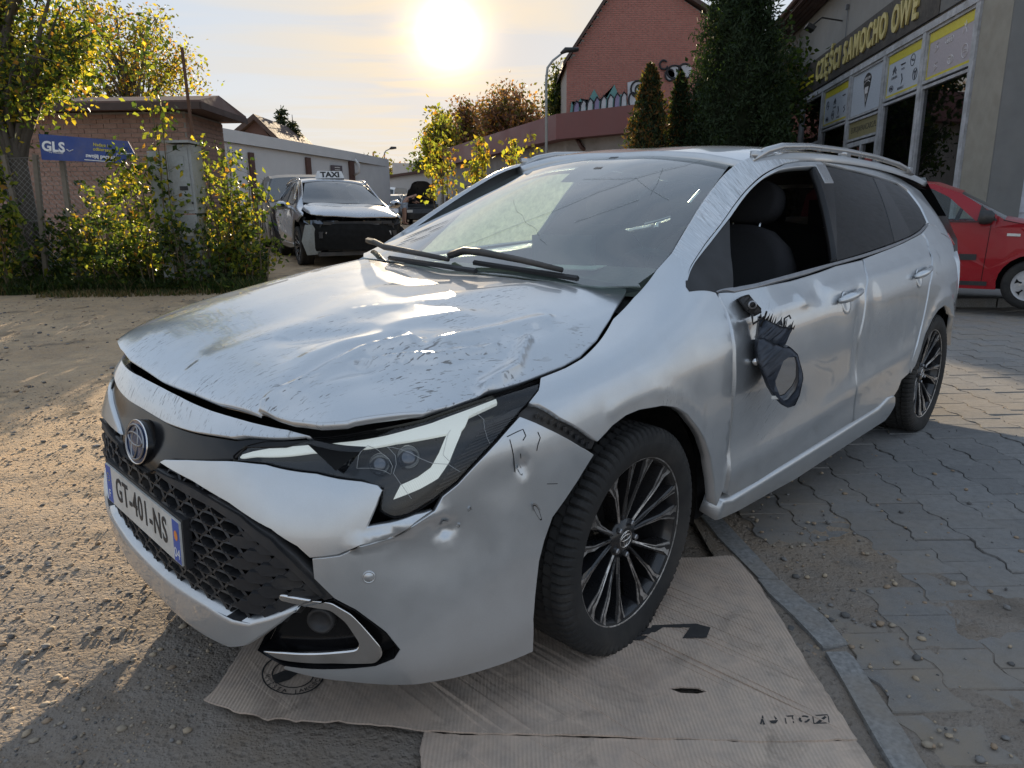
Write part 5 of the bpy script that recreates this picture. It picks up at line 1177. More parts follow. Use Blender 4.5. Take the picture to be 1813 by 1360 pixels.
def pose(x,y):
    z=-.002+.0035*rp.uniform(-1,1); return Matrix.Translation((x+rp.uniform(-.0015,.0015),y+rp.uniform(-.0015,.0015),z))@Matrix.Rotation(rp.uniform(-.012,.012),4,'X')@Matrix.Rotation(rp.uniform(-.012,.012),4,'Y')@Matrix.Rotation(rp.uniform(-.008,.008),4,'Z')
for q in cen[:300]:
    o=bpy.data.objects.new('paver',pmesh); COL.objects.link(o); o.parent=pave; o.matrix_local=pose(*q)
V=[];F=[]; mv=[v.co.copy() for v in pmesh.vertices]; mf=[tuple(p.vertices) for p in pmesh.polygons]
for q in rest:
    mm=pose(*q); k=len(V); V+=[mm@v for v in mv]; F+=[tuple(i+k for i in f) for f in mf]
obj('paver',V,F,M['paver'],pave,kind='stuff')
# dirt spilled over the joints, with grit
xs=np.arange(.70,2.1,.022); ys=np.arange(.7,3.6,.022); X,Y=np.meshgrid(xs,ys,indexing='ij')
cover=np.clip(1.25-np.abs(X-.98)*1.5-np.clip(Y-1.6,0,9)*.55,-1,1)+1.1*vnz(X,Y,3.2,21)+.5*vnz(X,Y,9,22)
Z=-.014+.016*np.clip(cover,-1,.8)+.005*vnz(X,Y,30,23)+.004*vnz(X,Y,14,24); nx,ny=X.shape; idx=np.arange(nx*ny).reshape(nx,ny); F=np.stack([idx[:-1,:-1],idx[1:,:-1],idx[1:,1:],idx[:-1,1:]],-1).reshape(-1,4)
fast('spilled_dirt',np.stack([X,Y,Z],-1).reshape(-1,3),F,M['dirt'],smooth=True,kind='stuff')
def ZP(X,Y): return np.zeros(len(X))+.001
x=.92+r.rand(900)**1.6*1.6; y=.9+r.rand(900)*3.2; k=r.rand(900)<np.clip(1.5-(x-.92)*.9-(y-1)*.22,0.05,1); x,y=x[k],y[k]; stones('gravel',x,y,size(len(x),.004,.024,2.4),ZP,SM,13,kind='stuff')
x,y=scatter(900,.9,5.5,2.0,8.); stones('gravel',x,y,size(len(x),.003,.014,3),ZP,SM,14,kind='stuff')
x=.775+r.rand(700)*.085-np.clip(r.rand(700)-.5,0,1)*.05; y=.9+r.rand(700)*1.5; stones('gravel',x,y,size(len(x),.008,.030,1.5),lambda X,Y:-.016+0*X,SM,15,kind='stuff')
# ---- edging stones
M['kerb']=plain('edging_concrete',(.23,.225,.215),.92,var=.35,nscale=75,bump=.9,dirt=.9,dirtcol=(.24,.20,.155))
edge=thing('edging','flush row of narrow concrete edging stones between cardboard and pavers','kerb',(.85,1.6,0))
def kstone(P,h=.012):
    m=MB(); c=np.mean(P,0); top=[(c[0]+(x-c[0])*.965,c[1]+(y-c[1])*.99,h) for x,y in P]; mid=[(x,y,h-.006) for x,y in P]; lo=[(x,y,-.05) for x,y in P]; n=len(P)
    m.add([(x-.85,y-1.6,z) for x,y,z in top+mid+lo],[tuple(range(n))]+[(i,n+i,n+(i+1)%n,(i+1)%n) for i in range(n)]+[(n+i,2*n+i,2*n+(i+1)%n,n+(i+1)%n) for i in range(n)]); return m.build('edging_stone',M['kerb'],edge)
kstone([(.845,1.712),(.924,1.732),(.918,1.85),(.872,2.04),(.868,2.075),(.792,2.085),(.796,2.0),(.825,1.86)],.008)
kstone([(.800,1.15),(.868,1.15),(.892,1.39),(.908,1.665),(.900,1.69),(.842,1.690),(.835,1.60),(.812,1.35)],.010)
kstone([(.865,2.085),(.80,2.095),(.752,2.40),(.742,2.60),(.812,2.60),(.832,2.4)],.005)
for k in range(12): y=2.61+k*.5; kstone([(.742-.0*k,y),(.812,y),(.812,y+.49),(.742,y+.49)],.006)
for k in range(2): y=1.14-k*.5; kstone([(.80,y),(.868,y),(.862,y-.48),(.795,y-.48)],.006)
# ---- flattened cardboard
t=MT('cardboard'); p_=geo_pos(t); w0=t.wave(t.co('Object',(1,.12,1),(0,0,.05)),33,1.6,.6,'BANDS','X'); w=t.math('MULTIPLY',w0,t.ramp(t.noise(p_,3.0,5,.7),.35,.65,.25,1)); n1=t.noise(p_,2.4,6,.62); n2=t.noise(p_,16,7,.7); n3=t.noise(p_,140,3)
c=t.mix(t.ramp(n1,.3,.7),(.49,.375,.295),(.57,.455,.36)); c=t.mix(t.ramp(w,.2,.9,0,.30),c,(.20,.155,.12)); c=t.mix(t.ramp(n2,.42,.72,0,.5),c,(.29,.26,.235)); c=t.mix(t.ramp(t.noise(p_,4.5,7,.7,1.2),.55,.68,0,.5),c,(.17,.145,.12)); c=t.mix(t.ramp(n3,.55,.75,0,.4),c,(.42,.36,.29)); c=t.mix(t.ramp(t.noise(p_,1.3,5,.7,2.0),.52,.66,0,.55),c,(.27,.215,.175))
M['cardboard']=t.set(col=c,rough=.95,spec=.12,nrm=t.bump(t.math('ADD',t.math('MULTIPLY',w,.35),t.math('MULTIPLY',n2,1.0)),.55,.006))
def gp(px,py,z=0):
    q=camo.matrix_world.to_3x3()@Vector(((px-906.5)/FPX,-(py-680)/FPX,-1)); t_=(z-CAMH)/q.z; return np.array([q.x*t_,q.y*t_])
def sheet(name,P,z0,seed,hole=None,label=''):
    P=np.array(P,float); P=P if area(P)>0 else P[::-1]; P=densify(P,.022); rr=np.random.RandomState(seed); P=P+(rr.rand(*P.shape)-.5)*.004
    lo,hi=P.min(0),P.max(0); gx,gy=np.meshgrid(np.arange(lo[0],hi[0],.03),np.arange(lo[1],hi[1],.03),indexing='ij'); Q=np.stack([gx.ravel(),gy.ravel()],1); Q=Q[inside(P,Q)]; Q=Q[dist_loop(P,Q)>.012]
    n=len(P); pts=[Vector(q) for q in np.concatenate([P,Q])]; fl=[list(range(n))]
    if hole is not None:
        keep=~inside(hole,Q)&(dist_loop(hole,Q)>.008); Q=Q[keep]; pts=[Vector(q) for q in np.concatenate([P,Q,hole])]; k=n+len(Q); fl.append(list(range(k,k+len(hole))))
    vs_,_,fs_,_,_,_=delaunay_2d_cdt(pts,[],fl,4,1e-7)
    UV=np.array([tuple(v) for v in vs_]); fs_=[tuple(f) for f in fs_]
    if hole is not None: fs_=[f for f in fs_ if not inside(hole,UV[list(f)].mean(0)[None])[0]]
    d=dist_loop(P,UV); z=z0+.004*vnz(UV[:,0],UV[:,1],3.5,seed)+.0022*vnz(UV[:,0],UV[:,1],12,seed+1)+np.exp(-d/.03)*(.007*vnz(UV[:,0],UV[:,1],7,seed+2)+.003)
    top=np.column_stack([UV,z]); 
    # edges: those used once
    from collections import Counter
    cnt=Counter(); 
    for f in fs_:
        for a,b in zip(f,f[1:]+f[:1]): cnt[(min(a,b),max(a,b))]+=1
    k=len(top); V=np.concatenate([top,top-np.array([0,0,.0045])]); F=list(fs_)
    for f in fs_:
        for a,b in zip(f,f[1:]+f[:1]):
            if cnt[(min(a,b),max(a,b))]==1: F.append((b,a,k+a,k+b))
    o=obj(name,V,F,M['cardboard']); return o,(lambda x,y:float(z0+.004*vnz(np.array([x]),np.array([y]),3.5,seed)[0]+.0022*vnz(np.array([x]),np.array([y]),12,seed+1)[0]))
pxA=[(360,1240),(380,1222),(429,1149),(480,1080),(620,1010),(800,960),(1000,960),(1201,991),(1240,990),(1276,986),(1296,986),(1318,1005),(1345,1038),(1362,1065),(1393,1113),(1425,1168),(1461,1224),(1490,1268),(1516,1310),(1400,1313),(1200,1309),(1000,1303),(850,1300),(752,1293),(700,1284),(628,1281),(600,1274),(575,1279),(545,1276),(524,1278),(500,1272),(474,1275),(450,1265),(424,1262),(395,1252)]
hole=np.array([gp(*q,.012) for q in ((1184,1219),(1205,1216),(1235,1217),(1252,1224),(1235,1228),(1205,1227))]); hole=hole if area(hole)>0 else hole[::-1]
shA,zA=sheet('cardboard_sheet',[gp(*q,.012) for q in pxA],.012,31,hole); tag(shA,'large flattened brown cardboard sheet under the front wheel with a slot and black print','cardboard')
pxB=[(752,1296),(850,1303),(1000,1306),(1200,1312),(1400,1316),(1516,1313),(1533,1338),(1556,1375),(1640,1560),(1100,1640),(640,1600),(735,1400),(747,1357),(744,1330)]
shB,zB=sheet('cardboard_sheet',[gp(*q,.008) for q in pxB],.008,41); tag(shB,'plain strip of brown cardboard at the bottom edge below the large sheet','cardboard')
M['print']=plain('black_box_print',(.035,.033,.032),.8,var=.3,nscale=90)
def flat(name,polys,parent,h=.0015,step=.03):
    m=MB()
    for P in polys:
        P=np.array([gp(*q,.012) for q in P]); P=P if area(P)>0 else P[::-1]; P=densify(P,step); m.add([(x,y,zA(x,y)+h) for x,y in P],[tuple(range(len(P)))])
    vs=m.V; me=obj(name,m.V,m.F,M['print'],parent); return me
def tri_flat(name,polys,parent,h=.0012):
    m=MB()
    for P in polys:
        P=np.array([gp(*q,.012) for q in P]); P=P if area(P)>0 else P[::-1]; P=densify(P,.015)
        lo,hi=P.min(0),P.max(0); gx,gy=np.meshgrid(np.arange(lo[0],hi[0],.015),np.arange(lo[1],hi[1],.015)); Q=np.stack([gx.ravel(),gy.ravel()],1); Q=Q[inside(P,Q)]; Q=Q[dist_loop(P,Q)>.006] if len(Q) else Q
        vs_,_,fs_,_,_,_=delaunay_2d_cdt([Vector(q) for q in (np.concatenate([P,Q]) if len(Q) else P)],[],[list(range(len(P)))],1,1e-7)
        m.add([(v.x,v.y,zA(v.x,v.y)+h) for v in vs_],[tuple(f) for f in fs_])
    return obj(name,m.V,m.F,M['print'],parent)
tri_flat('box_print',[[(1155,1108),(1232,1105),(1258,1112),(1251,1131),(1208,1132),(1222,1112),(1174,1112),(1160,1121),(1148,1121)],[(1088,1133),(1112,1128),(1147,1127),(1140,1134),(1105,1136)],[(1112,1128),(1150,1124),(1162,1113),(1140,1113),(1125,1120)]],shA)
# transport symbols
def ring(cx,cy,rx,ry,w,n=28,a0=0,a1=2*math.pi):
    A_=[(cx+rx*math.cos(a0+(a1-a0)*k/n),cy+ry*math.sin(a0+(a1-a0)*k/n)) for k in range(n+1)]; B_=[(cx+(rx-w)*math.cos(a0+(a1-a0)*k/n),cy+(ry-w*ry/rx)*math.sin(a0+(a1-a0)*k/n)) for k in range(n+1)]
    return [[A_[k],A_[k+1],B_[k+1],B_[k]] for k in range(n)]
sy=[[(1345,1282),(1348,1272),(1351,1272),(1355,1282),(1351,1282),(1350,1277),(1348,1282)],[(1349,1266),(1351,1266),(1352,1271),(1349,1271)],
 [(1362,1275),(1378,1274),(1374,1280),(1366,1280)],[(1370,1266),(1376,1272),(1373,1274)],
 [(1388,1267),(1405,1266),(1405,1268),(1388,1269)],[(1389,1269),(1391,1269),(1393,1281),(1391,1281)],[(1402,1268),(1404,1268),(1406,1280),(1404,1280)],
 [(1438,1266),(1466,1265),(1466,1267),(1438,1268)],[(1438,1268),(1440,1268),(1442,1281),(1440,1281)],[(1440,1280),(1468,1279),(1468,1281),(1441,1282)],[(1465,1267),(1467,1267),(1469,1280),(1467,1280)],[(1444,1280),(1460,1268),(1464,1270),(1452,1280)]]
for a in (0,2.1,4.2): sy+=ring(1424,1273,10,6.5,4,6,a,a+1.5)
flat('transport_symbols',sy,shA)
lg=ring(519,1195,56,37,3.0,40)+ring(519,1195,38,25,2.5,32)+[[(482,1197),(505,1188),(530,1192),(512,1205),(488,1212)]]
flat('round_stamp',lg,shA)
for k,ch in enumerate('WYŻSZA JAKOŚĆ'):
    a=math.radians(180-(k*12.5+8)); cx,cy=519+47*math.cos(a),1195+31*math.sin(a); g0=gp(cx,cy,.012); g1=gp(519+48*math.cos(a),1195+32*math.sin(a),.012); yv=-(g1-g0)
    if ch!=' ': text('stamp_letters',ch,M['print'],frame_m((g0[0],g0[1],zA(*g0)+.0012),(-yv[1]*-1,yv[0]*-1,0) if False else (yv[1],-yv[0],0),(yv[0],yv[1],0)),.018,shA,ext=.0002)

# ---------------------------------------------------------------- plants
def leafmat(name,col,trans=.5,rough=.5):
    t=MT(name); v=geo_pos(t); n=t.noise(v,3.0,3); c=t.mix(t.ramp(n,.3,.7),tuple(q*.75 for q in col),tuple(min(1,q*1.25) for q in col)); n2=t.rnd()
    t.set(col=c,rough=rough,spec=.3); tl=t.N.new('ShaderNodeBsdfTranslucent'); t.L.new(t.mix(1.0,c,(1.5,1.5,.8),'MULTIPLY'),tl.inputs[0]); mx=t.N.new('ShaderNodeMixShader'); mx.inputs[0].default_value=trans
    t.L.new(t.b.outputs[0],mx.inputs[1]); t.L.new(tl.outputs[0],mx.inputs[2]); t.L.new(mx.outputs[0],t.o.inputs[0]); return t.m
LM=dict(green=leafmat('leaf_green',(.060,.095,.020)),dgreen=leafmat('leaf_dark_green',(.028,.050,.014)),yellow=leafmat('leaf_yellow',(.42,.33,.04),.62),lime=leafmat('leaf_lime',(.20,.23,.04),.62),orange=leafmat('leaf_orange',(.36,.18,.04),.55),red=leafmat('leaf_russet',(.20,.11,.08),.5),olive=leafmat('leaf_olive',(.09,.085,.025)),
 conif=leafmat('needle_green',(.022,.038,.016),.2,.8),conif_o=leafmat('needle_rust',(.13,.065,.02),.3,.8),grass=leafmat('grass_blade',(.05,.075,.02),.4),dry=leafmat('dry_grass',(.17,.13,.06),.4))
M['bark']=plain('bark',(.10,.085,.07),.9,nscale=30,bump=.8); M['bark_pale']=plain('pale_bark',(.32,.30,.27),.85,nscale=14,var=.4,bump=.4); M['twig']=plain('twig',(.11,.085,.05),.9)
def leafmesh(name,C_,size,mats,w,seed,parent=None,flat=.0,hang=0.,aspect=.55,**props):
    """one diamond per leaf, folded along its middle, round the given points"""
    r=np.random.RandomState(seed); n=len(C_); C_=np.asarray(C_)
    d=r.randn(n,3); d[:,2]=d[:,2]*(1-flat)-hang; d/=np.linalg.norm(d,axis=1)[:,None]; u=r.randn(n,3); u=u-d*(u*d).sum(1)[:,None]; u/=np.linalg.norm(u,axis=1)[:,None]; nn=np.cross(d,u)
    s=(size*(.6+.8*r.rand(n)))[:,None]
    P=np.stack([C_,C_+d*s*.45+u*s*aspect*.5+nn*s*.10,C_+d*s,C_+d*s*.45-u*s*aspect*.5+nn*s*.10],1)
    F=np.array([[0,1,2],[0,2,3]])[None]+4*np.arange(n)[:,None,None]
    mi=np.repeat(r.choice(len(mats),n,p=np.array(w)/sum(w)),2)
    return fast(name,P.reshape(-1,3),F.reshape(-1,3),[LM[m] for m in mats],parent,mi,kind='stuff',**props)
def tree(name,label,base,h,crowns,nleaf,lsize,mats,w,seed,tr=.12,bark='bark',cat='tree',nb=40,hang=0,clump=.22,flat=0,aspect=.55,group=None,lean=(0,0),fork=.35):
    """crowns: (dx,dy,z,rx,ry,rz) ellipsoids relative to the base"""
    t=thing(name,label,cat,base,0,group); r=random.Random(seed); rn=np.random.RandomState(seed)
    m=MB(); topz=max(c[2] for c in crowns)*.95
    trunk=[Vector((0,0,-.2))]
    for k in range(1,6): trunk.append(Vector((lean[0]*k/5+r.uniform(-.03,.03)*h*.2,lean[1]*k/5+r.uniform(-.03,.03)*h*.2,topz*k/5)))
    m.tube(trunk,[tr*(1-.14*k) for k in range(6)],8)
    pts=[]; vol=[c[3]*c[4]*c[5] for c in crowns]
    for b in range(nb):
        c=r.choices(crowns,vol)[0]
        while True:
            q=Vector((r.uniform(-1,1),r.uniform(-1,1),r.uniform(-1,1)))
            if .25<q.length<1: break
        e=Vector((c[0]+q.x*c[3],c[1]+q.y*c[4],c[2]+q.z*c[5])); f_=max(.12,min(.97,(e.z/topz)*(fork+.4*r.random())))
        kf=f_*5; i=min(4,int(kf)); s0=trunk[i].lerp(trunk[i+1],kf-i); mid=s0.lerp(e,.5)+Vector((r.uniform(-.1,.1),r.uniform(-.1,.1),.12*(e-s0).length))
        if hang: e2=e-Vector((0,0,hang*.5))
        m.tube([s0,mid,e],[tr*.30,tr*.17,tr*.05],5,cap=False)
        for k in range(3):
            q=mid.lerp(e,.3+.35*k); pts.append(q)
            e2=q+Vector((r.uniform(-1,1),r.uniform(-1,1),r.uniform(-.6,.8)))*clump*1.4; m.tube([q,e2],[tr*.06,tr*.02],3,cap=False); pts.append(e2)
    m.build('trunk',M[bark],t,True)
    pts=np.array([tuple(p) for p in pts]); n=nleaf; i=rn.randint(0,len(pts),n); C_=pts[i]+rn.randn(n,3)*clump*.62
    if hang: C_[:,2]-=rn.rand(n)**1.5*hang
    leafmesh('crown',C_,np.full(n,lsize),mats,w,seed,t,flat,hang*.8,aspect)
    return t
def sapling(name,label,base,h,nst,spread,nleaf,lsize,mats,w,seed,lean=0,cat='shrub',group=None,lo=.12,hang=.35):
    t=thing(name,label,cat,base,0,group); r=random.Random(seed); rn=np.random.RandomState(seed); m=MB(); P=[]
    for s in range(nst):
        a=r.random()*6.28; rr=spread*r.random()**.5; x0,y0=rr*.35*math.cos(a),rr*.35*math.sin(a); x1,y1=rr*math.cos(a)+lean*h,rr*math.sin(a); hh=h*(.55+.45*r.random()) if s else h
        pts=[Vector((x0+(x1-x0)*k/6+r.uniform(-.02,.02),y0+(y1-y0)*k/6,hh*k/6)) for k in range(7)]; m.tube(pts,[.011*(1-.12*k) for k in range(7)],5,cap=False)
        nn=max(4,int(hh/.12))
        for k in range(nn):
            f_=lo+(1-lo)*(k+.5)/nn; kf=f_*6; i=min(5,int(kf)); q=pts[i].lerp(pts[i+1],kf-i); b=r.random()*6.28; l=(.10+.20*(1-f_))*(.6+.8*r.random()); e=q+Vector((math.cos(b)*l,math.sin(b)*l,l*.35)); m.tube([q,e],.0025,3,cap=False); P+= [q.lerp(e,g) for g in (.4,.7,1,1)]
    m.build('stems',M['twig'],t,True); P=np.array([tuple(p) for p in P]); C_=P[rn.randint(0,len(P),nleaf)]+rn.randn(nleaf,3)*.055
    leafmesh('leaves',C_,np.full(nleaf,lsize),mats,w,seed,t,0,hang,.62); return t
def G3(px,py,Y): p=at(px,py,Y); return p
def on(X,Y): return (X,Y,float(GZ(X,Y)))
# ---- left side, from the frame's edge to the path
X0=lambda px,Y: at(px,370,Y).x
tree('maple_tree','big yellowing maple hanging over the wire fence at the left edge',on(X0(45,9.8),9.8),5,[(-.5,0,3.3,1.6,.8,1.1),(.55,0,3.0,.95,.7,.85),(-.9,.2,2.2,.8,.6,.6),(.2,-.1,4.4,1.6,.8,.9)],17000,.078,['green','lime','yellow','dgreen','orange'],[3.4,3.6,2.2,2.0,.3],51,tr=.17,nb=90,hang=.25,clump=.26)
tree('autumn_tree','bushy yellow brown tree rising behind the brick shed roof',on(X0(255,22),22),6,[(0,0,5.3,2.4,1.4,1.35),(-2.1,0,5.2,1.5,1,1.3),(1.7,0,4.8,1.3,.8,.9)],8500,.11,['olive','yellow','orange','lime'],[3,2.2,1.0,1.6],52,tr=.14,nb=70,clump=.32)
for i,(px,Y,h,ns,sp,nl,lb,sd_) in enumerate(((400,9.7,1.9,8,.34,620,'dense leafy maple sapling right of the grey utility cabinet',61),(435,10.0,1.6,7,.30,430,'green sapling clump nearest the parked dark cars',62),(372,9.5,1.3,6,.30,330,'low yellowing sapling just in front of the cabinet corner',63),
  (300,9.2,3.25,2,.12,330,'tall thin sapling with bare top beside the rusty pole',64),(255,9.3,1.8,5,.34,750,'loose maple sapling in front of the blue sign tip',65),(150,9.6,1.4,8,.5,800,'yellow leafed bramble under the blue sign',66),(55,9.6,1.0,7,.5,600,'dark bramble at the foot of the left fence post',67),(210,9.6,.9,8,.55,650,'bushy undergrowth below the middle of the fence',68),(320,9.3,.95,7,.4,450,'dark leafy shrub at the foot of the utility cabinet',69),(-15,9.3,1.9,6,.5,1200,'leafy shrub cut by the left edge of the frame',70),(445,9.6,.8,6,.3,330,'low sunlit shrub at the edge of the grass path',71))):
    m_=(['green','lime','yellow','dgreen','orange'],[4,4,1.7,1.8,.4]) if i not in (6,7,8) else (['dgreen','green','olive','yellow'],[5,3,1,.5])
    sapling('sapling' if ns<9 else 'shrub',lb,on(X0(px,Y),Y),h,ns,sp,int(nl*1.45),.074,*m_,sd_)
# low ground cover, a bank of weeds and grass
rn=np.random.RandomState(77)
def blades(name,x,y,h,mats,w,seed,zf=None):
    r=np.random.RandomState(seed); n=len(x); z=GZ(x,y) if zf is None else zf(x,y); a=r.rand(n)*6.28; wd=.004+.006*r.rand(n); lx,ly=r.randn(n)*.35*h,r.randn(n)*.35*h
    B=np.stack([x,y,z-.01],1); ux=np.stack([np.cos(a)*wd,np.sin(a)*wd,0*a],1); T_=B+np.stack([lx,ly,h],1); Mm=B+np.stack([lx*.35,ly*.35,h*.6],1)
    P=np.stack([B-ux,B+ux,Mm+ux*.7,Mm-ux*.7,T_],1); F4=np.array([[0,1,2],[0,2,3],[3,2,4]])[None]+5*np.arange(n)[:,None,None]
    mi=np.repeat(r.choice(len(mats),n,p=np.array(w)/sum(w)),3)
    return fast(name,P.reshape(-1,3),F4.reshape(-1,3),[LM[m] for m in mats],None,mi,kind='stuff')
def bank(n):
    x=-9.5+7.6*rn.rand(n); e=9.0+.16*(x+4)*-1*0+vnz(x,np.zeros(n),.9,5)*.5; y=e+rn.rand(n)**1.3*3.2; lim=X0(490,9)+(y-8.5)*-.10
    k=(x<X0(462,1)*y*1.0+.15*vnz(x,y,1.5,6)); return x[k],y[k]
x,y=bank(42000); blades('grass',x,y,.06+.16*rn.rand(len(x)),['grass','dgreen','dry'],[5,3,1.3],5)
x,y=bank(9000); k=x<X0(450,1)*y-.3; x,y=x[k],y[k]; hz=.06+.26*rn.rand(len(x))*np.clip((y-9.1)/.6,.2,1); leafmesh('ground_cover',np.stack([x,y,GZ(x,y)+hz],1),np.full(len(x),.085),['dgreen','green','olive','lime'],[5,3,1,.6],8)
x=-6+5.5*rn.rand(5000); y=8.9+rn.rand(5000)*.5; blades('grass',x[x<-3.3],y[x<-3.3],.03+.06*rn.rand((x<-3.3).sum()),['dry','grass'],[2,1],15)
# ---- brick helpers
def brickmat(name,c1,c2,c3,rough=.9):
    t=MT(name); rnd=t.rnd(); v=geo_pos(t); n=t.noise(v,6,6,.7); b=t.noise(v,25,5,.7); c=t.mix(rnd,c1,c2); c=t.mix(t.ramp(t.voro(v,4.0,out='Color') if False else t.noise(v,3.1,2),.4,.6),c,c2); c=t.mix(t.ramp(n,.45,.7,0,.7),c,c3); c=t.mix(t.ramp(b,.5,.8,0,.5),c,tuple(q*.6 for q in c1)); return t.set(col=c,rough=rough,spec=.2,nrm=t.bump(b,.6,.01))
M['brick']=brickmat('brown_pink_brick',(.30,.17,.13),(.36,.23,.18),(.24,.15,.12)); M['brick_red']=brickmat('red_brick',(.34,.13,.105),(.40,.175,.14),(.28,.12,.10))  # red brick colours lifted slightly paler, standing in for the sun's veiling glare
M['mortar']=plain('mortar',(.30,.27,.24),.95,nscale=40,bump=.4)
def brick_field(parent,o,ux,w,h,bl,bh,mat,clip=None,limit=0,proud=.012,seed=1,joint=.012,name='brick'):
    """bricks on the plane through o with horizontal axis ux (local to parent); the first `limit` nearest ones singly, others joined"""
    r=random.Random(seed); ux=Vector(ux).normalized(); up=Vector((0,0,1)); nrm=ux.cross(up); o=Vector(o); cells=[]
    for j in range(int(h/bh)):
        for i in range(-1,int(w/bl)+1):
            a=i*bl+(bl/2 if j%2 else 0); b=a+bl-joint; a=max(a,0); b=min(b,w)
            if b-a<.05: continue
            if clip and not clip((a+b)/2,(j+.5)*bh): continue
            cells.append(((a+b)/2,(j+.5)*bh,b-a,bh-joint))
    cache={}; V=[];F=[]
    singles=set(range(len(cells))) if len(cells)<=limit else set(r.sample(range(len(cells)),limit))
    if limit and len(cells)>limit: singles=set(sorted(range(len(cells)),key=lambda k:-cells[k][1])[:limit])
    for k,(cx,cz,w_,h_) in enumerate(cells):
        p=r.uniform(0,.006)+proud
        if k in singles:
            key=(round(w_,2),round(h_,3))
            if key not in cache:
                m=MB(); m.box((0,0,0),(key[0],.06,key[1])); q=m.build(name,mat); cache[key]=q.data; COL.objects.unlink(q); bpy.data.objects.remove(q)
            b=bpy.data.objects.new(name,cache[key]); COL.objects.link(b); b.parent=parent; c=o+ux*cx+up*cz+nrm*(p-.03)
            b.matrix_local=Matrix.Translation(c)@frame_m((0,0,0),ux,-nrm).to_4x4()
        else:
            c=o+ux*cx+up*cz; a=ux*w_/2; b=up*h_/2; n0=nrm*p; k0=len(V); V+=[c-a-b+n0,c+a-b+n0,c+a+b+n0,c-a+b+n0,c-a-b-nrm*.01,c+a-b-nrm*.01,c+a+b-nrm*.01,c-a+b-nrm*.01]
            F+=[(k0,k0+1,k0+2,k0+3),(k0,k0+4,k0+5,k0+1),(k0+1,k0+5,k0+6,k0+2),(k0+2,k0+6,k0+7,k0+3),(k0+3,k0+7,k0+4,k0)]
    if V: obj(name,V,F,mat,parent,kind='stuff')
# ---- brick shed on the left (front wall towards us, side wall running back)
shY=14.6; a=at(55,370,shY); b=at(347,370,shY); zt=at(200,172,shY).z; gz0=float(GZ(a.x,shY))
shed=thing('brick_shed','low brick shed with dark bitumen roof behind the blue sign','shed',(b.x,shY,gz0)); W_=b.x-a.x; H_=zt-gz0-.28
m=MB(); m.box((-W_/2-.5,.9,H_/2),(W_+1,1.8,H_)); m.build('wall',M['mortar'],shed)
brick_field(shed,(-W_-.9,0,0),(1,0,0),W_+.9,H_,.26,.088,M['brick'],None,300,seed=2)
brick_field(shed,(0,0,0),(0,1,0),1.8,H_,.26,.088,M['brick'],None,0,seed=3)
M['bitumen']=plain('roof_felt',(.075,.05,.042),.85,nscale=14,bump=.5); M['roof_tile']=plain('brown_roof_sheet',(.14,.085,.068),.8,nscale=18,bump=.4)
m=MB(); m.add([(-W_-1,-.35,H_+.02),(.45,-.35,H_+.02),(.45,2.1,H_+.02),(-W_-1,2.1,H_+.02),(-W_-1,-.35,H_+.16),(.45,-.35,H_+.16),(.35,.9,H_+.42),(-W_-1,.9,H_+.42),(.45,2.1,H_+.16),(-W_-1,2.1,H_+.16)],[(3,2,1,0),(0,1,5,4),(4,5,6,7),(7,6,8,9),(1,2,8,6,5),(2,3,9,8)]); m.build('roof',M['roof_tile'],shed)
m=MB(); m.box((-W_/2-.3,-.36,H_+.06),(W_+1.5,.03,.13)); m.box((.46,.88,H_+.06),(.03,2.45,.12)); m.build('fascia',M['bitumen'],shed)
for k in range(7):
    m=MB(); m.box((-W_-.4+k*.62,-.34,H_+.13+.0),(.60,.06,.012)); m.build('roof_edge_tile',M['roof_tile'],shed)
# ---- wire fence with posts, and the blue advertising board on it
M['wire']=plain('galvanised_wire',(.36,.35,.33),.5,.6); M['post']=plain('weathered_post',(.20,.17,.135),.85,nscale=25,bump=.5,dirt=.4)
fx0,fx1=X0(-80,9.6),X0(292,9.6); fY=9.65
fen=thing('wire_fence','diamond mesh wire fence sagging between leaning grey posts behind the blue sign','fence',(fx0,fY,float(GZ(fx0,fY))))
for px,ln in ((35,-.10),(62,.14),(-60,0),(118,.05),(288,0)):
    x=X0(px,fY)-fx0; m=MB(); m.box((x+ln*.8*.5,0,.85),(.055,.055,1.75),rot=Matrix.Rotation(ln*.55,3,'Y')); m.build('post',M['post'],fen)
m=MB(); L_=fx1-fx0; hh=1.55; dd=.075
k=0
for i in range(int((L_+hh)/dd)):
    s=i*dd; 
    for sg in (1,-1):
        x0,z0=(s-hh,0) if sg>0 else (s,0); x1,z1=x0+hh*sg,hh
        if sg>0:
            if x0<0: z0=-x0;x0=0
            if x1>L_: z1-=(x1-L_); x1=L_
        else:
            if x1<0: z1-=-x1; x1=0
            if x0>L_: z0=x0-L_; x0=L_
        if z1-z0<.05: continue
        m.tube([(x0,.012*sg*0+.004*sg,z0+.12),((x0+x1)/2+.02*math.sin(s*3),.004*sg,(z0+z1)/2+.12+.02*math.sin(s*2)),(x1,.004*sg,z1+.12)],.0017,3,cap=False)
mesh_=m.build('wire_mesh',M['wire'],fen,kind='stuff')
m=MB(); 
for z in (1.70,.9,.15): m.tube([(0,0,z),(L_*.3,0,z-.02),(L_*.6,0,z-.01),(L_,0,z)],.003,4)
m.build('tension_wires',M['wire'],fen)
sY=9.45; c=[at(68,237,sY),at(226,250,sY),at(238,272,sY),at(214,289,sY),at(74,283,sY)]
M['sign_blue']=plain('blue_board',(.012,.045,.22),.4,dirt=.25)
sg=thing('advert_board','blue arrow shaped parcel service board hung on the wire fence','sign',c[4]); m=MB(); m.prism([p-c[4] for p in c],(0,.02,0)); m.build('board',M['sign_blue'],sg)
ang=math.atan2((c[1]-c[0]).z,(c[1]-c[0]).x); ux=Vector((math.cos(ang),0,math.sin(ang)))
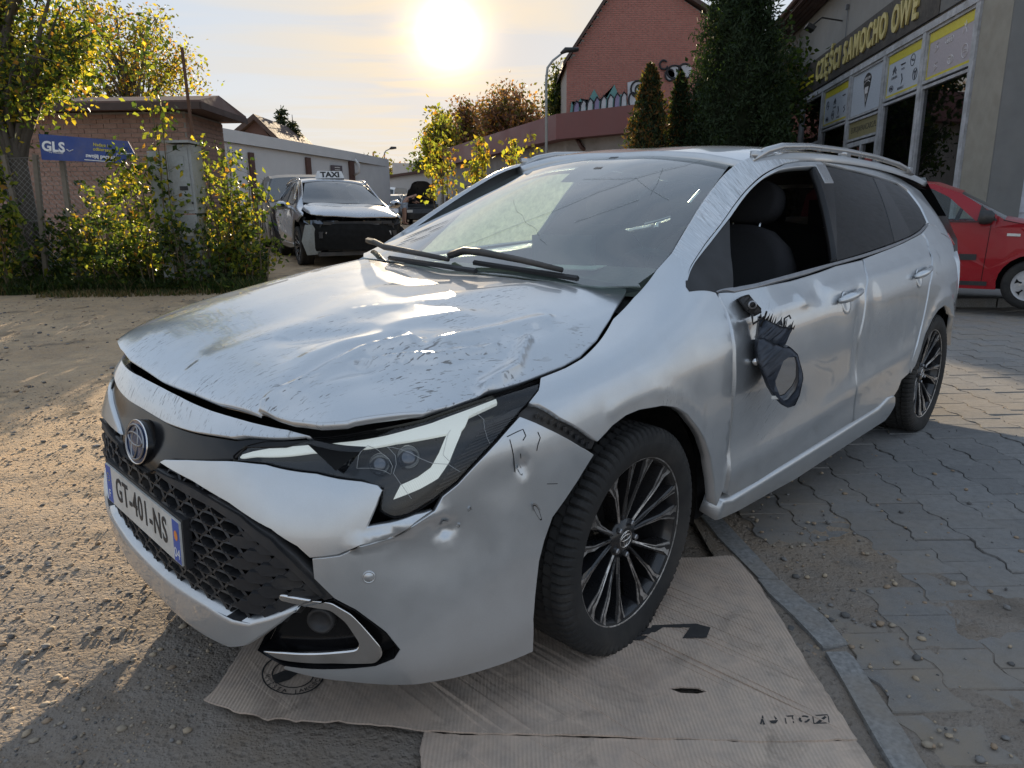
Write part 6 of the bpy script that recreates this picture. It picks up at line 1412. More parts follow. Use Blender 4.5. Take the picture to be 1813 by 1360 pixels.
def st(px,py,body,size,mat,xs=1,bold=.0): p=at(px,py,sY)-c[4]; text('board_lettering',body,mat,frame_m((p.x,p.y-.004,p.z),ux,(0,0,1)),size,sg,ext=.001,xs=xs,align='LEFT',bold=bold)
st(74,259,'GLS',.165,M['white'],1.05,.006); st(86,269,'Tu możesz',.042,M['white']); st(165,256,'Nadasz i',.055,M['yellow']); st(165,264,'odbierzesz',.055,M['yellow']); st(152,275,'swoją paczkę',.068,M['white'],1,.002)
m=MB(); P_=[(118,264),(123,268),(130,265)]; m.tube([at(*q,sY)-c[4]-Vector((0,.004,0)) for q in P_],.005,4); P_=[(150,283),(198,287),(205,283),(207,273),(240*.98,272)]; m.tube([at(*q,sY)-c[4]-Vector((0,.004,0)) for q in P_],.006,4); m.build('board_line',M['white'],sg)
# ---- grey utility cabinet
cY=9.35; a=at(312,392,cY); b=at(350,392,cY); zt=at(330,253,cY).z; z0=float(GZ(a.x,cY)); Hc=zt-z0
cab=thing('utility_cabinet','grey two tier electric meter cabinet among saplings','cabinet',(a.x,cY,z0)); M['cab']=plain('grey_cabinet_plastic',(.30,.315,.31),.55,nscale=30,dirt=.45)
m=MB(); Wc=b.x-a.x; m.box((Wc/2,.17,Hc*.76),(Wc+.02,.34,Hc*.46)); m.build('upper_box',M['cab'],cab); m=MB(); m.box((Wc/2,.17,Hc*.27),(Wc-.01,.33,Hc*.50)); m.build('lower_box',M['cab'],cab)
m=MB(); m.box((-.14,.15,Hc*.70),(.25,.30,Hc*.50)); m.box((-.14,.16,Hc*.25),(.23,.28,Hc*.42)); m.build('side_box',M['cab'],cab)
m=MB(); m.box((Wc/2,.14,Hc+.012),(Wc+.06,.44,.03)); m.build('cabinet_lid',M['cab'],cab)
m=MB(); m.box((Wc/2,-.008,Hc*.76),(Wc-.05,.012,Hc*.42)); d=m.build('cabinet_door',M['cab'],cab); m=MB(); m.box((Wc/2-.02,-.018,Hc*.88),(Wc*.55,.008,.12)); m.build('meter_window',M['cab'],d); m=MB(); m.box((Wc/2+.02,-.018,Hc*.70),(.10,.008,.05)); m.box((Wc*.9,-.018,Hc*.60),(.02,.01,.03)); m.build('door_label',M['black_plastic'],d)
m=MB(); m.box((Wc/2,-.006,Hc*.27),(Wc-.06,.012,Hc*.42)); d=m.build('cabinet_door',M['cab'],cab); m=MB(); m.box((Wc/2,-.015,Hc*.40),(.14,.008,.09)); m.build('warning_plate',M['plate_white'],d)
# ---- rusty pole
p0=at(338,240,9.9); p1=at(322,84,9.9); z0=float(GZ(p0.x,9.9)); pole=thing('rusty_pole','thin rusty steel pole leaning left above the cabinet','pole',(p0.x,9.9,z0)); m=MB(); e=p1-Vector((p0.x,9.9,z0)); m.tube([(.03,0,0),e],.022,8); m.build('shaft',plain('rust',(.10,.05,.03),.85,nscale=50),pole)
# ---- white workshop with flat roof, far left
M['render_white']=plain('pale_render',(.55,.54,.53),.9,var=.05,nscale=2,bump=.1); M['brown']=plain('dark_brown_metal',(.09,.045,.035),.6)
wa=at(440,300,25.0); wb=at(626,300,30); zt1=at(470,248,25.8).z; zt2=at(626,272,30).z; z0=.5
wk=thing('white_workshop','long white flat roofed workshop behind the taxi','building',(wb.x,30,0)); d=Vector((wa.x-wb.x,wa.y-30,0)); d2=d*1.5; bk=Vector((.8,4,0))
m=MB(); m.add([(0,0,0),d2,d2+bk,bk,(0,0,zt2-.30),d2+Vector((0,0,zt1-.30+.18)),d2+bk+Vector((0,0,zt1-.12)),bk+Vector((0,0,zt2-.3))],[(1,0,4,5),(0,3,7,4),(4,7,6,5),(3,2,6,7),(2,1,5,6)]); m.build('wall',M['render_white'],wk)
nd_=Vector((-d.y,d.x,0)).normalized(); nd_=nd_ if nd_.y<0 else -nd_
m=MB(); h1=Vector((0,0,zt2-.3)); h2=Vector((0,0,zt1-.12)); m.add([nd_*.12+h1,d2+nd_*.12+h2,d2+nd_*.12+h2+Vector((0,0,.42)),nd_*.12+h1+Vector((0,0,.34)),bk+h1,bk+d2+h2,bk+d2+h2+Vector((0,0,.42)),bk+h1+Vector((0,0,.34))],[(1,0,3,2),(3,7,6,2),(0,4,7,3),(0,1,5,4)]); m.build('parapet',M['render_white'],wk)
for f_,w_ in ((.485,.22),(.035,.26),(.98,.2)):
    p=d*f_; m=MB(); m.box((p.x+nd_.x*.06,p.y+nd_.y*.06,(zt2-.3)/2),(w_,.10,zt2-.32),rz=math.atan2(d.y,d.x)); m.build('pilaster',M['brown'],wk)
p=d*.20; m=MB(); m.box((p.x+nd_.x*.06,p.y+nd_.y*.06,2.85),(.62,.06,.36),rz=math.atan2(d.y,d.x)); sb=m.build('sign_board',plain('dark_sign',(.10,.08,.09),.6),wk)
m=MB(); 
for k in range(3): m.box((p.x+nd_.x*.10,p.y+nd_.y*.10,2.95-.09*k),(.30,.02,.03),rz=math.atan2(d.y,d.x))
m.build('sign_strips',M['plate_white'],sb)
m=MB(); m.tube([(.15,-.3,zt2-.25),(.30,-.35,zt2-.45),(.28,-.3,zt2-.75),(.02,-.1,zt2-.85)],.05,8); m.build('downpipe',M['render_white'],wk,True)
g=at(455,230,33); hs=thing('gabled_house','brown gabled house roof showing above the white workshop','house',(g.x,33,0)); ez=at(480,262,33).z; tz=at(452,208,33).z; x0=at(425,0,33).x-g.x-1.6; x1=at(487,0,33).x-g.x
m=MB(); m.prism([(x0+.4,0,0),(x1-.4,0,0),(x1-.4,0,ez),(0,0,tz-.1),(x0+.4,0,ez)],(0,6,0)); m.build('wall',M['brown'],hs); m=MB(); m.prism([(x1,-.3,ez-.15),(x1,-.3,ez+.1),(0,-.3,tz+.12),(x0,-.3,ez+.1),(x0,-.3,ez-.15),(0,-.3,tz-.12)],(0,7,0)); m.build('roof',M['bitumen'],hs)
def spruce(px,pyt,Y,w,seed,label):
    p=at(px,pyt,Y); z0=float(GZ(p.x,Y)); h=p.z-z0; t=thing('spruce_tree',label,'tree',(p.x,Y,z0),0,'spruces behind the white workshop'); r=np.random.RandomState(seed); m=MB(); m.tube([(0,0,0),(0,0,h)],[.12,.015],6)
    C_=[]
    for k in range(int(h/.32)):
        z=h*.25+k*.24
        if z>h: break
        rr=w*(1-z/h)**.8+.08
        for b in range(6): a=r.rand()*6.28; e=(rr*math.cos(a),rr*math.sin(a),z-.18*rr); m.tube([(0,0,z),e],[.02,.006],3,cap=False); f_=r.rand(26)[:,None]; C_.append(np.array([[0,0,z]])*(1-f_)+np.array([e])*f_+r.randn(26,3)*.06)
    m.build('trunk',M['bark'],t); C_=np.concatenate(C_); leafmesh('crown',C_,np.full(len(C_),.20),['conif','olive'],[4,1],seed,t,.3,.5,.3)
spruce(497,186,38,1.4,81,'taller left spruce of the pair behind the white workshop'); spruce(517,203,38,1.2,82,'shorter right spruce of the pair behind the white workshop')
# ---- low pale building and fence far behind the cars
lb=thing('low_shed','pale low shed with brown uprights behind the distant parked cars','building',(0,46,0)); xa,xb=at(640,300,46).x,at(840,300,46).x; m=MB(); za,zb=at(650,322,46).z,at(840,293,46).z
m.add([(xa,0,.0),(xb,0,.0),(xb,0,zb),(xa,0,za),(xa,5,0),(xb,5,0),(xb,5,zb),(xa,5,za)],[(0,1,2,3),(3,2,6,7),(1,5,6,2),(4,0,3,7)]); m.build('wall',M['render_white'],lb)
m=MB(); m.add([(xa,-.2,za),(xb,-.2,zb),(xb,-.2,zb+.16),(xa,-.2,za+.16),(xa,5,za),(xb,5,zb),(xb,5,zb+.16),(xa,5,za+.16)],[(0,1,2,3),(3,2,6,7),(0,3,7,4),(1,5,6,2)]); m.build('roof_edge',M['brown'],lb)
for k in range(6): x=xa+(xb-xa)*(k+.5)/6; m=MB(); m.box((x,-.06,1.0),(.16,.1,2.2)); m.build('upright',M['brown'],lb)
g=at(742,290,55); m=MB(); ga=thing('gabled_shed','pale gable end beyond the pale low shed','building',(g.x,55,0)); m.prism([(-2,0,0),(2.2,0,0),(2.2,0,at(0,303,55).z+.9),(.6,0,g.z),(-2,0,at(0,318,55).z+.8)],(0,4,0)); m.build('wall',M['render_white'],ga)
# ---- flat roofed building with dark red parapet
M['maroon']=plain('maroon_sheet_metal',(.16,.055,.05),.55,var=.06,nscale=3,bump=.05); M['grey_wall']=plain('grey_render',(.30,.27,.25),.9,nscale=2.5,var=.2,dirt=.4)
A_=at(1003,205,20); B_=at(797,262,30); Cx=at(1135,212,18.4); mr=thing('parapet_building','single storey building with dark red metal parapet behind the roof of the silver estate','building',(A_.x,20,0)); ztop=A_.z; zb=at(1003,249,20).z
pa=Vector((0,0,0)); pb=Vector((B_.x-A_.x,10,0)); pc=Vector((Cx.x-A_.x,-1.6,0))*1.6
def wallq(a,b,z0,z1,off=0):
    d=(b-a).normalized(); n=Vector((d.y,-d.x,0)); n=n if (n.y<0) else -n; a=a+n*off; b=b+n*off; return [a+Vector((0,0,z0)),b+Vector((0,0,z0)),b+Vector((0,0,z1)),a+Vector((0,0,z1))]
m=MB()
for a,b in ((pb,pa),(pa,pc)): q=wallq(a,b,0,zb+.1); m.add(q+[v+Vector((.4,1.5,0)) for v in q],[(0,1,2,3),(3,2,6,7),(0,3,7,4),(1,5,6,2)])
m.build('wall',M['grey_wall'],mr)
m=MB(); q1=wallq(pb,pa,zb,ztop,.30); q2=wallq(pa,pc,zb,ztop,.30)
mid=[(q1[1]+q2[0])/2+Vector((-.06,-.2,0)),(q1[2]+q2[3])/2+Vector((-.06,-.2,0))]
m.add([q1[0],mid[0],mid[1],q1[3],q2[1],q2[2]]+[v+Vector((.5,2.2,0)) for v in (q1[0],mid[0],mid[1],q1[3],q2[1],q2[2])],[(0,1,2,3),(1,4,5,2),(3,2,8,9),(2,5,11,8),(0,6,7,1),(1,7,10,4),(4,10,11,5),(0,3,9,6)]); m.build('parapet',M['maroon'],mr)
m=MB(); a=Vector((.25,-.35,zb)); m.tube([a,a+Vector((.12,-.1,-.22)),a+Vector((.40,.1,-.40)),a+Vector((.45,.2,-1.5))],.055,8); m.build('downpipe',M['brown'],mr,True)
for f_ in (.25,.5,.75):
    q=pb*f_; 
    m=MB(); m.box((q.x-.12,q.y-.10,1.5),(.9,.06,1.3),rz=math.atan2(pb.y,pb.x)); m.build('window',M['frit'],mr)
KP=1.35; mr.location=(A_.x*KP,20*KP,CAMH*(1-KP)); mr.scale=(KP,)*3      # as far off as its shadow asks
# ---- red brick gable with graffiti
gY=27; gb=thing('brick_gable','tall red brick gable wall with pale graffiti behind the dark red parapet','building',(0,gY,0)); xl=at(1003,150,gY).x
def gtop(x): return min(6.25+1.5*(x-xl),8.24-.6*(x-6.15),9.4) if True else 0
PP=[(xl,0),(10.5,0),(10.5,5.9),(6.75,7.88),(4.28,9.36),(xl,6.25)]
m=MB(); m.prism([(x,0,z) for x,z in PP],(0,9,0)); m.build('wall',M['mortar'],gb)
def cl(a,z): x=xl+a; return z<6.2+1.5*a and z<8.24-.6*(x-6.15) and z<9.35
brick_field(gb,(xl,0,2.6),(1,0,0),10.5-xl,7,.205,.068,M['brick_red'],lambda a,z: cl(a,z+2.6),0,proud=.012,seed=9,joint=.012)
m=MB()
for (x0_,z0_),(x1_,z1_) in (((xl-.15,6.1),(4.28,9.42)),((4.28,9.42),(10.8,5.6))):
    m.prism([(x0_,-.25,z0_),(x1_,-.25,z1_),(x1_,-.25,z1_+.16),(x0_,-.25,z0_+.16)],(0,9.4,0))
m.build('roof_edge',M['bitumen'],gb)
def gq(px,py): p=at(px,py,gY-.06); return (p.x,-.045,p.z)
gm=[plain('graffiti_white',(.46,.46,.48),.8,var=.15,nscale=6),plain('graffiti_teal',(.12,.26,.25),.8),plain('graffiti_violet',(.26,.22,.34),.8),plain('graffiti_black',(.03,.03,.035),.8)]
def flatg(name,px,mat,off=0): 
    P=[gq(*q) for q in px]; n=len(P); c=np.mean(P,0); obj(name,[(x,y-off,z) for x,y,z in P]+[(c[0],c[1]-off,c[2])],[(i,(i+1)%n,n) for i in range(n)],mat,gb)
flatg('graffiti',[(1008,206),(1012,180),(1017,192),(1028,174),(1035,190),(1052,158),(1062,176),(1075,172),(1088,150),(1095,168),(1108,165),(1112,208),(1060,209)],gm[1])
rg=random.Random(3)
for k in range(8):
    x=1018+k*12; t_=186-k*2.2; flatg('graffiti',[(x-4,207),(x-2,t_+4),(x+2,t_-6),(x+7,t_-3),(x+6,207)],gm[0] if k%3 else gm[2],.004+.001*k)
    m=MB(); m.tube([Vector(gq(x-4,208))-Vector((0,.012,0)),Vector(gq(x-2,t_+2))-Vector((0,.012,0)),Vector(gq(x+3,t_-8))-Vector((0,.012,0)),Vector(gq(x+8,t_-2))-Vector((0,.012,0))],.028,4); m.build('graffiti_line',gm[3],gb)
flatg('graffiti',[(1112,209),(1111,146),(1128,142),(1146,146),(1150,160),(1142,180),(1140,209)],gm[0],.014)
for cx,cy,rx,ry in ((1131,160,6,9),(1130,158,13,15),(1120,178,7,14),(1175,115,7,8),(1195,128,14,12),(1213,126,12,13),(1186,133,8,10)):
    if cx>1180: flatg('graffiti',[(cx+rx*1.1*math.cos(a),cy+ry*math.sin(a)) for a in np.linspace(0,5.9,14)],gm[0],.012)
    m=MB(); m.tube([Vector(gq(cx+rx*math.cos(a),cy+ry*math.sin(a)))-Vector((0,.022,0)) for a in np.linspace(.3,5.6,14)],.035,4); m.build('graffiti_line',gm[3],gb)
KG=1.32; gb.location=(0,gY*KG,CAMH*(1-KG)); gb.scale=(KG,)*3
# ---- street lamps
def lamp(px,pyb,pyt,Y,arm,label,r_=.06):
    p=at(px,pyt,Y); z0=float(GZ(p.x,Y)); t=thing('street_lamp',label,'street lamp',(p.x,Y,z0)); h=p.z-z0; m=MB(); m.tube([(0,0,0),(0,0,h-.45),(.03,0,h-.2),(.15,0,h-.05),(arm*.5,0,h+.10)],[r_,r_*.8,r_*.75,r_*.7,r_*.6],8); m.build('pole',M['cab'],t,True); m=MB(); m.tube([(arm*.45,0,h+.09),(arm*.6,0,h+.16),(arm,0,h+.17)],[r_*.8,r_*1.7,r_*1.2],8); m.build('lamp_head',M['seal'],t,True)
lamp(967,270,103,17,.72,'tall grey street lamp with single arm in front of the brick gable',.036); lamp(680,330,266,60,1.0,'distant street lamp rising above the far shrubs',.07); lamp(644,330,285,70,.9,'smaller distant street lamp right of the white workshop',.06)
# ---- trees of the middle and far distance
def tr_at(name,label,px,Y,pyt,pyb,wpx,nl,ls,mats,w,seed,**k):
    p=at(px,pyt,Y); z0=float(GZ(p.x,Y)); h=p.z-z0; lo=at(px,pyb,Y).z-z0; rx=wpx/1250*Y/2; rz=(h-lo)/2; cz=(h+lo)/2
    rr=random.Random(seed); cr=[(rr.uniform(-.35,.35)*rx,rr.uniform(-.2,.2)*rx,cz+rr.uniform(-.3,.3)*rz,rx*.72,rx*.6,rz*.72) for _ in range(5)]+[(0,0,cz,rx*.8,rx*.6,rz)]
    return tree(name,label,(p.x,Y,z0),h,cr,nl,ls,mats,w,seed,**k)
tr_at('birch_tree','pale drooping birch at the left end of the dark red parapet',778,42,188,300,62,3800,.24,['olive','lime','yellow'],[3,2,2],91,tr=.12,bark='bark_pale',nb=60,hang=.7,clump=.4)
tr_at('russet_tree','tall narrow russet tree left of the bigger russet tree',822,48,178,270,40,2600,.24,['red','olive','orange'],[4,2,1],92,tr=.15,nb=50,clump=.5)
tr_at('russet_tree','broad russet tree glowing below the sun',893,52,148,262,120,6500,.26,['red','olive','orange'],[4,2,1],93,tr=.2,nb=110,clump=.55)
tr_at('russet_tree','small russet treetop beside the tall street lamp',935,52,182,250,60,2200,.24,['red','olive'],[4,2],94,tr=.15,nb=40,clump=.5)
tr_at('birch_tree','thin drooping birch between street lamp and brick gable',990,40,90,215,46,3600,.20,['olive','dgreen','lime'],[3,3,1],95,tr=.10,bark='bark_pale',nb=45,hang=.9,clump=.3)
tr_at('bare_shrub','sparse brown shrub row on the far horizon',672,60,282,335,90,1800,.30,['olive','red','lime'],[3,2,1],96,tr=.1,nb=60,clump=.6)
tr_at('green_shrub','small green tree in front of the distant gable',752,50,270,320,40,1200,.25,['green','olive'],[3,2],97,tr=.1,nb=30,clump=.5)
def conifer(name,label,px,pyt,Y,wpx,nl,mats,w,seed,ls=.13,group=None,shape=1.0):
    p=at(px,pyt,Y); z0=float(GZ(p.x,Y)); h=p.z-z0; t=thing(name,label,'tree',(p.x,Y,z0),0,group); r=np.random.RandomState(seed); m=MB(); m.tube([(0,0,0),(0,0,h*.9)],[.12,.02],6); m.build('trunk',M['bark'],t)
    z=r.rand(nl)**.85; R_=wpx/1250*Y/2; prof=np.minimum(1,(1-z)**.62*1.25*shape)*np.minimum(1,.75+z*1.2); a=r.rand(nl)*6.28; lump=1+.22*np.sin(a*5+z*17)+.16*np.sin(a*9-z*31+1)+.15*r.randn(nl); rr=R_*prof*lump*(1-.35*r.rand(nl)**2)
    C_=np.stack([rr*np.cos(a),rr*np.sin(a),z*h],1); leafmesh('crown',C_,np.full(nl,ls),mats,w,seed,t,0,-.9,.35); 
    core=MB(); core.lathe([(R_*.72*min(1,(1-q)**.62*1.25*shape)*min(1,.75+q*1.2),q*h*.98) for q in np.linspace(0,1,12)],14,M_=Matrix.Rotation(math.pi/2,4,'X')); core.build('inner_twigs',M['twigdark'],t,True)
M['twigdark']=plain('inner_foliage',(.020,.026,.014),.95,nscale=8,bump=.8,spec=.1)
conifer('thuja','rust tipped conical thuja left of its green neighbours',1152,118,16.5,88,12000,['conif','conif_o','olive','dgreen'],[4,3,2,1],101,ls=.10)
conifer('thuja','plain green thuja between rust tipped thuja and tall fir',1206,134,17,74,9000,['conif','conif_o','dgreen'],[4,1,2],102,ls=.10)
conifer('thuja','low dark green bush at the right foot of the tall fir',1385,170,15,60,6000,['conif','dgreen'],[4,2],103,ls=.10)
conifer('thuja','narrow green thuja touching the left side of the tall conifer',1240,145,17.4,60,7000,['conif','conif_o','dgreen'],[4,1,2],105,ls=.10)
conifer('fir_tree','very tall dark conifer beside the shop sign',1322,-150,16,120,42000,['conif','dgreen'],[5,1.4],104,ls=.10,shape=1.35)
for i,(px,Y,pyt,h,nl,lb_) in enumerate(((772,13,190,2.6,420,'pale green climbing sapling against the sky left of the windscreen'),(842,11,245,1.5,230,'left yellow leaved shoot above the windscreen edge'),(862,11,250,1.4,230,'right yellow leaved shoot above the windscreen edge'),(897,12,243,1.5,240,'forked yellow shoot left of the street lamp'),(940,12,230,1.6,90,'small tuft of yellow leaves close to the street lamp'))):
    p=at(px,pyt,Y); z0=float(GZ(p.x,Y)); sapling('climber_shoot',lb_,(p.x,Y,z0),p.z-z0,2 if i else 3,.10 if i else .20,int(nl*(1.25 if i else 1.0)),.085,['lime','yellow','orange','olive'],[3,2.0 if i else .8,.8,2.5],110+i,cat='plant',lo=.45,hang=1.2)

tree('broad_tree','dark broadleaf tree hidden behind the tall conifer',(6.5,20,0),6,[(0,0,4.2,1.1,1.5,1.9),(0,1.5,3.2,1.0,1.4,1.6)],7000,.16,['dgreen','green','olive'],[4,2,1],151,nb=60,clump=.35)
tree('broad_tree','second dark broadleaf tree farther behind the tall conifer',(7.9,24,0),7,[(0,0,4.8,1.3,1.8,2.2)],6000,.18,['dgreen','green','olive'],[4,2,1],152,nb=60,clump=.4)

# ---------------------------------------------------------------- parts shop on the right
cA=at(1748,350,11); fd=at(1095,372,1)-at(906.5,375,0.0001); dv=Vector((.148177,.988961)); rzs=math.atan2(dv.y,dv.x)
shop=thing('parts_shop','grey car parts shop with wide white framed windows and black and yellow sign','building',(7.215,11,0),rzs)
# local axes: x runs away along the facade, y points out of it (towards the yard)
M['shop_grey']=plain('shop_render',(.27,.26,.245),.9,nscale=1.4,var=.10,bump=.15,dirt=.2); M['pier']=plain('beige_pier_render',(.30,.28,.235),.9,nscale=3,dirt=.3); M['pier_dark']=plain('dark_grey_pier',(.155,.155,.15),.9,nscale=3,dirt=.15); M['white_wall']=plain('blueish_white_brick_paint',(.46,.48,.52),.88,nscale=9,var=.12,bump=.6,dirt=.25,dirtcol=(.28,.28,.28))
M['frame_w']=plain('weathered_white_frame',(.42,.43,.45),.6,nscale=7,var=.25,dirt=.6,dirtcol=(.17,.16,.15))
def sb(name,x0,x1,y0,y1,z0,z1,mat,par=shop,rot=None,**k): m=MB(); m.box(((x0+x1)/2,(y0+y1)/2,(z0+z1)/2),(abs(x1-x0),abs(y1-y0),abs(z1-z0))); return m.build(name,mat,par,**k)
sb('wall',.9,18,-.30,.0,4.36,6.66,M['shop_grey']); sb('wall',14.4,18,-.30,-.001,0,4.36,M['shop_grey']); sb('plinth',.9,14.4,-.28,.03,0,.35,M['shop_grey'])
sb('corner_pier',-.02,.93,-.40,.02,0,6.66,M['pier']); sb('corner_pier',-.06,.0-.021,-.44,.021,0,6.66,M['pier_dark'])
wfr=sb('front_wall',.02,.30,-9.0,-.441,0,6.66,M['white_wall'])
rr=random.Random(6)
def blk(a,b,z0,z1):
    m=MB(); m.box((.012,(a+b)/2,(z0+z1)/2),(.03+rr.uniform(-.006,.006),abs(b-a),z1-z0)); return m.build('wall_block',M['white_wall'],wfr)
for j in range(14):
    y=-.46-(j%2)*.2
    while y>-3.2: l=.42; blk(y-l+.014,y,j*.26+.02,j*.26+.248); y-=l
# roof with dark boards
m=MB(); m.add([(-.5,.75,6.62),(19,.75,6.62),(19,-9,6.62),(-.5,-9,6.62),(-.5,.75,6.82),(19,.75,6.82),(19,-4,8.4),(-.5,-4,8.4),(-.5,-9,6.82),(19,-9,6.82)],[(0,1,2,3),(1,0,4,5),(5,4,7,6),(7,8,9,6),(0,3,8,7,4),(2,1,5,6,9),(3,2,9,8)]); rf=m.build('roof',M['bitumen'],shop)
for k in range(5): sb('soffit_board',-.45,18.9,.05+.14*k,.17+.14*k,6.585,6.618,M['brown'],rf)
m=MB(); m.tube([(-.4,.80,6.75),(19,.80,6.70)],.07,8); m.build('gutter',M['brown'],rf)
# windows: bays between mullions
MU=[.99,3.0,5.0,7.3,9.7,12.1,14.35]
for x in MU: sb('mullion',x-.075,x+.075,-.12,.06,.35,4.30,M['frame_w'])
hd_=sb('window_head',.9,14.4,-.12,.07,4.24,4.36,M['frame_w'])
M['shopglass']=glass('shop_window_glass',(.30,.34,.36),1.4,dust=.03,dustcol=(.2,.2,.2),rough=.01)
M['pan_white']=plain('printed_panel_white',(.50,.54,.60),.45,bump=0); M['pan_pink']=plain('printed_panel_faded',(.40,.36,.39),.45,bump=0); M['pan_yellow']=plain('printed_panel_yellow',(.58,.50,.03),.45,bump=0); M['pan_beige']=plain('printed_panel_beige',(.27,.235,.12),.5,bump=0); M['pan_grey']=plain('print_grey',(.16,.17,.19),.6)
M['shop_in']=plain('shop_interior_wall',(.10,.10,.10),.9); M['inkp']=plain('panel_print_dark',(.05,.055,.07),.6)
M['ghost']=plain('panel_print_pale',(.62,.60,.60),.6)
def ltext(name,body,x,z,size,mat,par,y=.0,**k): return text(name,body,mat,frame_m((x,y,z),(-1,0,0),(0,0,1)),size,par,**k)
def marks(par,kind,x,z,r,mat,y):
    m=MB(); o=lambda a,b: Vector((x-a*r,y,z+b*r))
    def circ(rx=1,ry=1,cx=0,cy=0,t_=.06,n=22): m.tube([o(cx+rx*math.cos(2*math.pi*k/n),cy+ry*math.sin(2*math.pi*k/n)) for k in range(n+1)],r*t_,4,cap=False)
    def ln(*p,t_=.07): m.tube([o(*q) for q in p],r*t_,4)
    if kind=='chev':
        for d in (0,-.55): m.prism([o(-1,d-.55),o(0,d+.35),o(1,d-.55),o(.75,d-.7),o(0,d-.02),o(-.75,d-.7)],(0,.004,0))
    elif kind=='vw': circ(); ln((-.6,.75),(0,-.85),(.6,.75)); ln((-.35,.1),(0,.6),(.35,.1))
    elif kind=='rings': [circ(.42,.42,cx,0,.07) for cx in (-.95,-.32,.32,.95)]
    elif kind=='oval': circ(1,.65); circ(.35,.6); circ(.75,.22,0,.3)
    elif kind=='kia': circ(1,.55); ln((-.5,-.25),(-.5,.25)); ln((-.3,.25),(-.5,0),(-.3,-.25)); ln((0,-.25),(0,.25)); ln((.2,-.25),(.4,.25),(.6,-.25))
    elif kind=='diamond': ln((0,1),(.6,0),(0,-1),(-.6,0),(0,1),t_=.14)
    elif kind=='bolt': circ(); ln((-1,.15),(.2,.15),(-.2,-.15),(1,-.15))
    elif kind=='tri': circ(); ln((0,0),(0,1)); ln((0,0),(-.8,-.5)); ln((0,0),(.8,-.5))
    elif kind=='s': ln((.6,.7),(-.5,.5),(.6,-.1),(-.5,-.7)); ln((-.5,.5),(-.5,.1)); 
    elif kind=='cross': ln((-.7,-.7),(.5,.8)); ln((-.5,.8),(.7,-.7)); ln((0,.3),(0,1.2))
    elif kind=='car': circ(1,1); ln((-.6,-.1),(-.3,.3),(.3,.3),(.6,-.1),(-.6,-.1))
    elif kind=='bar': ln((-1,0),(1,0),t_=.14)
    return m.build('logo_mark',mat,par)
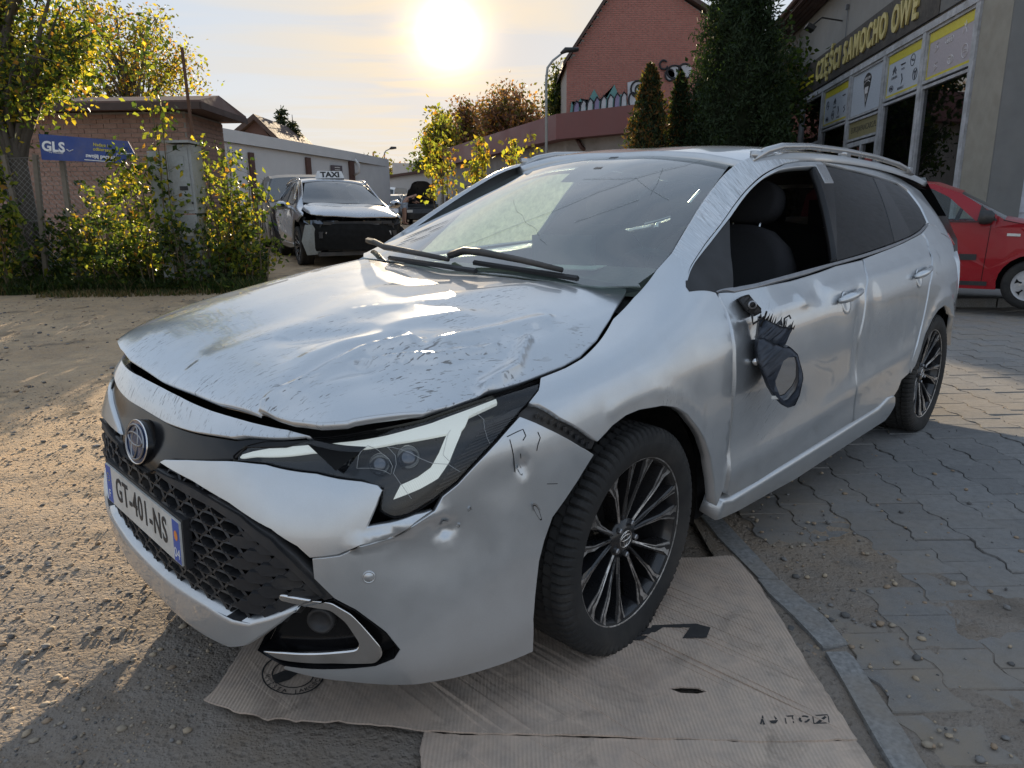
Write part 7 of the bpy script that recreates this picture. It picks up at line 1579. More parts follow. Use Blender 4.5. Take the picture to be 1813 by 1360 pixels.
def fillwin(i,spec):
    x0,x1=MU[i]+.075,MU[i+1]-.075
    for (z0,z1,kd) in spec:
        fr=MB(); 
        for a,b,c_,d in ((x0,x0+.05,z0,z1),(x1-.05,x1,z0,z1),(x0+.05,x1-.05,z0,z0+.05),(x0+.05,x1-.05,z1-.05,z1)): fr.box(((a+b)/2,0,(c_+d)/2),(b-a,.07,d-c_))
        f=fr.build('window_frame',M['frame_w'],shop)
        a,b,c_,d=x0+.05,x1-.05,z0+.05,z1-.05
        if kd=='glass': sb('pane',a,b,-.02,-.012,c_,d,M['shopglass'],f); continue
        mt_={'pA':M['pan_pink'],'pB':M['pan_white'],'pC':M['pan_white'],'logo':M['pan_white'],'euro':M['pan_beige']}[kd]
        p=sb('printed_panel',a,b,-.02,.0,c_,d,mt_,f)
        W=b-a; H=d-c_; xl=b; P=lambda u,v:(xl-u*W,c_+v*H)    # u from the left end as one reads
        if kd[0]=='p':
            sb('yellow_strip',a+.01,b-.01,.001,.005,d-.17,d-.01,M['pan_yellow'],p); sb('yellow_strip',a+.01,b-.01,.001,.005,c_+.01,c_+.05,M['pan_yellow'],p); sb('yellow_strip',b-.035,b-.01,.001,.005,c_+.05,d-.17,M['pan_yellow'],p)
            if kd=='pA': L_=[('s',.20,.62),('rings',.48,.66),('cross',.80,.72),('s',.22,.22),('oval',.55,.24),('car',.84,.28)]; mk=M['ghost']
            elif kd=='pB': L_=[('chev',.22,.66),('bar',.47,.66),('bolt',.74,.64),('kia',.16,.20),('diamond',.45,.32),('vw',.84,.30)]; mk=M['inkp']
            else: L_=[('tri',.15,.58),('chev',.45,.66),('bar',.80,.66),('kia',.16,.18),('car',.40,.24),('diamond',.60,.30),('s',.85,.28)]; mk=M['inkp']
            for kk,u,v in L_: x,z=P(u,v); marks(p,kk,x,z,.105,mk,.004)
            if kd=='pB':
                for s_,u,v in (('CITROËN',.22,.43),('RENAULT',.45,.13)): x,z=P(u,v); ltext('brand_lettering',s_,x,z,.075,mk,p,.003,ext=.001)
                x,z=P(.47,.55); ltext('brand_lettering','DACIA',x,z,.055,mk,p,.003,ext=.001)
            if kd=='pC': x,z=P(.45,.44); ltext('brand_lettering','CITROËN',x,z,.06,mk,p,.003,ext=.001); x,z=P(.62,.12); ltext('brand_lettering','RENAULT',x,z,.06,mk,p,.003,ext=.001)
        if kd=='logo':
            cx,cz=(a+b)/2,(c_+d)/2+.06; o=lambda u,v: Vector((cx-u,.002,cz+v)); m=MB(); m.prism([o(.0,-.42),o(.20,.0),o(.26,.18),o(.22,.24),o(.10,.30),o(0,.32),o(-.10,.30),o(-.22,.24),o(-.26,.18),o(-.20,0)],(0,.004,0)); s1=m.build('logo_shield',M['ink'],p)
            m=MB(); m.prism([o(.10,-.12)+Vector((0,.006,0)),o(.12,.02)+Vector((0,.006,0)),o(-.12,.02)+Vector((0,.006,0)),o(-.10,-.12)+Vector((0,.006,0))],(0,.002,0)); m.tube([o(-.2,.10)+Vector((0,.006,0)),o(-.08,.14)+Vector((0,.006,0)),o(.08,.14)+Vector((0,.006,0)),o(.2,.10)+Vector((0,.006,0))],.008,4); m.tube([o(-.12,-.02)+Vector((0,.006,0)),o(0,-.30)+Vector((0,.006,0)),o(.12,-.02)+Vector((0,.006,0))],.008,4); m.build('shield_inset',M['ghost'],s1)
            ltext('logo_lettering','EURO JPN',cx,cz+.20,.085,M['ghost'],s1,.008,ext=.001,bold=.001)
        if kd=='euro': ltext('web_address','EUROJAPANCARS.PL',(a+b)/2,(c_+d)/2,.185,M['ink'],p,.002,ext=.001,xs=1.02)
fillwin(0,[(.35,3.30,'glass'),(3.34,4.24,'pA')]); fillwin(1,[(.35,3.27,'glass'),(3.31,4.24,'pB')])
fillwin(2,[(2.70,3.18,'euro'),(3.22,4.24,'logo')]); fillwin(3,[(.35,3.22,'glass'),(3.26,4.24,'pC')]); fillwin(4,[(.35,2.9,'glass'),(2.94,4.24,'glass')]); fillwin(5,[(.35,2.9,'glass'),(2.94,4.24,'glass')])
dr_=MB(); 
for a,b,c_,d in ((5.075,5.17,.0,2.66),(6.05,6.15,.0,2.62),(7.13,7.225,.0,2.66),(5.17,7.13,2.56,2.66),(5.17,7.13,.0,.12),(5.17,7.13,.95,1.05)): dr_.box(((a+b)/2,0,(c_+d)/2),(b-a,.08,d-c_))
dd_=dr_.build('door',M['frame_w'],shop); sb('pane',5.17,6.05,-.02,-.012,.12,2.56,M['shopglass'],dd_); sb('pane',6.15,7.13,-.02,-.012,.12,2.56,M['shopglass'],dd_); sb('notice',5.35,5.85,-.008,-.004,1.7,2.3,plain('red_notice',(.35,.06,.06),.6),dd_)
# inside: floor, back wall and shelves of boxed parts
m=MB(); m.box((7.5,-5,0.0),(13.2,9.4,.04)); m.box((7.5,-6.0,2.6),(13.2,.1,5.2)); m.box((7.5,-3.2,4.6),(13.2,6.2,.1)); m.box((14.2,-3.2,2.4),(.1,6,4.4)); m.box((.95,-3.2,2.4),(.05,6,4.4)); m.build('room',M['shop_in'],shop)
for k,(sx,cnt) in enumerate(((1.2,2),(3.2,2),(7.6,2))):
    m=MB(); 
    for z in (.5,1.1,1.7,2.3,2.9): m.box((sx+.85,-.85,z),(1.6,.5,.03))
    for dx in (.05,1.65): m.box((sx+dx,-.85,1.6),(.04,.5,3.0))
    shf=thing('shop_shelf',['display shelf with boxes behind the window nearest the beige pier','display shelf with boxes behind the second shop window','display shelf behind the shop window beyond the door'][k],'shelf',(7.215,11,0),rzs); m.build('rack',M['pan_grey'],shf)
    rb=random.Random(20+k)
    for z in (.5,1.1,1.7,2.3):
        x=sx+.12
        while x<sx+1.5:
            w_=rb.uniform(.10,.26); h_=rb.uniform(.12,.42); m=MB(); m.box((x+w_/2,-.80,z+.015+h_/2),(w_-.01,.3,h_)); bx=m.build('stock_box',M[rb.choice(['pan_white','pan_beige','ink','pan_grey','sign_blue','tail_red','cardboard'])],shf); x+=w_+rb.uniform(.0,.10)
# sign
sgn=thing('shop_sign','long black sign board with yellow stripes and raised letters CZĘŚCI SAMOCHO OWE','sign',(7.215,11,0),rzs)
M['sign_black']=plain('sign_dark_board',(.028,.024,.022),.6,dirt=.3); M['letter']=plain('cream_yellow_letters',(.62,.52,.20),.5,dirt=.25)
sb('board',-.0+2.45,12.5,.02,.07,4.42,5.24,M['sign_black'],sgn); sb('board',.95,2.44,.02,.06,4.42,5.18,M['pier_dark'],sgn)
for z in (4.70,4.84): sb('stripe',10.75,12.4,.071,.076,z-.04,z+.04,M['pan_yellow'],sgn)
for z in (4.95,5.05): sb('stripe',1.0,2.4,.061,.066,z-.03,z+.03,M['pan_yellow'],sgn)
def letters(s,x0,x1,z0,size):
    # one object per letter, spread evenly
    adv=(x0-x1)/len(s)
    wid={'I':.45,' ':.6,'M':1.25,'W':1.35,'O':1.1}; tot=sum(wid.get(c,1) for c in s); x=x0
    for c in s:
        w_=wid.get(c,1)*(x0-x1)/tot
        if c!=' ': text('letter',c,M['letter'],frame_m((x-w_/2,.072,z0),(-1,0,0),(0,0,1)),size,sgn,ext=.04,bold=.020,xs=(x0-x1)/tot/size*1.22)
        x-=w_
letters('CZĘŚCI',10.42,8.16,4.82,.70); letters('SAMOCHO',7.98,4.95,4.82,.70); letters('OWE',4.70,3.28,4.80,.70)
for x in (8.6,3.9):
    m=MB(); m.tube([(x,.0,5.75),(x,.5,5.85),(x-.1,.75,5.65)],.02,6); m.box((x-.12,.80,5.60),(.34,.22,.10),rot=Matrix.Rotation(.5,3,'X')); t=m.build('sign_floodlight',M['black_plastic'],sgn)
m=MB(); m.tube([(8.1,.03,5.2),(8.12,.03,5.9)],.01,4); m.box((8.12,.05,5.95),(.07,.06,.12)); m.build('cable_box',M['pan_grey'],shop)
# raised walk in front of the shop
M['slab']=plain('walk_concrete',(.17,.165,.16),.93,nscale=20,var=.2,bump=.5,dirt=.4)
wk_=obj('walkway',[(4.2,8.62,-.05),(14,7.6,-.05),(14,16,-.05),(6.2,30,-.05),(4.6,30,-.05),(4.2,8.62,.09),(14,7.6,.09),(14,16,.09),(6.2,30,.09),(4.6,30,.09)],[(5,6,7,8,9),(0,1,6,5),(4,0,5,9)],M['slab'],kind='structure')
for k in range(12):
    m=MB(); a=Vector((4.18+.8*k,8.60-.083*k-.0,0)); m.box((a.x+.4,a.y-.06,.035),(.785,.12,.13),rz=-.104); m.build('kerb_stone',M['kerb'],wk_)
# ---------------------------------------------------------------- simpler cars: a side outline and a roof line with real width
def simple_car(name,label,loc,rz,prof,W,belt,wroof,arches,windows,paintm,spec={},group=None,glassm=None):
    """prof: (x,z,material letter) along the top from the front lower edge to the rear lower edge; x forward"""
    t=thing(name,label,'car',loc,rz,group); zr=max(p[1] for p in prof)
    def hw(z): return W-.02*max(0,(.5-z))/.5*1.5-max(0,z-belt)/(zr-belt)*(W-wroof)*1.0-.03*max(0,z-.6)*(z<=belt)
    def plan(x):
        xf=prof[0][0]; xr=prof[-1][0]; e=max(0,1-(xf-x)/.55); f=max(0,1-(x-xr)/.45); return 1-.20*e**2.2-.14*f**2.2
    # top strip, split by material
    top=[(p[0],p[1]) for p in prof]; segs=[p[2] for p in prof]
    for letter,mm,nm in (('p',paintm,'bodywork'),('g',glassm or M['clear'],'windscreen'),('b',M['black_plastic'],'lower_trim')):
        m=MB()
        for i in range(len(top)-1):
            if segs[i]!=letter: continue
            (x0,z0),(x1,z1)=top[i],top[i+1]; V=[]
            for x,z in ((x0,z0),(x1,z1)):
                w_=hw(z)*plan(x)
                for f in (-1,-.93,-.75,-.4,0,.4,.75,.93,1): V.append((x-.06*(abs(f)**3)*(1 if x>0 else -1)*(z<belt+.1 and x>-.3),f*w_,z-(.045*abs(f)**4 if z>.5 else 0)))
            m.add(V,[(j,j+1,10+j,9+j) for j in range(8)])
        if m.V and letter!='g' and (letter=='p' or len(m.V)<=18): m.build(nm,mm,t,True)
        if m.V and (letter=='g' or (letter=='b' and len(m.V)>18)):
            for k in range(len(m.V)//18): g=MB(); g.add(m.V[18*k:18*k+18],[(j,j+1,10+j,9+j) for j in range(8)]); g.build(('windscreen' if k==0 else 'back_window') if letter=='g' else 'lower_trim',mm,t,True)
    # sides
    out=[(x,z-.035*(z>.5)) for x,z in top]
    low=[]
    for ax,ar in arches[::-1]: 
        zb=.22
        th0=math.asin(min(1,(zb-.30)/ar)); n=14
        pts=[(ax+ar*math.cos(a),.30+ar*math.sin(a)) for a in np.linspace(math.pi-th0,th0,n)]
        low+=pts
    P=np.array(out+low)
    if area(P)<0: P=P[::-1]
    def side(poly,mm,nm,par,off,edge=.0,st_=.12,th=.04,holes=()):
        P=np.array(poly,float); P=P if area(P)>0 else P[::-1]; P=densify(P,.10)
        lo,hi=P.min(0),P.max(0); gx,gy=np.meshgrid(np.arange(lo[0],hi[0],st_),np.arange(lo[1],hi[1],st_)); Q=np.stack([gx.ravel(),gy.ravel()],1); Q=Q[inside(P,Q)]
        if len(Q): Q=Q[dist_loop(P,Q)>.04]
        n=len(P); hl=[]; pts=[Vector(q) for q in (np.concatenate([P,Q]) if len(Q) else P)]; loops=[list(range(n))]
        for h_ in holes:
            h_=np.array(h_,float); h_=h_ if area(h_)>0 else h_[::-1]; hl.append(h_); k=len(pts); pts+=[Vector(q) for q in h_]; loops.append(list(range(k,k+len(h_))))
        vs_,_,fs_,_,_,_=delaunay_2d_cdt(pts,[],loops,4 if holes else 1,1e-6)
        if holes:
            c=np.array([tuple(v) for v in vs_]); fs_=[f for f in fs_ if inside(P,c[list(f)].mean(0)[None])[0] and not any(inside(h_,c[list(f)].mean(0)[None])[0] for h_ in hl)]
        V=[];
        for v in vs_: V.append((v.x,(hw(v.y)*plan(v.x)+off),v.y))
        F=[tuple(f) for f in fs_]
        k=len(V); V2=V+[(P[i][0],hw(P[i][1])*plan(P[i][0])+off-th,P[i][1]) for i in range(n)]; F2=F+[(i,(i+1)%n,k+(i+1)%n,k+i) for i in range(n)]
        for s_ in (1,-1): obj(nm,[(x,y*s_,z) for x,y,z in V2],F2,mm,par,smooth=False)
    side(P,paintm,'side_panel',t,0,th=.06,holes=[w[1] for w in windows if w[0]=='side_window'])
    for nm,poly,mt_,off in windows: side(poly,mt_,nm,t,off,th=.01)
    m=MB(); L0=top[0][0]; L1=top[-1][0]; m.box(((L0+L1)/2,0,.34),(L0-L1-.25,W*1.45,.18)); 
    for ax,ar in arches: m.box((ax,0,.45),(ar*2,W*1.2,.5))
    m.build('underbody',M['dark'],t)
    for ax,ar in arches:
        for s_ in (1,-1): small_wheel(t,ax,s_*(W-.10),spec.get('wr',.29),spec.get('rim',.18),s_,spec.get('rimmat',M['alloy']),spec.get('holes',6))
    return t,hw,plan
def small_wheel(t,x,y,R_,rr,s_,rm,holes):
    mm=Matrix.Translation((x,y,R_+.0)); 
    if s_<0: mm=mm@Matrix.Rotation(math.pi,4,'Z')
    m=MB(); m.lathe([(rr,-.09),(R_-.02,-.10),(R_,-.075),(R_,.06),(R_-.015,.085),(R_-.05,.095),(rr,.085)],40,M_=mm); w=m.build('wheel',M['rubber'],t,True)
    m=MB(); m.lathe([(rr,.088),(rr*.97,.082),(rr*.90,.078),(rr*.35,.085),(rr*.28,.092),(.001,.094)],36,M_=mm); rim=m.build('wheel_trim',rm,w,True)
    m=MB()
    for k in range(holes):
        a=2*math.pi*k/holes+.3; d=Vector((math.cos(a),0,math.sin(a))); n_=Vector((-d.z,0,d.x)); 
        P=[d*rr*.80+n_*rr*.17,d*rr*.80-n_*rr*.17,d*rr*.66-n_*rr*.05,d*rr*.45-n_*rr*.05,d*rr*.45+n_*rr*.05,d*rr*.66+n_*rr*.05]; m.add([mm@(p+Vector((0,.087,0))) for p in P],[(5,4,3,2,1,0)])
    for k in range(4): a=2*math.pi*k/4+.5; c=Vector((rr*.2*math.cos(a),.094,rr*.2*math.sin(a))); m.lathe([(rr*.07,0),(rr*.05,.004),(.0001,.004)],8,M_=mm@Matrix.Translation(c))
    m.build('trim_slots',M['dark'],w)
# red hatchback: nose to the right, seen from its right side
RED=plain('red_paint',(.30,.004,.012),.28,coat=.35,spec=.35,var=.04,nscale=4,bump=0,dirt=.1)
fw=gp(1793,549,.09) ; 
hr=math.radians(-36.)
prof=[(.62,.25,'b'),(.66,.45,'p'),(.60,.72,'p'),(.45,.86,'p'),(.10,.97,'p'),(-.33,1.06,'g'),(-.80,1.37,'p'),(-1.10,1.49,'p'),(-1.6,1.54,'p'),(-2.2,1.53,'p'),(-2.52,1.47,'p'),(-2.60,1.40,'g'),(-2.66,1.0,'p'),(-2.70,.6,'b'),(-2.66,.25,'b')]
wr=.285
fx,fy=.0,-.70
R3=Matrix.Rotation(hr,3,'Z'); off=R3@Vector((0,-.70,0)); redloc=(fw[0]-off.x,fw[1]-off.y,.09)
rw=[('side_window',[(-.62,1.02),(-.93,1.30),(-1.12,1.40),(-1.55,1.44),(-1.58,1.02)],M['clear'],.004),('side_window',[(-1.66,1.02),(-1.64,1.44),(-2.2,1.43),(-2.35,1.35),(-2.42,1.04)],M['clear'],.004),('quarter_triangle',[(-.40,1.02),(-.58,1.20),(-.60,1.02)],M['black_plastic'],.006),
 ('door_seam',[(-.46,1.0),(-.455,1.0),(-.475,.30),(-.482,.30)],M['dark'],.003),('door_seam',[(-1.62,1.0),(-1.61,1.0),(-1.57,.30),(-1.58,.30)],M['dark'],.003),('rub_strip',[(-.56,.56),(-.56,.63),(-1.55,.63),(-1.55,.56)],M['black_plastic'],.014),('waist_line',[(-.5,1.0),(-.5,1.012),(-2.5,1.022),(-2.5,1.01)],M['seal'],.008),('sill_trim',[(-.42,.26),(-.42,.31),(-1.9,.31),(-1.9,.26)],M['black_plastic'],.008),('side_indicator',[(-.16,.84),(-.16,.87),(-.29,.875),(-.29,.845)],M['plate_white'],.010),('bonnet_seam',[(.42,.84),(.425,.835),(-.34,1.02),(-.345,1.03)],M['dark'],.003)]
red,hw_,pl_=simple_car('hatchback','small red hatchback parked on the walk before the grey corner pier','c',0,prof,.79,.98,.62,[(0,.335),(-2.15,.335)],rw,RED,dict(wr=.285,rim=.185,rimmat=plain('plastic_wheel_trim',(.42,.42,.43),.4,.3,dirt=.3))) if False else simple_car('hatchback','small red hatchback parked on the walk before the grey corner pier',redloc,hr,prof,.79,.98,.62,[(0,.335),(-2.15,.335)],rw,RED,dict(wr=.285,rim=.185,rimmat=plain('plastic_wheel_trim',(.42,.42,.43),.4,.3,dirt=.3)))
red.scale=(.91,)*3; red.location=(red.location[0]+.14,red.location[1],red.location[2])
for s_ in (-1,1):
    m=MB(); V=[];F=[]; c=Vector((-.50,s_*.90,1.06))
    for i,(dx,sc_) in enumerate(((-.07,.90),(-.02,1),(.04,.85),(.07,.45))):
        for k in range(12): a=2*math.pi*k/12; V.append(c+Vector((dx,.095*sc_*math.cos(a),.085*sc_*math.sin(a))))
    for i in range(3):
        for k in range(12): F.append((i*12+k,i*12+(k+1)%12,(i+1)*12+(k+1)%12,(i+1)*12+k))
    F.append(tuple(range(12))); m.add(V,F); m.tube([(-.50,s_*.78,1.0),(-.50,s_*.84,1.03)],.03,6); m.build('wing_mirror',M['black_plastic'],red,True)
m=MB(); m.box((-1.3,.35,.85),(.5,.48,.2)); m.box((-1.5,.35,1.05),(.12,.46,.55)); m.box((-1.5,-.35,1.05),(.12,.46,.55)); m.box((-1.3,-.35,.85),(.5,.48,.2)); m.box((-2.3,0,1.0),(.12,1.1,.5)); m.box((-.62,0,.98),(.3,1.3,.06)); m.build('seats',M['cloth2'],red)
m=MB(); m.tube([Vector((-.85,-.35,1.0))+Vector((0.05*math.sin(a),.17*math.cos(a),.17*math.sin(a))) for a in np.linspace(0,6.283,20)],.014,6,cap=False); m.build('steering_wheel',M['cloth'],red)
# ---- the taxi: the same estate model in dark silver with its front torn off
DS=(.42,.43,.45); pd=paint('dark_silver_paint',DS,rough=.28,dust=.25)
wc=at(531,467,12.0); th=math.radians(24); ha=math.atan2(-math.cos(th),math.sin(th)); R3=Matrix.Rotation(ha,3,'Z'); o3=R3@Vector((0,-.86,0)); tloc=(wc.x-o3.x,wc.y-o3.y,float(GZ(wc.x,wc.y)))
taxi=thing('taxi','dark silver taxi estate with front bumper torn off on the rising track','car',tloc,ha)
build_car(taxi,'taxi',dict(paint=pd))
ob=[o for o in bpy.data.objects if o.parent==taxi and o.name.startswith('windscreen')]
for o in ob: o.data.materials.clear(); o.data.materials.append(M['taxiglass'])
m=MB(); 
for k in range(7): m.box((.70,.0,.25+.07*k),(.03,1.0,.018))
m.box((.72,0,.50),(.06,1.25,.10)); m.box((.60,.45,.62),(.2,.3,.10)); m.box((.60,-.45,.62),(.2,.3,.10)); m.box((.66,0,.20),(.2,1.3,.06)); m.box((.74,0,.68),(.05,1.1,.05)); m.build('radiator_frame',M['black_plastic'],taxi)
m=MB(); m.box((.755,.0,.50),(.05,1.05,.09)); m.box((.74,.42,.36),(.03,.10,.30),rz=.2); m.box((.73,-.30,.62),(.05,.28,.05)); m.box((.73,.25,.63),(.05,.18,.06)); m.build('crash_beam',M['satin'],taxi)
m=MB(); m.box((.72,.1,.33),(.02,.75,.20)); m.build('radiator',M['shop_in'],taxi)
m=MB(); V=[(.50,-.80,.66),(.62,-.70,.66),(.66,-.62,.50),(.66,-.60,.20),(.50,-.80,.18),(.42,-.86,.40),(.58,-.76,.42)]; m.add(V,[(0,1,6,5),(1,2,6),(2,3,6),(3,4,6),(4,5,6)]); m.build('torn_inner_panel',M['cab'],taxi)
for s_ in (-1,1):
    m=MB(); V=[]; n=10
    for i,(k,w_) in enumerate(((0,.02),(.3,.06),(.6,.09),(1,.06))): x=.42+.33*k; y=s_*(.80-.42*k**1.3); V+=[(x,y,.73+.0*k),(x+.03,y+s_*.01,.73-w_*1.3)]
    m.add(V,[(2*i,2*i+1,2*i+3,2*i+2) for i in range(3)]); m.build('headlight',M['lens'] if False else M['mirror_lens'],taxi)
    m=MB(); c=Vector((-.62,s_*1.0,.98)); V=[];F=[]
    for i,(dx,sc_) in enumerate(((-.07,.9),(-.02,1),(.05,.8),(.08,.4))):
        for k in range(10): a=2*math.pi*k/10; V.append(c+Vector((dx,.11*sc_*math.cos(a),.075*sc_*math.sin(a))))
    for i in range(3):
        for k in range(10): F.append((i*10+k,i*10+(k+1)%10,(i+1)*10+(k+1)%10,(i+1)*10+k))
    F.append(tuple(range(10))); m.add(V,F); m.tube([(-.60,s_*.82,.92),(-.60,s_*.92,.95)],.03,6); m.build('wing_mirror',pd,taxi,True)
tx=thing('taxi_sign','small white TAXI roof light on the dark silver estate','sign',tuple(Vector(tloc)+R3@Vector((-1.45,0,1.465))),ha)
m=MB(); V=[(.06,-.26,0),(.06,.26,0),(-.06,.26,0),(-.06,-.26,0),(.03,-.22,.13),(.03,.22,.13),(-.03,.22,.13),(-.03,-.22,.13)]; m.add(V,[(0,1,5,4),(1,2,6,5),(2,3,7,6),(3,0,4,7),(4,5,6,7),(3,2,1,0)]); m.build('sign_box',M['white'],tx); m=MB(); m.box((0,0,-.012),(.14,.5,.024)); m.build('sign_foot',M['black_plastic'],tx)
text('sign_lettering','TAXI',M['ink'],frame_m((.0465,0,.062),(0,1,0),(-.03/.13*1.0,0,1)),.135,tx,ext=.002,bold=.006,xs=1.15)
# ---- dark people carrier left of the taxi
van=[(.86,.22,'b'),(.90,.42,'b'),(.88,.60,'p'),(.80,.80,'p'),(.55,.95,'p'),(.05,1.06,'p'),(-.10,1.10,'g'),(-.95,1.58,'p'),(-1.5,1.66,'p'),(-2.6,1.66,'p'),(-3.35,1.60,'g'),(-3.60,1.1,'p'),(-3.68,.6,'b'),(-3.6,.25,'b')]
vw=[('side_window',[(-.55,1.08),(-1.15,1.48),(-1.75,1.53),(-1.75,1.10)],M['tinted'],.004),('side_window',[(-1.83,1.10),(-1.83,1.53),(-2.65,1.53),(-2.7,1.12)],M['tinted'],.004),('side_window',[(-2.78,1.12),(-2.74,1.52),(-3.1,1.48),(-3.3,1.15)],M['tinted'],.004),('door_seam',[(-.50,1.05),(-.49,1.05),(-.52,.3),(-.53,.3)],M['dark'],.003),('door_seam',[(-1.79,1.05),(-1.78,1.05),(-1.75,.3),(-1.76,.3)],M['dark'],.003)]
wc=at(487,421,15.0); th2=math.radians(23); ha2=math.atan2(-math.cos(th2),math.sin(th2)); o3=Matrix.Rotation(ha2,3,'Z')@Vector((0,-.82,0)); vl=(wc.x-o3.x,wc.y-o3.y,float(GZ(wc.x,wc.y)))
BD=plain('black_paint',(.020,.021,.024),.30,spec=.35,var=.1,nscale=5,bump=0,dirt=.15)
vn,h_,p_l=simple_car('people_carrier','tall dark people carrier half hidden between saplings and taxi',vl,ha2,van,.89,1.04,.70,[(0,.36),(-2.75,.36)],vw,BD,dict(wr=.32,rim=.22,holes=5),glassm=M['taxiglass'])
for s_ in (-1,1):
    m=MB(); m.prism([(.84,s_*.42,.70),(.84,s_*.42,.58),(.74,s_*.74,.62),(.62,s_*.80,.74),(.70,s_*.74,.80)],(.02,0,0)); m.build('headlight',M['mirror_lens'],vn); m=MB(); m.box((-.45,s_*1.0,1.12),(.12,.22,.15)); m.build('wing_mirror',M['black_plastic'],vn)
m=MB(); m.box((.885,0,.48),(.03,1.0,.14)); m.box((.90,0,.64),(.02,.7,.03)); m.build('grille',M['chrome'],vn)
# ---- far cars, one with its bonnet up and a person bending at it
fp=at(745,386,34.0); z0=float(GZ(fp.x,34)); 
hb=[(.80,.25,'b'),(.84,.5,'p'),(.75,.70,'p'),(.1,.80,'b'),(-.05,.95,'g'),(-.75,1.35,'p'),(-1.2,1.43,'p'),(-2.2,1.41,'p'),(-2.7,1.3,'g'),(-3.1,.95,'p'),(-3.2,.6,'b'),(-3.15,.25,'b')]
hwn=[('side_window',[(-.4,.93),(-.95,1.28),(-1.5,1.32),(-1.5,.95)],M['tinted'],.004),('side_window',[(-1.58,.95),(-1.58,1.32),(-2.2,1.30),(-2.6,.98)],M['tinted'],.004)]
blk_,_,_=simple_car('black_hatchback','distant black hatchback with its bonnet raised','x',0,hb,.86,.92,.62,[(0,.34),(-2.5,.34)],hwn,BD) if False else simple_car('black_hatchback','distant black hatchback with its bonnet raised',(fp.x,34,z0),math.radians(-75),hb,.86,.92,.62,[(0,.34),(-2.5,.34)],hwn,BD)
m=MB(); V=[];F=[]
for i,(x,z) in enumerate(((.05,.92),(.25,1.35),(.45,1.72),(.55,1.90))):
    for j in range(9): f=-1+2*j/8; V.append((x,f*.72*(1-.10*i*abs(f)),z-.10*i*abs(f)**3)); 
for i in range(3):
    for j in range(8): F.append((i*9+j,i*9+j+1,(i+1)*9+j+1,(i+1)*9+j))
m.add(V,F); m.add([(x-.05,y,z+.03) for x,y,z in V],F); m.build('raised_bonnet',BD,blk_,True)
fp=at(700,382,36.0); sv,_,_=simple_car('silver_hatchback','distant silver hatchback beside the black one with raised bonnet',(fp.x,36,float(GZ(fp.x,36))),math.radians(-82),hb,.86,.92,.62,[(0,.34),(-2.5,.34)],hwn,pd,glassm=M['taxiglass'])
for s_ in (-1,1): m=MB(); m.box((.78,s_*.6,.60),(.08,.26,.12)); m.build('headlight',M['plate_white'],sv); m=MB(); m.box((.78,s_*.6,.60),(.08,.26,.12)); m.build('headlight',M['plate_white'],blk_)
vp=[(.9,.25,'b'),(.95,.6,'p'),(.7,1.05,'p'),(.3,1.15,'g'),(-.4,1.75,'p'),(-.8,1.88,'p'),(-3.6,1.88,'p'),(-3.8,1.7,'p'),(-3.85,.3,'b')]
fp=at(672,378,41); sv2,_,_=simple_car('white_van','distant white van roof behind the taxi',(fp.x,41,float(GZ(fp.x,41))),math.radians(-95),vp,.92,1.15,.80,[(0,.36),(-2.9,.36)],[('side_window',[(-.1,1.2),(-.5,1.6),(-1.2,1.6),(-1.2,1.2)],M['tinted'],.004)],paint('white_van_paint',(.55,.55,.53),metal=0),glassm=M['taxiglass'])
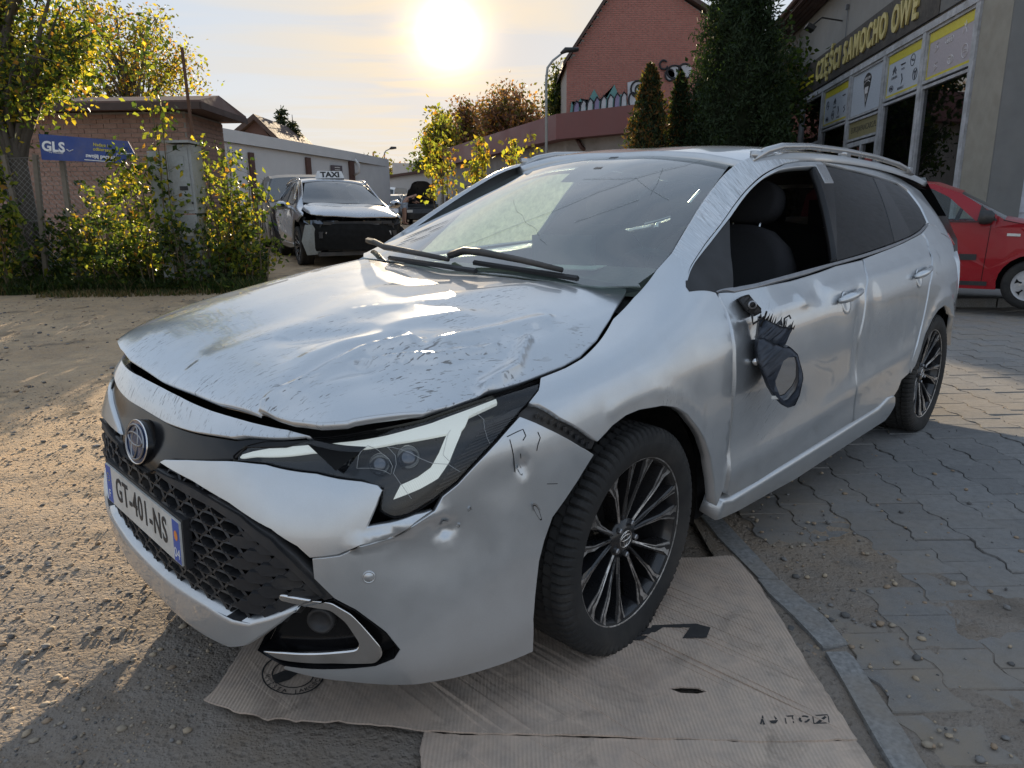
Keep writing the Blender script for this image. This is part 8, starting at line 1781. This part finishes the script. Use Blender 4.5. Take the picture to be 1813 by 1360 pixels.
def person(name,label,loc,rz,joints,edges,parts):
    """joints: name -> (xyz, radius); one skinned body; clothing as shells over some of its edges"""
    t=thing(name,label,'person',loc,rz)
    def skin(nm,js,es,mat,k=1.0,root=None,smooth=True):
        names=list(js); me=bpy.data.meshes.new(nm); me.from_pydata([js[n][0] for n in names],[(names.index(a),names.index(b)) for a,b in es],[]); o=bpy.data.objects.new(nm,me); COL.objects.link(o)
        md=o.modifiers.new('s','SKIN'); 
        for i,n in enumerate(names): rr=js[n][1]*k; me.skin_vertices[0].data[i].radius=(rr,rr) if isinstance(rr,float) else rr; me.skin_vertices[0].data[i].use_root=(n==(root or names[0]))
        sd_=o.modifiers.new('d','SUBSURF'); sd_.levels=2; sd_.render_levels=2
        dg=bpy.context.evaluated_depsgraph_get(); m2=bpy.data.meshes.new_from_object(o.evaluated_get(dg)); bpy.data.objects.remove(o); m2.materials.clear(); m2.materials.append(mat)
        for p in m2.polygons: p.use_smooth=True
        o=bpy.data.objects.new(nm,m2); COL.objects.link(o); o.parent=t; return o
    skin('body',{k:v for k,v in joints.items() if k[:3]!='hem'},edges,parts['skin'])
    for nm,keys,es,mat,k in parts['clothes']: skin(nm,{q:joints[q] for q in keys},es,mat,k)
    return t
J=dict(pelvis=((0,0,.93),.125),spine=((.14,0,1.10),.115),chest=((.34,0,1.24),.125),neck=((.50,0,1.29),.05),head=((.60,0,1.30),.085),headt=((.67,0,1.33),.075),
 shL=((.38,.17,1.23),.05),elL=((.50,.20,1.02),.040),haL=((.68,.14,.95),.028),shR=((.38,-.17,1.23),.05),elR=((.52,-.22,1.04),.040),haR=((.70,-.16,.97),.028),
 hiL=((-.0,.10,.88),.095),knL=((.02,.11,.50),.062),anL=((-.03,.11,.10),.042),toL=((.11,.12,.035),.035),hiR=((-.0,-.10,.88),.095),knR=((.03,-.11,.50),.062),anR=((.0,-.11,.10),.042),toR=((.14,-.12,.035),.035))
E_=[('pelvis','spine'),('spine','chest'),('chest','neck'),('neck','head'),('head','headt'),('chest','shL'),('shL','elL'),('elL','haL'),('chest','shR'),('shR','elR'),('elR','haR'),('pelvis','hiL'),('hiL','knL'),('knL','anL'),('anL','toL'),('pelvis','hiR'),('hiR','knR'),('knR','anR'),('anR','toR')]
J['hemL']=((.01,.105,.70),.085); J['hemR']=((.015,-.105,.70),.085)
pp=at(716,389,33.2); 
person('person','person in dark top and pale blue shorts bending over the raised bonnet far away',(pp.x,33.2,float(GZ(pp.x,33.2))),math.radians(25),J,E_,dict(skin=plain('skin',(.42,.24,.17),.6),clothes=[('top',['spine','chest','shL','shR','elL','elR'],[('spine','chest'),('chest','shL'),('shL','elL'),('chest','shR'),('shR','elR')],plain('dark_top',(.02,.02,.025),.9),1.15),('shorts',['pelvis','hiL','hiR','hemL','hemR'],[('pelvis','hiL'),('pelvis','hiR'),('hiL','hemL'),('hiR','hemR')],plain('pale_blue_shorts',(.45,.52,.62),.9),1.2),('hair',['head','headt'],[('head','headt')],plain('dark_hair',(.03,.02,.015),.8),1.15)]))
